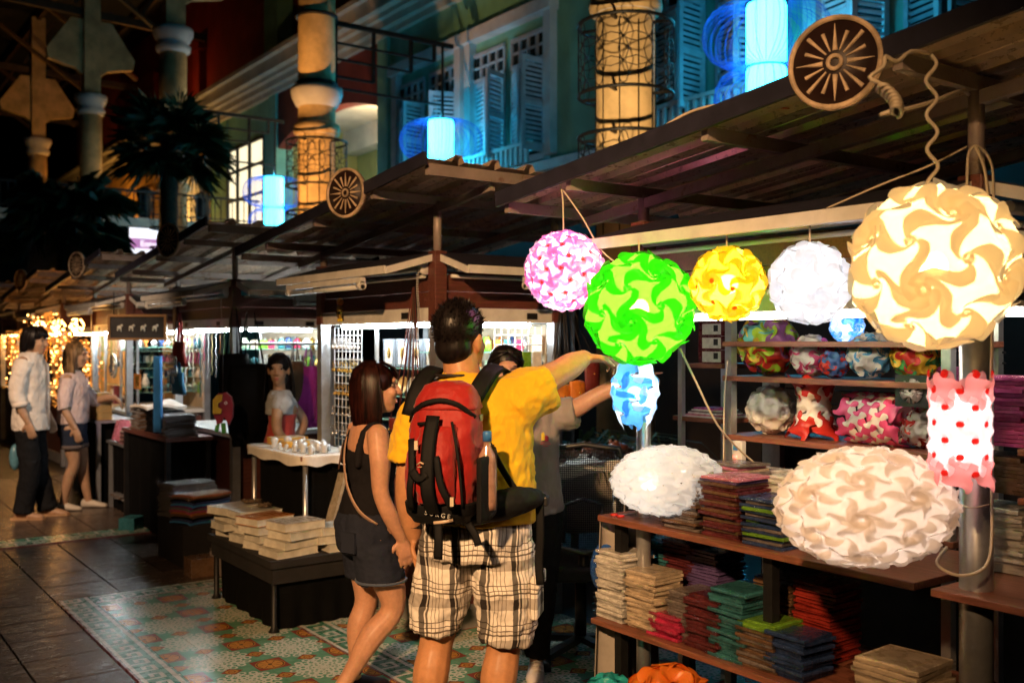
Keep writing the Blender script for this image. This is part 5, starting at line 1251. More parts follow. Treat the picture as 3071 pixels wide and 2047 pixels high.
scarves(2.58, 8.2, .83, 11, 'dark stack by the black bag', 'scarves by the black bag', 1.4, sc_cols[3:4]+sc_cols[6:])
scarves(2.6, 8.62, .83, 12, 'dark stack in the table middle', 'scarves in the table middle', 1.5, sc_cols[3:4]+sc_cols[6:])
scarves(2.6, 9.08, .83, 12, 'brown stack at the table far end', 'scarves at the table far end', 1.5, sc_cols[6:])
o = MB().sheet(lambda u, v: (2.44+.34*u, 8.6+.5*v, 1.035+.02*math.sin(5*u+3*v)+.03*u), 8, 8, .02).build('white_cloth', WCL); tag(o, 'crumpled bright white cloth on the dark scarf table', 'cloth')
st2 = thing('low_stool', 'low dark crate holding the colourful folded scarves', 'crate', (2.4, 7.3, 0))
MB().span((2.24, 7.02, .0), (2.6, 7.6, .30)).build('crate', DARK, st2)
scarves(2.42, 7.18, .3, 13, 'colourful floor stack', 'scarves on the low crate', .35)
scarves(2.42, 7.48, .3, 16, 'brown floor stack behind the colourful one', 'scarves behind the colourful stack', .2, sc_cols[6:]+sc_cols[3:4])
for i, (x, y, s, c_) in enumerate(((2.3, 6.78, .16, 'brown'), (2.5, 6.72, .2, 'grey'), (2.36, 8.75, .14, 'teal'))):
    o = MB().box((x, y, s*.4), (s*1.3, s, s*.8), Matrix.Rotation(.4*i, 3, 'Z')).build('carton', CARDS[c_]); tag(bevel(o, .004), ('brown carton on the dark floor under the bags', 'grey carton on the floor by the albums', 'small teal carton on the floor near the couple')[i], 'carton')
# ================================================================== clock and plate stall
gs = thing('glass_shelving', 'glass shelves of plates and figurines in the clock stall', 'shelf', (3.2, Y4+.7, 1))
for z in (1.12, 1.32, 1.5): MB().span((X0+.1, Y4+.08, z-.006), (X1-.06, Y4+1.34, z)).build('glass', GLS, gs)
for k in (.06, .7, 1.36): MB().span((X0+.09, Y4+k-.012, .88), (X0+.115, Y4+k+.012, 1.7)).build('upright', ALU, gs)
cl_ = thing('wall_clock', 'big silver plate clock on the shelf of the clock stall', 'clock', (X0+.1, Y4+1.1, 1.3)); c = V((X0+.06, yx(340, X0+.06), 1.33))
MB().lathe([(.001, .004), (.115, .006), (.125, .016), (.135, .016), (.14, .004), (.135, -.012), (.001, -.014)], 28, c, (-1, 0, 0)).build('face', SILV, cl_)
for a in range(12): MB().ball(c+V((-.012, .095*math.cos(a*math.pi/6), .095*math.sin(a*math.pi/6))), .006, 6).build('hour_mark', BLACKP, cl_)
MB().bar(c+V((-.014, 0, 0)), c+V((-.014, .03, .05)), .008, .004).build('hand', BLACKP, cl_)
tb = thing('mantel_clock', 'small dark mantel clock with a pale framed dial on the lower shelf', 'clock', (X0+.1, yx(345, X0), 1.0)); c = V((X0+.1, yx(347, X0+.1), 1.01))
MB().box(c, (.08, .17, .2)).build('case', OXB, tb); MB().span(c+V((-.046, -.06, -.06)), c+V((-.04, .04, .06))).build('dial', IV, tb); MB().ball(c+V((-.047, -.01, 0)), (.003, .02, .03), 8).build('figure', mat('green_figure', (.05, .3, .1), .4), tb)
picture('orange framed picture standing on the wooden boxes', (X0-.1, yx(412, X0-.1), 1.21), .2, .15, mat('orange_frame', (.5, .2, .04), .45), GOLD, cat='picture')
BOXW = wood_mat('pale_box_wood', (.42, .27, .09), .5, (3, 14, 14))
ctb = thing('box_table', 'narrow table of stacked wooden boxes before the clock stall', 'table', (2.62, 11.2, 0))
MB().span((2.42, 10.25, .80), (2.80, 11.65, .83)).build('top', ALU, ctb)
for x, y in ((2.46, 10.3), (2.76, 10.3), (2.46, 11.6), (2.76, 11.6)): MB().span((x-.02, y-.02, 0), (x+.02, y+.02, .8)).build('leg', ALU, ctb)
bx_me = MB().box((0, 0, .019), (.14, .20, .036)).mesh('wooden_box', BOXW)
for j in range(6):
    for k in range(7 if j not in (2, 4) else 6):
        o = inst('wooden_box', bx_me, None, (2.50, 11.45-.225*j, .83+.0385*k), (0, 0, random.uniform(-.04, .04))); tag(o, ('bottom', 'second', 'third', 'fourth', 'fifth', 'sixth', 'seventh')[k]+' wooden box of the '+('first', 'second', 'third', 'fourth', 'fifth', 'sixth')[j]+' pile from the couple', 'box', 'wooden boxes in piles')
# framed sign hanging under the flap
c = V((2.40, yx(412, 2.40), 1.72)); sg2 = thing('framed_sign', 'dark framed board with four small figures hanging over the lane', 'sign', c)
def qb(u0, u1, v0, v1, d0, d1, nm, mt): MB().bar(c+ux*((u0+u1)/2)+uz*((v0+v1)/2)+fw*d0, c+ux*((u0+u1)/2)+uz*((v0+v1)/2)+fw*d1, u1-u0, v1-v0).build(nm, mt, sg2)
qb(-.24, .24, -.10, .10, 0, .02, 'board', DARK); GF = mat('dull_gilt_frame', (.20, .10, .03), .45, .3, .2)
for a in ((-.25, .25, .09, .11), (-.25, .25, -.11, -.09), (-.25, -.23, -.09, .09), (.23, .25, -.09, .09)): qb(*a, -.012, .02, 'frame', GF)
for i in range(4):
    p = c+ux*(-.15+.1*i)-fw*.006; MB().ball(p, .022, 8, Matrix.Diagonal((1, .3, .7))).ball(p+ux*.02+uz*.015, .012, 8).tube([p+ux*.01, p+ux*.012-uz*.035], .006, 5).tube([p-ux*.012, p-ux*.016-uz*.03], .006, 5).build('figure', mat('ivory_inlay', (.45, .42, .34), .5), sg2)
for s in (-.2, .2): MB().tube([c+ux*s+uz*.1, c+ux*s+uz*.3], .004, 5).build('chain', BLACKM, sg2)
# plates and vases behind glass
for i in range(12):
    z = (1.12, 1.32, 1.5)[i % 3]; y = Y4+.12+.1*i
    if abs(y-yx(340, X0)) < .17: continue
    if i % 2: o = MB().lathe([(.001, .004), (.05, .006), (.078, .018), (.08, .022), (.07, .01), (.001, -.003)], 18, (X0+.3, y, z+.082), (-1, 0, .25)).build('china_plate', PLC[i % 4]); tag(o, ORD_[i//2]+' pale china plate on the clock stall shelves, counted from the lane', 'plate', 'china plates in the clock stall')
    else: o = MB().lathe([(.001, 0), (.03, 0), (.045, .04), (.03, .09), (.014, .12), (.022, .14), (.001, .14)], 12, (X0+.2, y, z)).build('figurine', SILV if i % 4 else PLC[0]); tag(o, ORD_[i//2]+' slim pale figurine on the clock stall shelves, counted from the lane', 'figurine', 'figurines in the clock stall')
# table of crockery by the couple
kt = thing('crockery_table', 'narrow steel table of plates and pink boxes beside the couple', 'table', (2.3, 10.0, 0))
MB().span((2.50, 9.45, .62), (2.80, 10.15, .645)).build('top', ALU, kt)
for x, y in ((2.53, 9.5), (2.77, 9.5), (2.53, 10.1), (2.77, 10.1)): MB().span((x-.018, y-.018, 0), (x+.018, y+.018, .62)).build('leg', ALU, kt)
for i in range(9):
    o = MB().lathe([(.001, 0), (.09, .002), (.15, .014), (.152, .018), (.09, .008), (.001, .006)], 22, (2.64, 9.62, .646+.013*i)).build('serving_plate', [CARDS['brown'], BLACKP, CARDS['beige']][i % 3]); tag(o, (ORD[8-i]+' plate from the top of the dark plate pile' if i < 8 else 'topmost plate of the dark plate pile'), 'plate', 'dark serving plates')
for i, (y, cc) in enumerate(((9.86, 'pink'), (10.02, 'pink'), (9.95, 'white'))):
    o = bevel(MB().box((2.58+.07*i, y, .74), (.14, .12, .19), Matrix.Rotation(.25, 3, 'Y')).build('gift_carton', CARDS[cc]), .004); tag(o, ('pink gift carton next to the plate pile', 'pink gift carton at the table far end', 'white gift carton behind the plate pile')[i], 'carton')
for i in range(5): scarves(2.66+.02*i, 9.7+.15*i, .12, 3, 'under-table pile number '+('one', 'two', 'three', 'four', 'five')[i], 'bundles under the crockery table', .3*i, sc_cols[6:]) if i < 2 else None
# small goods seen through the near faces of the lit stalls
JAR = [MB().lathe([(.001, 0), (.026, 0), (.03, .01), (.03, .06), (.018, .07), (.018, .085), (.001, .088)], 10).mesh('trinket_jar', IV), MB().box((0, 0, .035), (.055, .04, .07)).mesh('trinket_jar', IV), MB().lathe([(.001, 0), (.03, .004), (.012, .03), (.034, .07), (.02, .09), (.001, .095)], 10).mesh('trinket_jar', IV)]
JC = [CARDS[q] for q in ('crimson', 'white', 'orange', 'teal', 'beige', 'magenta', 'lime', 'navy')]+[GOLD, SILV]+PLC
for k, yy, nm in ((1, Y2, 'trinket'), (2, Y3, 'bag'), (3, Y4, 'clock')):
    t = thing('side_shelving', 'narrow glass shelves behind the side opening of the '+nm+' stall', 'shelf', (3.4, yy+.3, 1))
    for z in (1.06, 1.22, 1.38, 1.54): MB().span((X0+.12, yy+.16, z-.006), (X1-.08, yy+.40, z)).build('glass', GLS, t)
    for r_, z in enumerate((1.06, 1.22, 1.38, 1.54)):
        for i in range(8):
            o = inst('trinket_jar', JAR[random.randrange(3)], None, (X0+.16+.078*i, yy+.22+random.uniform(-.02, .02), z), (0, 0, random.uniform(0, 3)), mats=[random.choice(JC)])
            tag(o, ('first', 'second', 'third', 'fourth', 'fifth', 'sixth', 'seventh', 'eighth')[i]+' trinket from the lane on the '+('lowest', 'second', 'third', 'top')[r_]+' side shelf, '+nm+' stall', 'trinket', 'trinkets in the side of the '+nm+' stall')
# ================================================================== amber stall of string lights
AMB_ = emitter('amber_bead_glow', (1, .45, .10), 14); AML = mat('amber_leaf', (.45, .16, .03), .4, 0, .35, 30, em=(1, .35, .05), es=.5)
def garland(label, c, w_, h, n, seed, X=None):
    rn = random.Random(seed); t = thing('shell_garland', label, 'garland', c); m = MB(); b = MB(); c = V(c)
    for i in range(n):
        p = c+V((rn.uniform(-.12, .12), rn.gauss(0, .33)*w_, -rn.random()*h)); a = V((rn.gauss(0, 1), rn.gauss(0, 1), rn.gauss(0, 1))).normalized()*rn.uniform(.015, .04); q = a.cross(V((rn.random(), rn.random(), 1))).normalized()*rn.uniform(.008, .018)
        m.add([p-a, p+q, p+a, p-q], [(0, 1, 2, 3)])
        if i % 5 == 0: b.ball(p+V((-.02, 0, 0)), rn.uniform(.005, .010), 6)
    o = m.build('shell_leaves', AML, t); o['kind'] = 'stuff'; o = b.build('fairy_lights', AMB_, t); o['kind'] = 'stuff'; return t
garland('glittering amber shell garland hanging behind the couple', (X0-.1, yx(190, X0-.1), 1.72), .5, .95, 460, 1)
garland('glittering amber shell garland beside the wood fronted stall', (X0+.0, yx(265, X0), 1.62), .42, .75, 340, 2)
garland('reddish amber garland at the far end of the lane', (X0-.3, yx(60, X0-.3), 1.75), .8, .8, 320, 3)
garland('amber garland under the far stall roof', (X0-.35, yx(130, X0-.35), 1.95), .6, .35, 200, 4)
for i in range(3):
    c = V((X0-.25, yx(120+55*i, X0-.25), 1.78)); t = thing('bead_lamp', ('first', 'second', 'third')[i]+' small glowing bead lamp over the couple from the lane side', 'lamp', c, 0, 'bead lamps over the couple')
    m = MB()
    for j in range(50):
        a = V((random.gauss(0, 1), random.gauss(0, 1), random.gauss(0, 1))).normalized()*.075; m.ball(c+a, .009, 6)
    o = tag(m.build('beads', AMB_ if i else emitter('hot_bead_glow', (1, .62, .3), 12), t), kind='stuff')
# far goods: framed boards on the amber stalls
for k, yy in ((4, Y5), (5, Y6)):
    for i in range(6):
        o = MB().span((X0+.1, yy+.1+.2*i, 1.05+.12*(i % 2)), (X0+.13, yy+.26+.2*i, 1.3+.1*(i % 3))).build('wall_frame', [CARDS['orange'], CARDS['brown'], CARDS['beige']][i % 3]); tag(o, ('first', 'second', 'third', 'fourth', 'fifth', 'sixth')[i]+' small amber board on the '+('nearer', 'farther')[k-4]+' amber stall', 'board', 'boards on the amber stalls')
# denser stock: cards on the back walls, strands under the flaps, added black sheets as shade under the tables
HC = [MB().box((0, 0, -.06), (.006, .085, .12)).mesh('hanging_card', IV), MB().lathe([(.001, -.12), (.03, -.11), (.04, -.06), (.012, -.02), (.001, 0)], 8).mesh('hanging_card', IV)]
for k, yy, nm in ((1, Y2, 'trinket'), (2, Y3, 'bag'), (3, Y4, 'clock')):
    for r_ in range(4):
        for i in range(10):
            o = inst('hanging_card', HC[random.random() < .4], None, (X1-.05, yy+.10+.128*i, 1.64-.16*r_), (0, 0, random.uniform(-.2, .2)), mats=[random.choice(JC)])
            tag(o, ORD_[i]+' carded souvenir on '+('top', 'second', 'third', 'lowest')[r_]+' row of the '+nm+' stall back wall', 'souvenir', 'carded souvenirs of the '+nm+' stall')
def strand(label, x, y, z, L, c, n, group):
    m = MB(); r = .007
    for i in range(int(L/.016)): m.ball((x+.004*math.sin(i), y+.004*math.cos(i*1.7), z-.016*i), r, 6)
    tag(m.build('bead_strand', c), label, 'necklace', group)
for k, yy, nm in ((2, Y3, 'bag'), (3, Y4, 'clock'), (4, Y5, 'nearer amber'), (5, Y6, 'farther amber')):
    for i in range(14): strand(ORD_[i]+' bead strand from the near end under the '+nm+' stall flap', X0-.06, yy+.08+.094*i, 1.70, random.uniform(.2, .6), random.choice(JC if k < 4 else [GOLD, AML, CARDS['brown'], CARDS['orange']]), i, 'bead strands of the '+nm+' stall')
SKM = mat('black_drape', (.003, .003, .003), .9, 0, .2, 6, .4, 40, spec=.1)  # near-black sheet colour stands in for shade below the tables
def shade_skirt(label, x0, x1, y0, y1, z):
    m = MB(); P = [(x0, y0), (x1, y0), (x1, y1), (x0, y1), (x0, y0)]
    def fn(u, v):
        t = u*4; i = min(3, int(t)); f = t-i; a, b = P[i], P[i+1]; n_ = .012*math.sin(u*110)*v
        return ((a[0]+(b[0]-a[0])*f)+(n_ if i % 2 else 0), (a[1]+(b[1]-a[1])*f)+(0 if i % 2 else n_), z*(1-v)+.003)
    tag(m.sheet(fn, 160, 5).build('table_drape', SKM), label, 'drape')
shade_skirt('black drape hanging round the low album table', 2.18, 2.72, 5.22, 6.09, .268)
shade_skirt('black drape under the white trinket table', 2.5, 2.8, 5.55, 6.25, .86)
shade_skirt('black drape under the red edged scarf table', 2.46, 2.76, 8.06, 9.24, .798)
shade_skirt('black drape under the box table by the couple', 2.48, 2.76, 10.35, 11.55, .798)
shade_skirt('black drape under the crockery table', 2.54, 2.76, 9.52, 10.08, .6)
for i in range(7):
    x, y = (2.72, 2.7, 2.75, 2.6, 2.6, 2.45, 2.7)[i], (6.75, 7.05, 7.35, 7.2, 6.95, 7.4, 7.55)[i]; h = (.22, .34, .3, .5, .26, .62, .8)[i]
    scarves(x, y, .0, int(h/.0155), ORD_[i]+' dark floor pile by the elephant', 'dark floor piles in the gap', random.uniform(-.4, .4), sc_cols[3:4]+sc_cols[6:]+sc_cols[2:3]) if h < .35 else None
# ================================================================== office chair
c = at(1755, 1900, Z=0); c = V((c.x, c.y, 0))
cc_ = at(1752, 1500, d=4.82); c = V((cc_.x, cc_.y, 0)); oc = thing('office_chair', 'black mesh-back office chair between the shorts and the lamp table', 'office chair', c)
MESHB = mat('black_mesh', (.02, .02, .022), .6, 0, .3, 200)
def CP(u, f, z): return c+ux*u+fw*f+uz*z
m = MB(); fr_ = [CP(-.19, 0, .62), CP(-.205, .0, .95), CP(-.17, .01, 1.05+.03), CP(0, .02, 1.10), CP(.17, .01, 1.08), CP(.205, 0, .95), CP(.19, 0, .62), CP(0, -.02, .58)]
m.tube(fr_, .014, 8, True).build('back_frame', BLACKP, oc)
m = MB()
for i in range(40): u = -.195+.39*i/39; m.tube([CP(u, -.015*(1-(u/.2)**2), .60), CP(u*1.02, .01-.02*(1-(u/.2)**2), 1.08-.03*(u/.2)**2)], .0016, 3)
for i in range(44): z = .61+.46*i/43; m.tube([CP(-.2, 0, z), CP(0, -.015, z), CP(.2, 0, z)], .0016, 3)
m.build('back_mesh', MESHB, oc)
MB().tube([CP(-.1, .03, .62), CP(-.09, .05, .80), CP(0, .05, .83), CP(.09, .05, .80), CP(.1, .03, .62)], .011, 6).build('lumbar_bar', BLACKP, oc)
m = MB(); m.sheet(lambda u, v: CP((u-.5)*.48, .02+.46*v, .50+.02*math.sin(math.pi*u)*math.sin(math.pi*v)), 8, 8, .08); bevel(m.build('seat', mat('black_upholstery', (.012, .012, .013), .85, 0, .3, 60, .3, 200), oc), .02, 3)
MB().tube([CP(0, .02, .58), CP(0, .08, .46), CP(0, .2, .44)], .025, 8).build('back_bracket', BLACKP, oc)
MB().tube([CP(0, .24, .42), CP(0, .24, .10)], .03, 12).build('gas_column', BLACKP, oc)
for i in range(5):
    a = 2*math.pi*i/5+.3; e = CP(.30*math.cos(a), .24+.30*math.sin(a), .075); MB().bar(CP(0, .24, .10), e, .045, .03).build('star_leg', BLACKP, oc)
    MB().lathe([(.001, -.02), (.028, -.02), (.03, 0), (.028, .02), (.001, .02)], 12, V((e.x, e.y, .031)), ux).build('castor', BLACKP, oc)
for s in (-1, 1): MB().tube([CP(.25*s, .1, .46), CP(.27*s, .1, .66), CP(.27*s, .3, .68)], .016, 6).build('armrest', BLACKP, oc)
# planter with strap leaves behind the seller
c = V((4.75, 5.75, 0)); pt = thing('planter', 'wide white planter of strap-leaved plants behind the carved frogs', 'planter', c)
MB().lathe([(.42, 0), (.62, .12), (.66, .42), (.72, .5), (.68, .52), (.6, .46), (.001, .44)], 32, c+V((0, 0, .25))).build('bowl', mat('white_concrete', (.55, .5, .44), .8, 0, .2, 4, .2), pt)
GRN = mat('strap_leaf', (.05, .10, .03), .45, 0, .35, 6); m = MB()
for i in range(90):
    a = random.uniform(0, 6.28); r0 = random.uniform(0, .5); o = c+V((r0*math.cos(a), r0*math.sin(a), .72)); L_ = random.uniform(.35, .8); d = V((math.cos(a+random.uniform(-.6, .6)), math.sin(a+random.uniform(-.6, .6)), 0)); s = d.cross(uz)
    P = [o+d*L_*t*.8+uz*(L_*(1.2*t-1.25*t*t)) for t in (0, .35, .7, 1)]; w_ = (.016, .018, .012, .001)
    m.add([q for p, k in zip(P, w_) for q in (p-s*k, p+s*k)], [(0, 1, 3, 2), (2, 3, 5, 4), (4, 5, 7, 6)])
m.build('leaves', GRN, pt)
# blue plastic bag by the lamp table
c = at(1815, 1700, d=4.25); m = MB(); m.ball(c, (.07, .06, .11), 14, None); o = m.build('plastic_bag', mat('blue_plastic', (.02, .08, .3), .25, 0, .2, 20, .6, 25)); tag(o, 'crumpled blue plastic bag hanging by the lamp table end', 'bag')
# ================================================================== people
def rings(m, secs, n=20):
    b = len(m.v); sm = m.smooth; m.smooth = True
    for c, ax, ay in secs:
        for j in range(n):
            a = 2*math.pi*j/n; m.v.append(tuple(V(c)+V(ax)*math.cos(a)+V(ay)*math.sin(a)))
    for i in range(len(secs)-1):
        for j in range(n): m.face((b+i*n+j, b+i*n+(j+1) % n, b+(i+1)*n+(j+1) % n, b+(i+1)*n+j))
    m.face([b+j for j in reversed(range(n))]); m.face([b+(len(secs)-1)*n+j for j in range(n)]); m.smooth = sm
def hrings(m, L, n=20, yaw=0, shift=(0, 0)):      # (z, x, y, rx, ry)
    cx, sx = math.cos(yaw), math.sin(yaw)
    rings(m, [((x+shift[0], y+shift[1], z), (rx*cx, rx*sx, 0), (-ry*sx, ry*cx, 0)) for z, x, y, rx, ry in L], n)
def cr(P, k=4):
    P = [V(p) for p in P]; out = []
    for i in range(len(P)-1):
        p0, p1, p2, p3 = P[max(i-1, 0)], P[i], P[i+1], P[min(i+2, len(P)-1)]
        for q in range(k):
            t = q/k; out.append(.5*((2*p1)+(p2-p0)*t+(2*p0-5*p1+4*p2-p3)*t*t+(3*p1-p0-3*p2+p3)*t**3))
    return out+[P[-1]]
def limb(m, pts, rad, n=12, k=4, round_=True):
    P = cr(pts, k); Rr = [q.x for q in cr([V((r, 0, 0)) for r in rad], k)]
    if round_:
        for s, i, j in ((0, 0, 1), (1, -1, -2)):
            d = (P[i]-P[j]).normalized(); ex = [(P[i]+d*Rr[i]*.5, Rr[i]*.85), (P[i]+d*Rr[i]*.9, Rr[i]*.4)]
            if s: P += [e[0] for e in ex]; Rr += [e[1] for e in ex]
            else: P = [e[0] for e in reversed(ex)]+P; Rr = [e[1] for e in reversed(ex)]+Rr
    m.tube(P, Rr, n)
def remesh(o, vox, sm=6, disp=0, dscale=.12, seed=0):
    r = o.modifiers.new('voxel', 'REMESH'); r.mode = 'VOXEL'; r.voxel_size = vox; r.use_smooth_shade = True
    s = o.modifiers.new('soft', 'SMOOTH'); s.factor = .5; s.iterations = sm
    if disp:
        t = bpy.data.textures.new('folds', 'CLOUDS'); t.noise_scale = dscale; t.noise_depth = 2
        d = o.modifiers.new('folds', 'DISPLACE'); d.texture = t; d.strength = disp; d.mid_level = .5
        t2 = bpy.data.textures.new('creases', 'CLOUDS'); t2.noise_scale = dscale*.35; t2.noise_depth = 1
        d2 = o.modifiers.new('creases', 'DISPLACE'); d2.texture = t2; d2.strength = disp*.45; d2.mid_level = .5
    return o
def hand(m, wr, d, nrm, thumb, curl, s=1.0, spread=1.0):
    """wr wrist, d finger direction, nrm palm-facing direction, thumb +1/-1 side"""
    wr, d = V(wr), V(d).normalized(); nrm = V(nrm); nrm = (nrm-d*nrm.dot(d)).normalized(); sd = d.cross(nrm)*thumb
    rings(m, [(wr-d*.01*s, sd*.024*s, nrm*.019*s), (wr+d*.02*s, sd*.031*s, nrm*.018*s), (wr+d*.055*s, sd*.041*s, nrm*.016*s), (wr+d*.085*s, sd*.041*s, nrm*.013*s), (wr+d*.095*s, sd*.038*s, nrm*.008*s)], 12)
    for i, (off, L) in enumerate(((.031, .068), (.0105, .078), (-.0105, .073), (-.030, .056))):
        p = wr+d*.08*s+sd*off*s; dd = (d+sd*off*2.2*spread).normalized(); pts = [p]; cu = curl[i] if hasattr(curl, '__len__') else curl
        for f, q in ((.48, .55), (.3, 1.0), (.22, .75)):
            ax = dd.cross(nrm).normalized(); dd = Matrix.Rotation(-cu*q*(-1), 3, ax) @ dd; p = p+dd*L*f*s*1.12; pts.append(p)
        limb(m, pts, [.0092*s, .0086*s, .0078*s, .0066*s], 8, 3)
    p = wr+d*.02*s+sd*.03*s; limb(m, [p, p+(d*.6+sd*.8).normalized()*.035*s, p+(d*1.0+sd*.75+nrm*.3).normalized()*.066*s, p+(d*1.25+sd*.5+nrm*.5).normalized()*.088*s], [.0125*s, .0112*s, .0098*s, .0078*s], 8, 3)
def head(m, c, yaw, s=1.0, pitch=0, neck=None, nr=.055, jaw=1.0):
    M = Matrix.Rotation(yaw, 3, 'Z') @ Matrix.Rotation(pitch, 3, 'X'); c = V(c); q = lambda x, y, z: c+M @ V((x, y, z))*s
    m.ball(q(0, -.012, .018), V((.074, .092, .088))*s, 20, M).ball(q(0, .022, -.042), V((.061*jaw, .070, .082))*s, 18, M).ball(q(0, .052, -.098), V((.036*jaw, .034, .026))*s, 12, M)
    m.ball(q(0, .080, .026), V((.05, .016, .018))*s, 10, M)                                   # brow
    limb(m, [q(0, .088, .012), q(0, .102, -.018), q(0, .110, -.034)], [.009*s, .012*s, .014*s], 8, 3)        # nose
    for sg in (-1, 1): m.ball(q(sg*.013, .098, -.036), V((.009, .010, .008))*s, 8, M).ball(q(sg*.034, .070, -.03), V((.026, .022, .024))*s, 8, M)
    m.ball(q(0, .083, -.066), V((.023, .012, .0065))*s, 10, M).ball(q(0, .082, -.077), V((.020, .013, .007))*s, 10, M)      # lips
    for sg in (-1, 1): m.ball(q(sg*.076, -.008, -.020), V((.011, .020, .032))*s, 10, M).ball(q(sg*.082, -.012, -.008), V((.008, .017, .02))*s, 8, M)
    if neck is not None: limb(m, [neck, V(neck).lerp(q(0, -.015, -.07), .5), q(0, -.012, -.05)], [nr*1.12, nr, nr*.98], 14, 3)
    return M, q
EYEW = mat('eye_white', (.34, .27, .23), .25, 0, 0); IRIS = mat('dark_iris', (.02, .012, .008), .15, 0, 0); LIP = mat('lips', (.42, .12, .10), .4, 0, .1)
def face(root, M, q, s, lip=LIP, brow=None, lip_on=True):
    for sg in (-1, 1):
        MB().ball(q(sg*.033, .0715, .004), V((.0125, .010, .0065))*s, 10, M).build('eye', EYEW, root, False)
        MB().ball(q(sg*.033, .0795, .004), V((.0058, .004, .0058))*s, 8, M).build('iris', IRIS, root, False)
        MB().tube([q(sg*.017, .090, .021), q(sg*.031, .090, .026), q(sg*.045, .082, .023)], [.0022*s, .0028*s, .0012*s], 5).build('eyebrow', brow or IRIS, root, False)
        MB().tube([q(sg*.022, .0795, .0085), q(sg*.033, .0815, .0105), q(sg*.044, .0765, .0075)], .0013*s, 4).build('eyelid', brow or IRIS, root, False)
    if lip_on: MB().ball(q(0, .0905, -.066), V((.021, .0065, .005))*s, 10, M).ball(q(0, .0905, -.0765), V((.018, .0075, .0055))*s, 10, M).build('lips', lip, root, False)
def skin(name, c):
    m, nt, b = new_mat(name); k = coords(nt); n = noise(nt, k, 9, 4, .6); f = noise(nt, k, 160, 2)
    put(nt, b, 'Base Color', cmix(nt, noise(nt, k, 34, 5, .7).sm(.35, .7)*.45+n.sm(.3, .7)*.55, [q*.78 for q in c], [min(1, q*1.12) for q in c])); put(nt, b, 'Roughness', f*.2+.38)
    put(nt, b, 'Subsurface Weight', .12); b.inputs['Subsurface Radius'].default_value = (.012, .005, .003); b.inputs['Subsurface Scale'].default_value = .6; bump(nt, b, f, .12, .001); return m
def cloth(name, c, wv=260, folds=.5, rough=.85, var=.12):
    m, nt, b = new_mat(name); k = coords(nt); n = noise(nt, k, 5, 4, .6); w_ = noise(nt, k, wv, 2, .5); fo = noise(nt, k, 11, 3, .5, (1, 1, .45), .8)
    put(nt, b, 'Base Color', cmix(nt, n.sm(.25, .75), [q*(1-var) for q in c], [min(1, q*(1+var)) for q in c])); put(nt, b, 'Roughness', rough); put(nt, b, 'Sheen Weight', .15 if max(c) > .05 else 0); put(nt, b, 'Specular IOR Level', .4 if max(c) > .05 else .12)
    bump(nt, b, fo*folds*6+w_*.25, .35, .006); return m
def hair_mat(name, c, c2=None, rough=.36):
    m, nt, b = new_mat(name); k = coords(nt); n = noise(nt, k, 60, 3, .6, (1, 1, .12)); put(nt, b, 'Base Color', cmix(nt, n.sm(.3, .7), [q*.5 for q in c], c2 or [q*1.6 for q in c])); put(nt, b, 'Roughness', rough); put(nt, b, 'Specular IOR Level', .22); bump(nt, b, n, .5, .003); return m
def strands(q, n, path, r=.0045, seed=1, spread=1.0):
    rn = random.Random(seed); m = MB()
    for i in range(n):
        P = path(rn, i/n)
        if P: m.tube([q(*p) for p in P], [r*.9]+[r]*(len(P)-2)+[r*.35], 4)
    return m
def fig(label, px, d, phi): p = at(px, 1500, d=d); return thing('person', label, 'person', (p.x, p.y, 0), heading(phi))
def shoe(m, an, dirv, L=.25, s=1.0):
    an, d = V(an), V(dirv).normalized(); sd = d.cross(V((0, 0, 1))); z = V((0, 0, 1)); o = V((an.x, an.y, 0))
    rings(m, [(o-d*.07*s+z*.04*s, sd*.02*s, z*.03*s), (o-d*.055*s+z*.046*s, sd*.034*s, z*.044*s), (o+z*.045*s, sd*.037*s, z*.044*s), (o+d*.06*s+z*.038*s, sd*.042*s, z*.036*s), (o+d*.12*s+z*.028*s, sd*.046*s, z*.027*s), (o+d*.165*s+z*.022*s, sd*.038*s, z*.020*s), (o+d*.185*s+z*.018*s, sd*.018*s, z*.012*s)], 14)
SK_A, SK_B, SK_C, SK_D = skin('skin_tan', (.56, .27, .13)), skin('skin_light', (.60, .31, .19)), skin('skin_olive', (.46, .27, .16)), skin('skin_pale', (.55, .31, .21))
BLKH = hair_mat('black_hair', (.008, .006, .006)); AUB = hair_mat('auburn_hair', (.009, .004, .004), (.030, .007, .005)); BRN = hair_mat('brown_hair', (.03, .015, .008)); BLO = hair_mat('fair_hair', (.10, .055, .025), (.3, .18, .08))
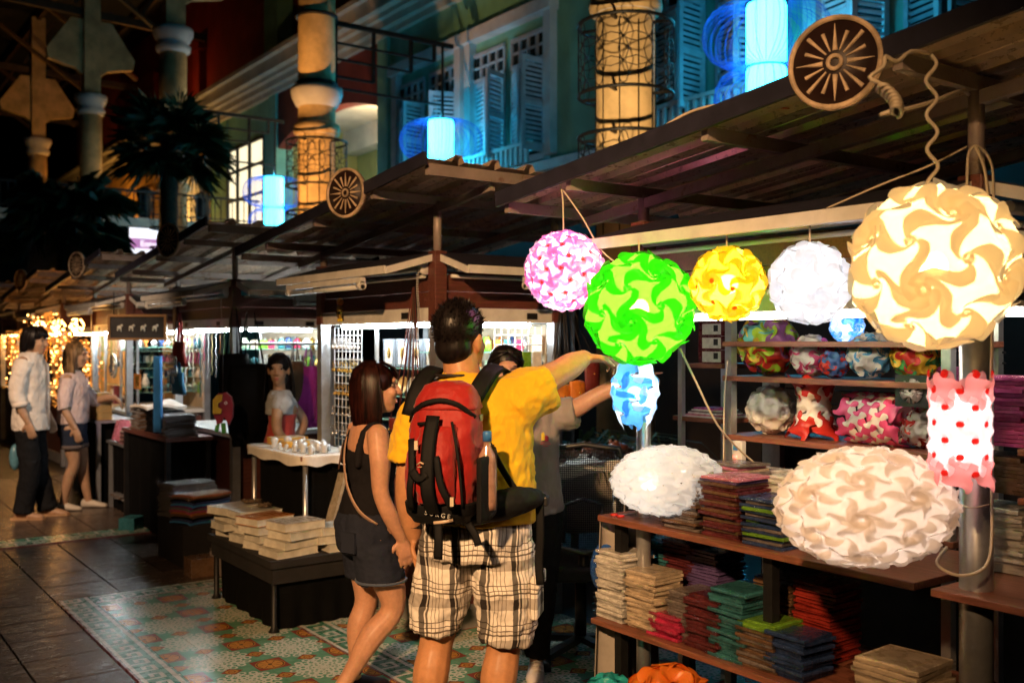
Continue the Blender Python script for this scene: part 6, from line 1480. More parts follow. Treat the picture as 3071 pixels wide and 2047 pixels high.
# ------------------------------------------------------------------ man in yellow
def man_yellow():
    t = fig('man in yellow t-shirt and checked shorts pointing, red backpack on his back', 1425, 3.73, 12)
    m = MB(); hc = V((-.062, .02, 1.615))
    hrings(m, [(.80, 0, 0, .15, .12), (.9, .0, .0, .185, .15), (1.02, 0, .02, .19, .165), (1.18, 0, .01, .185, .15), (1.32, 0, 0, .19, .135), (1.40, 0, 0, .17, .11), (1.455, -.02, 0, .11, .08)])
    M, q = head(m, hc, R(-14), 1.12, 0, (-.04, -.005, 1.44), .068, 1.15)
    limb(m, [(.17, 0, 1.41), (.235, .045, 1.445), (.30, .09, 1.48), (.345, .135, 1.51), (.385, .18, 1.535)], [.07, .062, .052, .05, .034]); hand(m, (.388, .183, 1.537), (.66, .35, -.04), (-.1, -.15, -.95), -1, [.12, .6, .75, .85], 1.0)
    limb(m, [(-.18, 0, 1.40), (-.225, -.005, 1.25), (-.255, -.015, 1.10), (-.262, .01, .98), (-.255, .045, .86)], [.068, .062, .05, .05, .034]); hand(m, (-.255, .05, .85), (.02, .12, -1), (1, .2, 0), 1, .45)
    for hip, kn, an in (((-.095, 0, .84), (-.155, .02, .47), (-.20, -.02, .09)), ((.105, 0, .84), (.105, .02, .47), (.062, -.01, .09))):
        hip, kn, an = V(hip), V(kn), V(an); limb(m, [hip, hip.lerp(kn, .5), kn, kn.lerp(an, .33)+V((0, -.018, 0)), kn.lerp(an, .75), an], [.105, .095, .066, .070, .048, .042]); shoe(m, an, (.1, 1, 0), s=1.0)
    remesh(m.build('body', SK_A, t, False), .0065, 5)
    face(t, M, q, 1.12)
    # t-shirt
    m = MB(); hrings(m, [(.935, .005, .005, .225, .185), (.96, .005, .005, .225, .186), (1.05, 0, .02, .225, .195), (1.2, 0, .01, .218, .178), (1.33, 0, 0, .218, .158), (1.41, 0, 0, .19, .128), (1.462, -.02, 0, .125, .092), (1.485, -.035, 0, .085, .078)], 28)
    limb(m, [(.13, 0, 1.36), (.19, .03, 1.40), (.235, .055, 1.42), (.262, .075, 1.435)], [.115, .105, .096, .09], 14, 4, False)
    limb(m, [(-.14, 0, 1.37), (-.215, 0, 1.29), (-.24, -.005, 1.20), (-.25, -.01, 1.14)], [.10, .095, .092, .092], 14, 4, False)
    remesh(m.build('t_shirt', cloth('yellow_jersey', (.80, .47, .012), 300, 1.3), t, False), .008, 5, .022, .07)
    # checked shorts
    pm, nt, b = new_mat('checked_cotton'); k = coords(nt); x, y, z = xyz(nt, k); wx = noise(nt, k, 7, 3, .5)*.045-.022
    u, v = x+wx+y*.35, z+wx*1.2
    def bands(e, per, defs):
        f = (e/per).fract(); o = None
        for c_, h in defs: q_ = (f-c_).abs().lt(h); o = q_ if o is None else o.mx(q_)
        return o
    wide = bands(u, .115, [(.2, .085), (.36, .03)]); thin = bands(u, .115, [(.5, .012), (.62, .012), (.74, .012), (.88, .012)]); hw = bands(v, .15, [(.3, .13)]); ht = bands(v, .15, [(.55, .02), (.66, .012), (.8, .012)])
    c = cmix(nt, hw*.55, (.82, .76, .70), (.15, .12, .10)); c = cmix(nt, ht*.9, c, (.08, .05, .03)); c = cmix(nt, thin*.75, c, (.10, .07, .045)); c = cmix(nt, wide*.85+wide*hw*.15, c, (.018, .013, .012))
    put(nt, b, 'Base Color', c); put(nt, b, 'Roughness', .85); bump(nt, b, noise(nt, k, 9, 3, .5, (1, 1, .5), .9)*4+noise(nt, k, 250, 2)*.3, .35, .006)
    m = MB(); hrings(m, [(.80, .005, 0, .20, .17), (.86, .005, 0, .21, .178), (.93, .005, 0, .205, .172), (.95, .005, 0, .19, .16)], 24)
    for P, r in (([(-.09, 0, .84), (-.12, .0, .70), (-.148, .005, .59), (-.158, .005, .51)], [.12, .117, .108, .097]), ([(.10, 0, .84), (.115, 0, .70), (.122, .005, .59), (.115, .005, .485)], [.123, .122, .115, .103])): limb(m, P, r, 16, 4, False)
    remesh(m.build('shorts', pm, t, False), .008, 4, .024, .06)
    m = MB(); m.box((.235, .0, .66), (.03, .13, .15)); bevel(m.build('cargo_pocket', pm, t, False), .01, 3); m = MB(); m.box((.243, .0, .725), (.03, .145, .05)); bevel(m.build('pocket_flap', pm, t, False), .008, 3)
    # hair: short and spiky
    rn = random.Random(4); m = MB(); m.ball(q(0, -.022, .036), V((.083, .098, .09))*1.12, 20, M).ball(q(0, -.052, -.03), V((.068, .052, .065))*1.12, 14, M); remesh(m.build('hair', BLKH, t, False), .007, 4)
    m = MB()
    for i in range(1500):
        a, el = rn.uniform(0, 6.283), rn.uniform(-.75, 1.5); n_ = V((math.cos(a)*math.cos(el), math.sin(a)*math.cos(el), math.sin(el)))
        if n_.y > .45 and n_.z < .35: continue
        if abs(n_.x) > .75 and n_.z < .0 and n_.y > -.2: continue
        p = V((n_.x*.084, -.022+n_.y*.099, .034+n_.z*.091)); L = rn.uniform(.008, .019)*(1 if n_.z > 0 else .5)
        d = (n_*.7+V((rn.uniform(-.5, .5), rn.uniform(-.3, .5), .45))).normalized(); w_ = n_.cross(V((rn.random(), rn.random(), .3))).normalized()*.0032
        a0, b0, c0 = q(*(p-w_-n_*.006)), q(*(p+w_-n_*.006)), q(*(p+d*L)); m.add([a0, b0, c0], [(0, 1, 2)])
    o = m.build('hair_spikes', BLKH, t, False); o['kind'] = 'stuff'
    MB().tube([q(.09*math.cos(a_), -.01+.085*math.sin(a_), -.125) for a_ in [R(180+18*i) for i in range(11)]], [(.016, .006)]*11, 6, up=V((0, 0, 1))).build('neck_strap', STR[0], t, False)
    MB().lathe([(.036, 0), (.041, .003), (.041, .022), (.036, .025)], 18, (-.257, .035, .885), (0.02, .1, 1), True).build('wrist_band', BLACKP, t, False)
    return t
MY = man_yellow()
def backpack():
    root = fig('red and black hiking backpack worn by the man in yellow', 1425, 3.73, 12); root['category'] = 'backpack'; root.name = 'backpack'; t = root
    MW[root.name] = MW.get('backpack', Matrix())
    RED = cloth('red_ripstop', (.34, .010, .008), 420, .9, .6); BLK = cloth('black_cordura', (.010, .010, .011), 420, .5, .65)
    prof = [(.985, .095, .08), (1.005, .116, .10), (1.05, .125, .115), (1.14, .130, .122), (1.25, .126, .115), (1.35, .115, .10), (1.41, .098, .076), (1.45, .075, .05), (1.46, .036, .03)]
    XC, YC = -.04, -.265; LEAN = .05
    def wd(z):
        for (z0, a0, b0), (z1, a1, b1) in zip(prof, prof[1:]):
            if z <= z1: f = max(0, (z-z0)/(z1-z0)); return a0+(a1-a0)*f, b0+(b1-b0)*f
        return prof[-1][1:]
    def se(a, w_, d_, p=2.8):
        ca, sa = math.cos(a), math.sin(a); return (w_*math.copysign(abs(ca)**(2/p), ca), d_*math.copysign(abs(sa)**(2/p), sa))
    def shell(z0, z1, grow, n=26, seg=14):
        m = MB(); m.smooth = True; b = 0
        for i in range(seg+1):
            z = z0+(z1-z0)*i/seg; w_, d_ = wd(z)
            for j in range(n): x, y = se(2*math.pi*j/n, w_+grow, d_+grow); m.v.append((XC+x-LEAN*(1.2-z), YC+y, z))
        for i in range(seg):
            for j in range(n): m.face((i*n+j, i*n+(j+1) % n, (i+1)*n+(j+1) % n, (i+1)*n+j))
        m.face(list(reversed(range(n)))); m.face([seg*n+j for j in range(n)]); return m
    o = shell(.988, 1.457, 0).build('main_bag', RED, t, False); remesh(o, .009, 4, .016, .06)
    remesh(shell(.975, 1.05, .006).build('base_panel', BLK, t, False), .008, 4)
    o = shell(1.365, 1.463, .010).build('lid', RED, t, False); remesh(o, .008, 4, .012, .06)
    def S(u, z, off=.006):
        w_, d_ = wd(z); return V((XC+w_*u-LEAN*(1.2-z), YC-(d_)*(max(0, 1-abs(u)**2.8))**(1/2.8)-off, z))
    # bulging front pocket
    m = MB(); m.sheet(lambda u, v: S((u-.5)*1.15, 1.05+.27*v, .004)+V((0, -.055*(math.sin(math.pi*u)**.5)*(math.sin(math.pi*min(1, v*.92+.06))**.5), 0)), 14, 14, .02); remesh(m.build('front_pocket', RED, t, False), .008, 4, .014, .05)
    rib = lambda nm, P, w_=.011, mt=BLK: MB().tube(cr(P, 3), [(w_, .003)]*(len(P)*3-2), 6, up=V((0, -1, 0))).build(nm, mt, t, False)
    F = lambda u, z, o_=.066: S(u, z, o_)
    rib('piping', [S(-.97, 1.35, .012), S(-.6, 1.385, .02), S(0, 1.40, .022), S(.6, 1.385, .02), S(.97, 1.34, .012)], .009)
    rib('centre_strap', [F(-.12, 1.35, .03), F(-.10, 1.25, .062), F(-.05, 1.12, .068), F(.0, 1.06, .05), F(.02, 1.02, .02)], .024)
    rib('strap', [F(-.72, 1.27, .03), F(-.52, 1.17, .06), F(-.55, 1.10, .062), F(-.62, 1.03, .03)], .012)
    rib('strap', [F(.12, 1.22, .062), F(.28, 1.13, .062), F(.46, 1.08, .06), F(.58, 1.04, .04)], .012)
    rib('strap', [F(-.52, 1.17, .062), F(-.3, 1.145, .066), F(-.08, 1.165, .07)], .016)
    rib('zip', [F(.42, 1.33, .02), F(.62, 1.22, .03), F(.72, 1.12, .025), F(.78, 1.04, .015)], .005)
    rib('zip', [F(-.6, 1.32, .02), F(-.3, 1.325, .03), F(-.02, 1.33, .03)], .006)
    for u, z in ((-.42, 1.255), (.62, 1.07)): MB().box(F(u, z, .07), (.012, .008, .03)).build('zip_pull', CORD, t, False)
    Mx = Matrix.Translation(S(.0, .945, .016)) @ Matrix.Rotation(R(90), 4, 'X'); text('S U R G E', 'lettering', .022, Matrix(), mat('grey_print', (.5, .5, .48), .5), None, .0005); lt = bpy.data.objects['lettering.001'] if 'lettering.001' in bpy.data.objects else None
    if lt: lt.parent = t; lt.matrix_parent_inverse = Matrix(); lt.matrix_basis = Matrix.Translation(S(.12, 1.015, .014)) @ Matrix.Rotation(R(8), 4, 'Y') @ Matrix.Rotation(R(90), 4, 'X')
    MB().tube([S(-.05, .982, .012), S(.25, .986, .012), S(.6, .995, .012)], [(.006, .003)]*3, 6, up=V((0, -1, 0))).build('reflective_strip', mat('reflective_tape', (.6, .45, .33), .35), t, False)
    MB().tube([S(-.35, 1.19, .07), S(-.25, 1.20, .075), S(-.15, 1.195, .078)], .0035, 4).tube([S(-.33, 1.183, .07), S(-.2, 1.185, .077)], .002, 4).build('embroidery', mat('pale_thread', (.6, .42, .3), .7), t, False)
    # shoulder straps, side pocket, hip belt
    rib('shoulder_strap', [(-.20, -.17, 1.33), (-.175, -.13, 1.44), (-.15, -.02, 1.50), (-.145, .10, 1.47), (-.14, .16, 1.36)], .034)
    rib('shoulder_strap', [(.02, -.18, 1.36), (.06, -.13, 1.45), (.085, -.02, 1.505), (.105, .10, 1.48), (.12, .18, 1.36)], .034)
    m = MB(); m.sheet(lambda u, v: V((XC+.165+.03*math.sin(math.pi*u)-LEAN*.1, -.40+.20*u, .99+.22*v+.03*u)), 10, 10, .025); remesh(m.build('side_pocket', BLK, t, False), .008, 3)
    m = MB(); limb(m, [(.03, -.22, 1.00), (.13, -.19, 1.02), (.215, -.12, 1.035), (.262, -.03, 1.03)], [.052, .055, .048, .02], 12, 4); remesh(m.build('hip_belt_wing', BLK, t, False), .008, 4, .01, .05)
    m = MB().box((.262, -.045, 1.02), (.05, .05, .035)); bevel(m.build('buckle', BLACKP, t, False), .005)
    rib('hanging_strap', [(.258, -.07, 1.02), (.262, -.075, .9), (.256, -.07, .80), (.262, -.075, .72)], .016)
    rib('hanging_strap', [(-.04, -.36, .98), (-.035, -.37, .92), (-.04, -.36, .86)], .016)
    rib('hanging_strap', [(.06, -.34, .98), (.085, -.35, .95), (.10, -.35, .91)], .014)
    rib('compression_strap', [(.09, -.17, 1.24), (.14, -.15, 1.14), (.19, -.14, 1.06)], .012)
    MB().box((.075, -.25, 1.335), (.028, .02, .022)).build('buckle', mat('green_buckle', (.12, .2, .13), .4), t, False)
    return t
backpack()
def bottle():
    t = fig('clear plastic bottle with blue cap in the backpack side pocket', 1425, 3.73, 12); t['category'] = 'bottle'
    c = V((.125, -.33, 1.03))
    MB().lathe([(.001, 0), (.03, 0), (.033, .02), (.033, .15), (.028, .185), (.013, .215), (.012, .23), (.001, .23)], 18, c).build('flask', mat('clear_pet', (.35, .2, .15), .06, 0, .3, 20, 0, spec=.8), t, False)
    MB().lathe([(.001, .232), (.0155, .232), (.0155, .262), (.013, .266), (.001, .266)], 16, c).build('cap', mat('blue_cap', (.04, .18, .5), .35), t, False); return t
bo = bottle(); bo.name = 'drink_bottle'
# ------------------------------------------------------------------ woman in black
def woman_black():
    t = fig('woman in black vest and dark denim shorts, bobbed auburn hair', 1105, 4.5, 62)
    m = MB(); hrings(m, [(.74, 0, 0, .13, .11), (.80, 0, -.01, .150, .125), (.88, 0, -.005, .135, .105), (.97, 0, .01, .118, .09), (1.06, 0, .015, .125, .10), (1.14, 0, .01, .135, .10), (1.20, 0, 0, .13, .075), (1.235, 0, -.005, .075, .055)])
    for s in (-1, 1): m.ball((s*.055, .085, 1.09), (.052, .05, .055), 12)
    M, q = head(m, (0, .035, 1.395), R(-12), .98, R(3), (0, -.01, 1.21), .047, .92)
    # right arm hangs toward the viewer
    limb(m, [(.135, -.005, 1.19), (.165, -.005, 1.07), (.172, -.005, .94), (.175, .04, .83), (.17, .09, .735)], [.05, .047, .037, .037, .025]); hand(m, (.17, .093, .73), (.0, .28, -1), (-1, .1, 0), -1, .35, .92)
    limb(m, [(-.135, -.005, 1.19), (-.165, .0, 1.07), (-.175, .01, .94), (-.17, .08, .84), (-.15, .15, .76)], [.05, .047, .037, .037, .025]); hand(m, (-.15, .155, .755), (.0, .4, -1), (1, .1, 0), 1, .35, .92)
    for hip, kn, an in (((.078, -.005, .74), (.085, .085, .405), (.075, -.16, .08)), ((-.078, -.01, .74), (-.085, .02, .41), (-.085, -.04, .07))):
        hip, kn, an = V(hip), V(kn), V(an); limb(m, [hip, hip.lerp(kn, .5)+V((0, .01, 0)), kn, kn.lerp(an, .35)+V((0, -.015, 0)), kn.lerp(an, .75), an], [.09, .082, .054, .056, .038, .032]); shoe(m, an, (0, 1, 0), s=.85)
    remesh(m.build('body', SK_B, t, False), .006, 5)
    face(t, M, q, .98, brow=BRN)
    m = MB(); hrings(m, [(.80, 0, -.01, .158, .133), (.88, 0, -.005, .145, .117), (.97, 0, .01, .130, .102), (1.05, 0, .016, .136, .112), (1.09, 0, .016, .138, .115), (1.12, 0, .02, .125, .105)], 24)
    for s in (-1, 1):
        m.ball((s*.055, .085, 1.09), (.062, .06, .062), 12)
        limb(m, [(s*.095, -.085, 1.06), (s*.082, -.06, 1.17), (s*.08, .0, 1.232), (s*.078, .065, 1.18), (s*.075, .10, 1.10)], [.019]*5, 8, 4)
    remesh(m.build('vest', cloth('black_cotton', (.011, .010, .012), 300, .8), t, False), .007, 4, .010, .06)
    m = MB(); hrings(m, [(.66, 0, 0, .168, .135), (.72, 0, -.005, .170, .142), (.80, 0, -.01, .166, .142), (.845, 0, -.008, .152, .125)], 24)
    for s in (-1, 1): limb(m, [(s*.076, 0, .70), (s*.08, .02, .60), (s*.082, .03, .535)], [.105, .108, .108], 16, 4, False)
    remesh(m.build('denim_shorts', cloth('dark_denim', (.022, .026, .042), 500, .7, .9, .3), t, False), .007, 4, .012, .05)
    DEN = cloth('faded_denim_hem', (.06, .08, .13), 500, .5, .9, .3)
    MB().tube([(.082+.112*math.cos(a), .03+.112*math.sin(a), .54) for a in [2*math.pi*i/24 for i in range(24)]], .006, 6, True).build('hem', DEN, t, False)
    MB().box((.095, -.125, .72), (.08, .012, .09), Matrix.Rotation(.45, 3, 'Z')).build('back_pocket', cloth('dark_denim', (.022, .026, .042)), t, False)
    MB().tube(cr([(-.11, -.06, 1.20), (-.03, -.105, 1.08), (.06, -.12, .96), (.13, -.09, .86), (.165, -.02, .80)], 4), [(.014, .003)]*17, 6, up=V((0, -1, 0))).build('bag_strap', mat('tan_strap', (.42, .26, .18), .6), t, False)
    MB().tube([(-.135, -.03, 1.22), (-.10, -.09, 1.12), (-.09, -.11, 1.02)], .004, 5).build('thin_strap', STR[2], t, False)
    # shoes and hair
    for an in ((.075, -.16, 0), (-.085, -.04, 0)):
        m = MB(); shoe(m, an, (0, 1, 0), s=.9); o = m.build('shoe', cloth('black_shoe', (.02, .012, .014), 200, .2, .5), t, False)
        MB().tube([(an[0]+.036*math.cos(a), an[1]+.036*math.sin(a), .085+.01*math.sin(a)) for a in [2*math.pi*i/14 for i in range(14)]], .006, 6, True).build('ankle_strap', mat('wine_strap', (.2, .01, .04), .4), t, False)
    m = MB(); m.ball(q(0, -.012, .030), V((.082, .100, .085))*.98, 20, M).ball(q(0, -.045, -.05), V((.078, .068, .10))*.98, 16, M); remesh(m.build('hair', AUB, t, False), .006, 4)
    def path(rn, f):
        a = rn.uniform(-.18, math.pi+.18)+math.pi; st = rn.uniform(.15, 1.0)
        x, y = math.cos(a), math.sin(a); k = .2+.8*st
        return [(x*.03*k, -.005+y*.04*k, .121), (x*.07, -.012+y*.085, .085), (x*.088, -.012+y*.105, .03), (x*.094, -.014+y*.108, -.05), (x*.094, -.012+y*.104, -.125), (x*.086+rn.uniform(-.006, .006), -.010+y*.096, -.185-rn.uniform(0, .02))]
    m = strands(q, 520, path, .0046, 3)
    rn = random.Random(8)
    for i in range(60):
        x = rn.uniform(-.06, .06); m.tube([q(x*.6, .03, .116), q(x, .082, .085), q(x*1.15, .096, .055), q(x*1.25, .094, .032+rn.uniform(-.006, .006))], [.004, .0045, .004, .0015], 4)
    o = m.build('hair_strands', AUB, t, False); o['kind'] = 'stuff'; return t
woman_black()
# ------------------------------------------------------------------ seller in grey
def seller():
    t = fig('seller in grey t-shirt and black trousers, arm stretched toward the teardrop lamp', 1572, 4.72, 178)
    m = MB(); hrings(m, [(.82, 0, 0, .14, .11), (.9, 0, 0, .15, .12), (1.0, 0, .01, .135, .105), (1.12, 0, .02, .14, .11), (1.24, 0, .01, .15, .105), (1.30, 0, 0, .14, .08), (1.335, 0, 0, .08, .06)])
    M, q = head(m, (.092, .05, 1.475), R(8), .97, R(-8), (.01, 0, 1.31), .048, .95)
    limb(m, [(-.145, 0, 1.28), (-.23, .03, 1.28), (-.32, .06, 1.335), (-.42, .07, 1.385), (-.50, .08, 1.42)], [.052, .047, .04, .038, .026]); hand(m, (-.505, .08, 1.42), (-1, .15, .25), (0, .3, -1), -1, [.1, .8, .9, .95], .92)
    limb(m, [(.145, 0, 1.28), (.19, .02, 1.16), (.2, .05, 1.02), (.17, .14, .95), (.12, .22, .93)], [.052, .047, .04, .038, .026]); hand(m, (.115, .225, .93), (-.6, .7, .1), (0, 0, 1), 1, .4, .92)
    for hip, kn, an in (((.085, 0, .82), (.105, .02, .45), (.10, .02, .08)), ((-.085, 0, .82), (-.085, .01, .45), (-.06, -.05, .08))):
        hip, kn, an = V(hip), V(kn), V(an); limb(m, [hip, hip.lerp(kn, .5), kn, kn.lerp(an, .4), an], [.09, .08, .055, .054, .036])
    remesh(m.build('body', SK_D, t, False), .0065, 5); face(t, M, q, .97)
    m = MB(); hrings(m, [(.80, 0, 0, .19, .15), (.86, 0, 0, .185, .148), (1.0, 0, .012, .168, .138), (1.14, 0, .02, .165, .142), (1.25, 0, .01, .168, .132), (1.31, 0, 0, .15, .10), (1.345, 0, 0, .095, .075)], 24)
    limb(m, [(-.12, 0, 1.25), (-.18, .01, 1.255), (-.245, .03, 1.27)], [.085, .082, .078], 14, 4, False); limb(m, [(.12, 0, 1.26), (.175, .01, 1.2), (.2, .03, 1.13)], [.08, .076, .074], 14, 4, False)
    remesh(m.build('t_shirt', cloth('grey_marl_jersey', (.27, .235, .225), 300, 1.0), t, False), .008, 4, .018, .07)
    MB().prism([(-.014, -.012), (-.014, .020), (-.004, .026), (.002, .014), (.002, -.012)], (-.085, .166, 1.16), (-1, 0, 0), (0, 0, 1), .002).build('yellow_emblem', mat('yellow_print', (.7, .5, .03), .6), t, False)
    MB().prism([(.0, -.014), (.0, .008), (.009, .013), (.017, .006), (.017, -.014)], (-.087, .1665, 1.158), (-1, 0, 0), (0, 0, 1), .002).build('red_emblem', mat('red_print', (.6, .03, .08), .6), t, False)
    for i, w_ in enumerate((.022, .024, .012)): MB().box((-.09, .168, 1.138-.008*i), (w_*2, .002, .003)).build('print_line', mat('red_print', (.6, .03, .08)), t, False)
    m = MB(); hrings(m, [(.74, 0, 0, .16, .125), (.84, 0, 0, .165, .135), (.9, 0, 0, .155, .125)], 20)
    for P in (((.085, 0, .8), (.105, .02, .45), (.10, .02, .10)), ((-.085, 0, .8), (-.085, .01, .45), (-.06, -.05, .10))): limb(m, [P[0], V(P[0]).lerp(V(P[1]), .5), P[1], V(P[1]).lerp(V(P[2]), .5), P[2]], [.105, .09, .072, .068, .062], 14, 4, False)
    remesh(m.build('trousers', cloth('black_twill', (.012, .012, .013), 300, .8), t, False), .009, 4, .014, .07)
    for an in ((.10, .02, 0), (-.06, -.05, 0)):
        m = MB(); shoe(m, an, (.1, 1, 0), s=.98); s_ = m.build('sneaker', cloth('white_canvas', (.6, .54, .5), 200, .3, .6), t, False); m = MB()
        for i in range(4): m.tube([V(an)+V((-.025, .05+.022*i, .078-.012*i)), V(an)+V((0, .055+.022*i, .088-.012*i)), V(an)+V((.025, .05+.022*i, .078-.012*i))], .003, 4)
        m.build('laces', WHITEM, s_, False); MB().box((an[0]+.036, .06+an[1], .03), (.01, .06, .012), Matrix.Rotation(.3, 3, 'X')).build('pink_stripe', mat('pink_trim', (.6, .16, .16), .5), s_, False)
    m = MB(); m.ball(q(0, -.016, .032), V((.081, .096, .082))*.97, 18, M).ball(q(0, -.06, -.04), V((.06, .045, .07))*.97, 14, M); remesh(m.build('hair', BLKH, t, False), .006, 4)
    def path(rn, f):
        x = rn.uniform(-1, 1); s = 1 if x > 0 else -1
        return [(x*.02, .045, .112), (x*.065, .07, .092), (s*(.074+.01*rn.random()), .05-.05*abs(x), .04), (s*.085, -.03, -.02), (s*.07, -.075, -.05)]
    o = strands(q, 150, path, .004, 6).build('hair_strands', BLKH, t, False); o['kind'] = 'stuff'; return t
seller()
# ------------------------------------------------------------------ girl by the bag stall
def girl():
    t = fig('girl with long black hair in puff-sleeved pale top looking back over her shoulder', 842, 7.45, 78)
    m = MB(); hrings(m, [(.74, 0, 0, .13, .10), (.82, 0, -.01, .148, .12), (.92, 0, 0, .125, .095), (1.0, 0, .01, .115, .088), (1.1, 0, .015, .13, .10), (1.18, 0, .0, .13, .08), (1.23, 0, 0, .07, .055)])
    for s in (-1, 1): m.ball((s*.055, .08, 1.09), (.05, .045, .05), 10)
    M, q = head(m, (.01, -.015, 1.395), R(-98), .98, R(-2), (0, -.01, 1.2), .045, .92)
    limb(m, [(.135, 0, 1.18), (.20, -.02, 1.08), (.225, -.02, .95), (.19, .06, .85), (.165, .13, .76)], [.048, .044, .036, .035, .025]); hand(m, (.165, .135, .755), (-.05, .35, -1), (-1, .2, 0), -1, .25, .92)
    limb(m, [(-.135, 0, 1.18), (-.16, .09, 1.1), (-.16, .17, .98), (-.15, .12, .87), (-.14, .05, .83)], [.048, .044, .036, .035, .025]); hand(m, (-.14, .05, .825), (.4, -.7, -.4), (1, .4, 0), -1, .3, .92)
    for s in (-1, 1): limb(m, [(s*.078, 0, .74), (s*.08, .02, .42), (s*.08, 0, .08)], [.085, .055, .035])
    for s in (-1, 1): shoe(m, (s*.08, 0, 0), (0, 1, 0), s=.88)
    remesh(m.build('body', SK_C, t, False), .009, 4); face(t, M, q, .98, LIP, IRIS)
    m = MB(); hrings(m, [(.80, 0, -.01, .158, .13), (.92, 0, 0, .135, .105), (1.0, 0, .01, .125, .098), (1.08, 0, .015, .14, .112), (1.12, 0, .015, .135, .105)], 20); remesh(m.build('red_top', cloth('coral_knit', (.52, .06, .05), 150, .9), t, False), .009, 3, .01, .05)
    m = MB(); hrings(m, [(1.06, 0, .005, .15, .118), (1.14, 0, .005, .152, .115), (1.2, 0, 0, .13, .09), (1.235, 0, 0, .085, .068)], 20)
    for s in (-1, 1): m.ball((s*.165, .01, 1.145), (.082, .082, .085), 14)
    remesh(m.build('blouse', cloth('pale_grey_cotton', (.48, .5, .52), 250, 1.2), t, False), .009, 3, .022, .05)
    m = MB(); hrings(m, [(.1, 0, 0, .20, .17), (.3, 0, 0, .19, .16), (.55, 0, 0, .175, .145), (.74, 0, -.005, .165, .138), (.84, 0, -.005, .155, .125)], 20); remesh(m.build('long_skirt', cloth('black_crepe', (.007, .007, .008), 250, .8), t, False), .012, 3, .02, .1)
    m = MB(); m.ball(q(0, -.015, .030), V((.083, .1, .086))*.98, 18, M).ball(q(0, -.06, -.08), V((.095, .06, .14))*.98, 14, M); remesh(m.build('hair', BLKH, t, False), .008, 4)
    def path(rn, f):
        a = rn.uniform(-.25, math.pi+.25)+math.pi; x, y = math.cos(a), math.sin(a); w_ = rn.uniform(.0, .02)
        return [(x*.03, -.005+y*.04, .12), (x*.075, -.015+y*.088, .08), (x*.094, -.02+y*.108, .0), (x*.11, -.03+y*.105, -.12), (x*.115+w_, -.04+y*.1, -.24), (x*.10, -.04+y*.095, -.34-rn.uniform(0, .08))]
    o = strands(q, 320, path, .006, 5).build('hair_strands', BLKH, t, False); o['kind'] = 'stuff'; return t
girl()
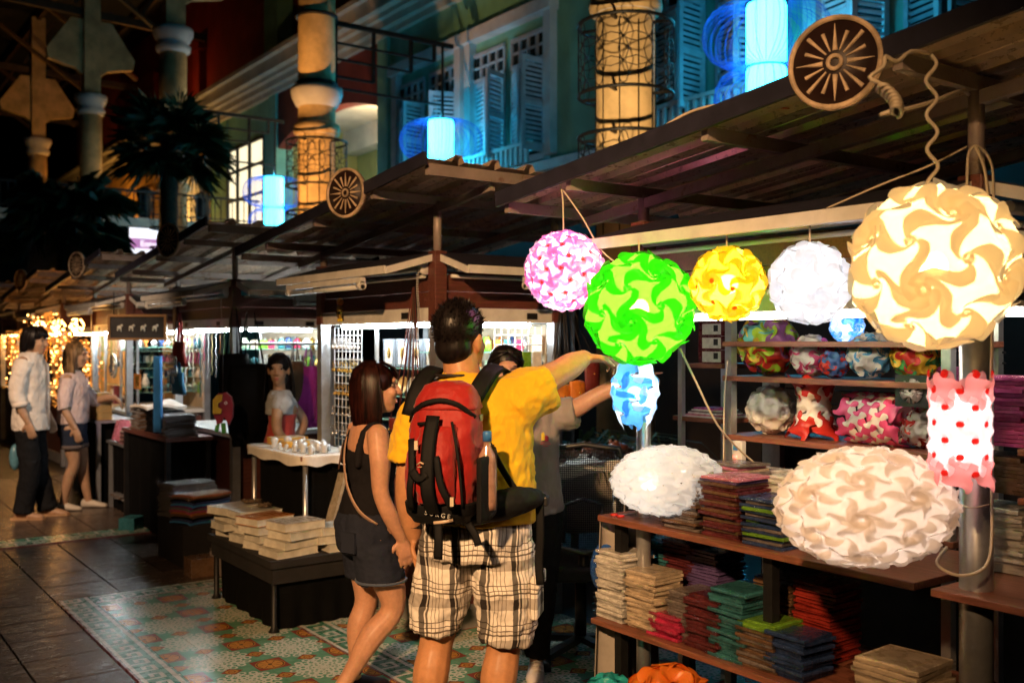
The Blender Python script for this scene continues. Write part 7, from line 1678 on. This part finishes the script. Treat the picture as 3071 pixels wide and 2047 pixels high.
# ------------------------------------------------------------------ the couple
def man_white():
    t = fig('young man in untucked white shirt, black trousers and sandals', 92, 9.05, 84)
    m = MB(); hrings(m, [(.85, 0, 0, .13, .10), (.95, 0, 0, .14, .11), (1.1, 0, 0, .14, .105), (1.28, 0, .0, .16, .11), (1.4, 0, -.005, .165, .10), (1.46, 0, -.005, .13, .075), (1.50, 0, 0, .07, .06)])
    M, q = head(m, (.01, .045, 1.612), R(-6), 1.04, R(-7), (0, .0, 1.47), .052)
    limb(m, [(.165, -.01, 1.42), (.205, -.03, 1.28), (.215, -.04, 1.13), (.215, .0, 1.0), (.205, .05, .885)], [.05, .046, .04, .04, .028]); hand(m, (.205, .055, .88), (0, .25, -1), (-1, 0, 0), -1, .35, 1.0)
    limb(m, [(-.165, -.01, 1.42), (-.205, -.02, 1.28), (-.215, -.02, 1.13), (-.21, .04, 1.0), (-.2, .1, .9)], [.05, .046, .04, .04, .028]); hand(m, (-.2, .105, .895), (0, .25, -1), (1, 0, 0), 1, .35, 1.0)
    for s, an in ((1, (.10, -.03, .07)), (-1, (-.09, .12, .07))):
        limb(m, [(s*.09, 0, .85), (s*.1, .03, .47), an], [.09, .055, .036]); shoe(m, an, (.05, 1, 0), s=1.02)
    remesh(m.build('body', SK_C, t, False), .009, 4); face(t, M, q, 1.04, brow=BRN)
    m = MB(); hrings(m, [(.80, 0, .0, .195, .155), (.86, 0, 0, .19, .15), (1.0, 0, 0, .178, .14), (1.15, 0, 0, .178, .14), (1.3, 0, 0, .19, .142), (1.41, 0, -.005, .188, .125), (1.47, 0, -.005, .145, .095), (1.505, 0, 0, .085, .078)], 24)
    limb(m, [(.14, -.005, 1.41), (.20, -.025, 1.29), (.215, -.04, 1.14), (.217, -.015, 1.03)], [.082, .074, .07, .066], 14, 4, False); limb(m, [(-.14, -.005, 1.41), (-.20, -.02, 1.29), (-.215, -.02, 1.14), (-.212, .03, 1.03)], [.082, .074, .07, .066], 14, 4, False)
    SHW = cloth('white_linen', (.74, .66, .58), 280, 1.3); remesh(m.build('shirt', SHW, t, False), .009, 4, .024, .08)
    MB().prism([(0, 0), (.05, -.015), (.075, -.05), (.02, -.06)], (.02, .098, 1.515), (.85, -.4, 0), (0, .1, 1), .008).prism([(0, 0), (-.05, -.015), (-.075, -.05), (-.02, -.06)], (-.02, .098, 1.515), (.85, .4, 0), (0, .1, 1), .008).build('collar', SHW, t, False)
    MB().tube([(.0, .152, 1.40), (.005, .165, 1.2), (.0, .162, 1.0), (0, .165, .84)], [(.014, .004)]*4, 6, up=V((0, 1, 0))).build('placket', SHW, t, False)
    for s, P in ((1, ((.21, -.01, 1.04))), (-1, ((-.21, .03, 1.04)))): MB().lathe([(.062, -.02), (.07, -.02), (.07, .02), (.062, .02)], 16, P, (0, -.2, 1), True).build('cuff', SHW, t, False)
    m = MB(); hrings(m, [(.8, 0, 0, .16, .125), (.9, 0, 0, .155, .12)], 18)
    for s, an in ((1, (.10, -.03, .06)), (-1, (-.09, .12, .06))): limb(m, [(s*.085, 0, .86), (s*.095, .01, .65), (s*.1, .03, .45), V((s*.1, .03, .45)).lerp(V(an), .6), an], [.105, .098, .088, .085, .09], 14, 4, False)
    remesh(m.build('trousers', cloth('black_wide_cotton', (.010, .010, .011), 280, 1.0), t, False), .010, 4, .02, .09)
    for an in ((.10, -.03, 0), (-.09, .12, 0)):
        sd_ = MB().prism([(-.05, -.09), (.05, -.09), (.055, .1), (.04, .18), (0, .2), (-.045, .17), (-.055, .08)], (an[0], an[1], 0), (1, 0, 0), (0, 1, 0), .022).build('sandal', mat('tan_sandal', (.42, .24, .12), .6, 0, .2), t, False)
        for k in range(4): MB().tube([(an[0]-.052, an[1]+.03+.04*k, .02), (an[0], an[1]+.035+.04*k, .085-.014*k), (an[0]+.052, an[1]+.03+.04*k, .02)], [(.012, .003)]*3, 6, up=V((0, 1, 0))).build('sandal_strap', mat('tan_sandal', (.42, .24, .12)), sd_, False)
    m = MB(); m.ball(q(0, -.018, .036), V((.082, .1, .083))*1.04, 18, M).ball(q(0, -.062, -.05), V((.062, .045, .08))*1.04, 14, M); remesh(m.build('hair', BLKH, t, False), .008, 4)
    def path(rn, f):
        a = rn.uniform(0, 6.283); x, y = math.cos(a), math.sin(a); L = -.03 if y > .5 else -.06 if y > -.2 else -.14
        if y > .5: return [(x*.03, .01+y*.03, .122), (x*.07, y*.082, .09), (x*.08, .01+y*.09, .06), (x*.082, .012+y*.09, .035+rn.uniform(-.01, .01))]
        return [(x*.03, -.01+y*.03, .122), (x*.075, -.018+y*.09, .085), (x*.09, -.02+y*.106, .02), (x*.085, -.02+y*.10, L*.5), (x*.078, -.02+y*.088, L-rn.uniform(0, .03))]
    o = strands(q, 260, path, .0055, 9).build('hair_strands', BLKH, t, False); o['kind'] = 'stuff'; return t
man_white()
def woman_pink():
    t = fig('fair-haired young woman in pale pink shirt and denim shorts beside the man in white', 218, 9.5, 84)
    m = MB(); hrings(m, [(.78, 0, 0, .13, .10), (.86, 0, -.01, .148, .12), (.97, 0, 0, .12, .09), (1.1, 0, .012, .13, .098), (1.2, 0, .01, .138, .1), (1.27, 0, 0, .13, .075), (1.31, 0, 0, .07, .055)])
    M, q = head(m, (0, .035, 1.475), R(-4), 1.0, R(-6), (0, 0, 1.28), .046, .93)
    limb(m, [(.14, 0, 1.25), (.175, -.02, 1.12), (.18, -.02, .99), (.18, .03, .88), (.175, .08, .79)], [.047, .043, .036, .035, .025]); hand(m, (.175, .083, .785), (0, .25, -1), (-1, 0, 0), -1, .35, .92)
    limb(m, [(-.14, 0, 1.25), (-.19, .06, 1.14), (-.2, .14, 1.03), (-.17, .26, 1.05), (-.15, .34, 1.06)], [.047, .043, .036, .035, .025]); hand(m, (-.15, .345, 1.06), (.1, .7, -.6), (0, -.6, -.7), 1, .6, .92)
    for s, an in ((1, (.085, -.06, .07)), (-1, (-.085, .12, .07))):
        kn = V((s*.085, .04+.03*(s < 0), .44)); limb(m, [(s*.08, 0, .78), V((s*.08, 0, .78)).lerp(kn, .5), kn, kn.lerp(V(an), .35)+V((0, -.012, 0)), an], [.088, .076, .052, .053, .033]); shoe(m, an, (.05, 1, 0), s=.88)
    remesh(m.build('body', SK_C, t, False), .009, 4); face(t, M, q, 1.0, brow=BRN)
    m = MB(); hrings(m, [(.82, 0, 0, .165, .13), (.88, 0, 0, .17, .135), (1.0, 0, .005, .16, .128), (1.12, 0, .01, .16, .13), (1.22, 0, .008, .16, .125), (1.28, 0, 0, .142, .095), (1.32, 0, 0, .085, .07)], 24)
    limb(m, [(.12, 0, 1.23), (.17, -.015, 1.13), (.18, -.02, 1.02), (.181, -.01, .97)], [.075, .068, .063, .062], 14, 4, False); limb(m, [(-.12, 0, 1.23), (-.185, .05, 1.14), (-.2, .13, 1.03), (-.19, .18, 1.03)], [.075, .068, .063, .06], 14, 4, False)
    SHP = cloth('pale_pink_cotton', (.64, .50, .48), 280, 1.3); remesh(m.build('shirt', SHP, t, False), .009, 4, .022, .07)
    MB().box((.075, .135, 1.15), (.07, .006, .07), Matrix.Rotation(-.35, 3, 'Z')).build('pocket', SHP, t, False); MB().tube([(0, .14, 1.27), (.003, .15, 1.1), (0, .148, .86)], [(.012, .003)]*3, 6, up=V((0, 1, 0))).build('placket', SHP, t, False)
    m = MB(); hrings(m, [(.70, 0, 0, .16, .125), (.78, 0, -.005, .162, .135), (.86, 0, 0, .152, .125)], 20)
    for s in (-1, 1): limb(m, [(s*.078, 0, .76), (s*.082, .015, .66), (s*.083, .02, .60)], [.098, .098, .1], 14, 4, False)
    remesh(m.build('denim_shorts', cloth('indigo_denim', (.02, .026, .045), 400, .7, .9, .3), t, False), .009, 3, .012, .05)
    for s in (-1, 1): MB().lathe([(.092, -.018), (.102, -.018), (.102, .018), (.092, .018)], 18, (s*.083, .02, .605), (0, 0, 1), True).build('turned_cuff', cloth('denim_inside', (.12, .09, .08), 400, .5), t, False)
    for an in ((.085, -.06, 0), (-.085, .12, 0)): m = MB(); shoe(m, an, (.05, 1, 0), s=.95); m.build('shoe', cloth('cream_canvas', (.58, .50, .40), 200, .3, .6), t, False)
    m = MB(); m.ball(q(0, -.014, .030), V((.081, .098, .084)), 18, M).ball(q(0, -.055, -.07), V((.085, .055, .12)), 14, M); remesh(m.build('hair', BLO, t, False), .008, 4)
    def path(rn, f):
        a = rn.uniform(-.45, math.pi+.45)+math.pi; x, y = math.cos(a), math.sin(a)
        return [(x*.025, .0+y*.04, .121), (x*.072, -.012+y*.086, .085), (x*.09, -.014+y*.105, .01), (x*.1, -.016+y*.1, -.1), (x*.105, -.0+y*.09, -.2), (x*.095+rn.uniform(-.01, .01), .01+y*.085, -.27-rn.uniform(0, .05))]
    o = strands(q, 300, path, .0055, 7).build('hair_strands', BLO, t, False); o['kind'] = 'stuff'; return t
woman_pink()
# the plastic bag the man in white carries
c = at(45, 1370, d=9.0); m = MB(); m.ball(c, (.05, .04, .12), 12); o = m.build('carrier_bag', mat('pale_blue_bag', (.1, .25, .32), .3, 0, .2, 20, .6, 25)); tag(o, 'thin pale blue carrier bag hanging beside the man in white', 'bag')
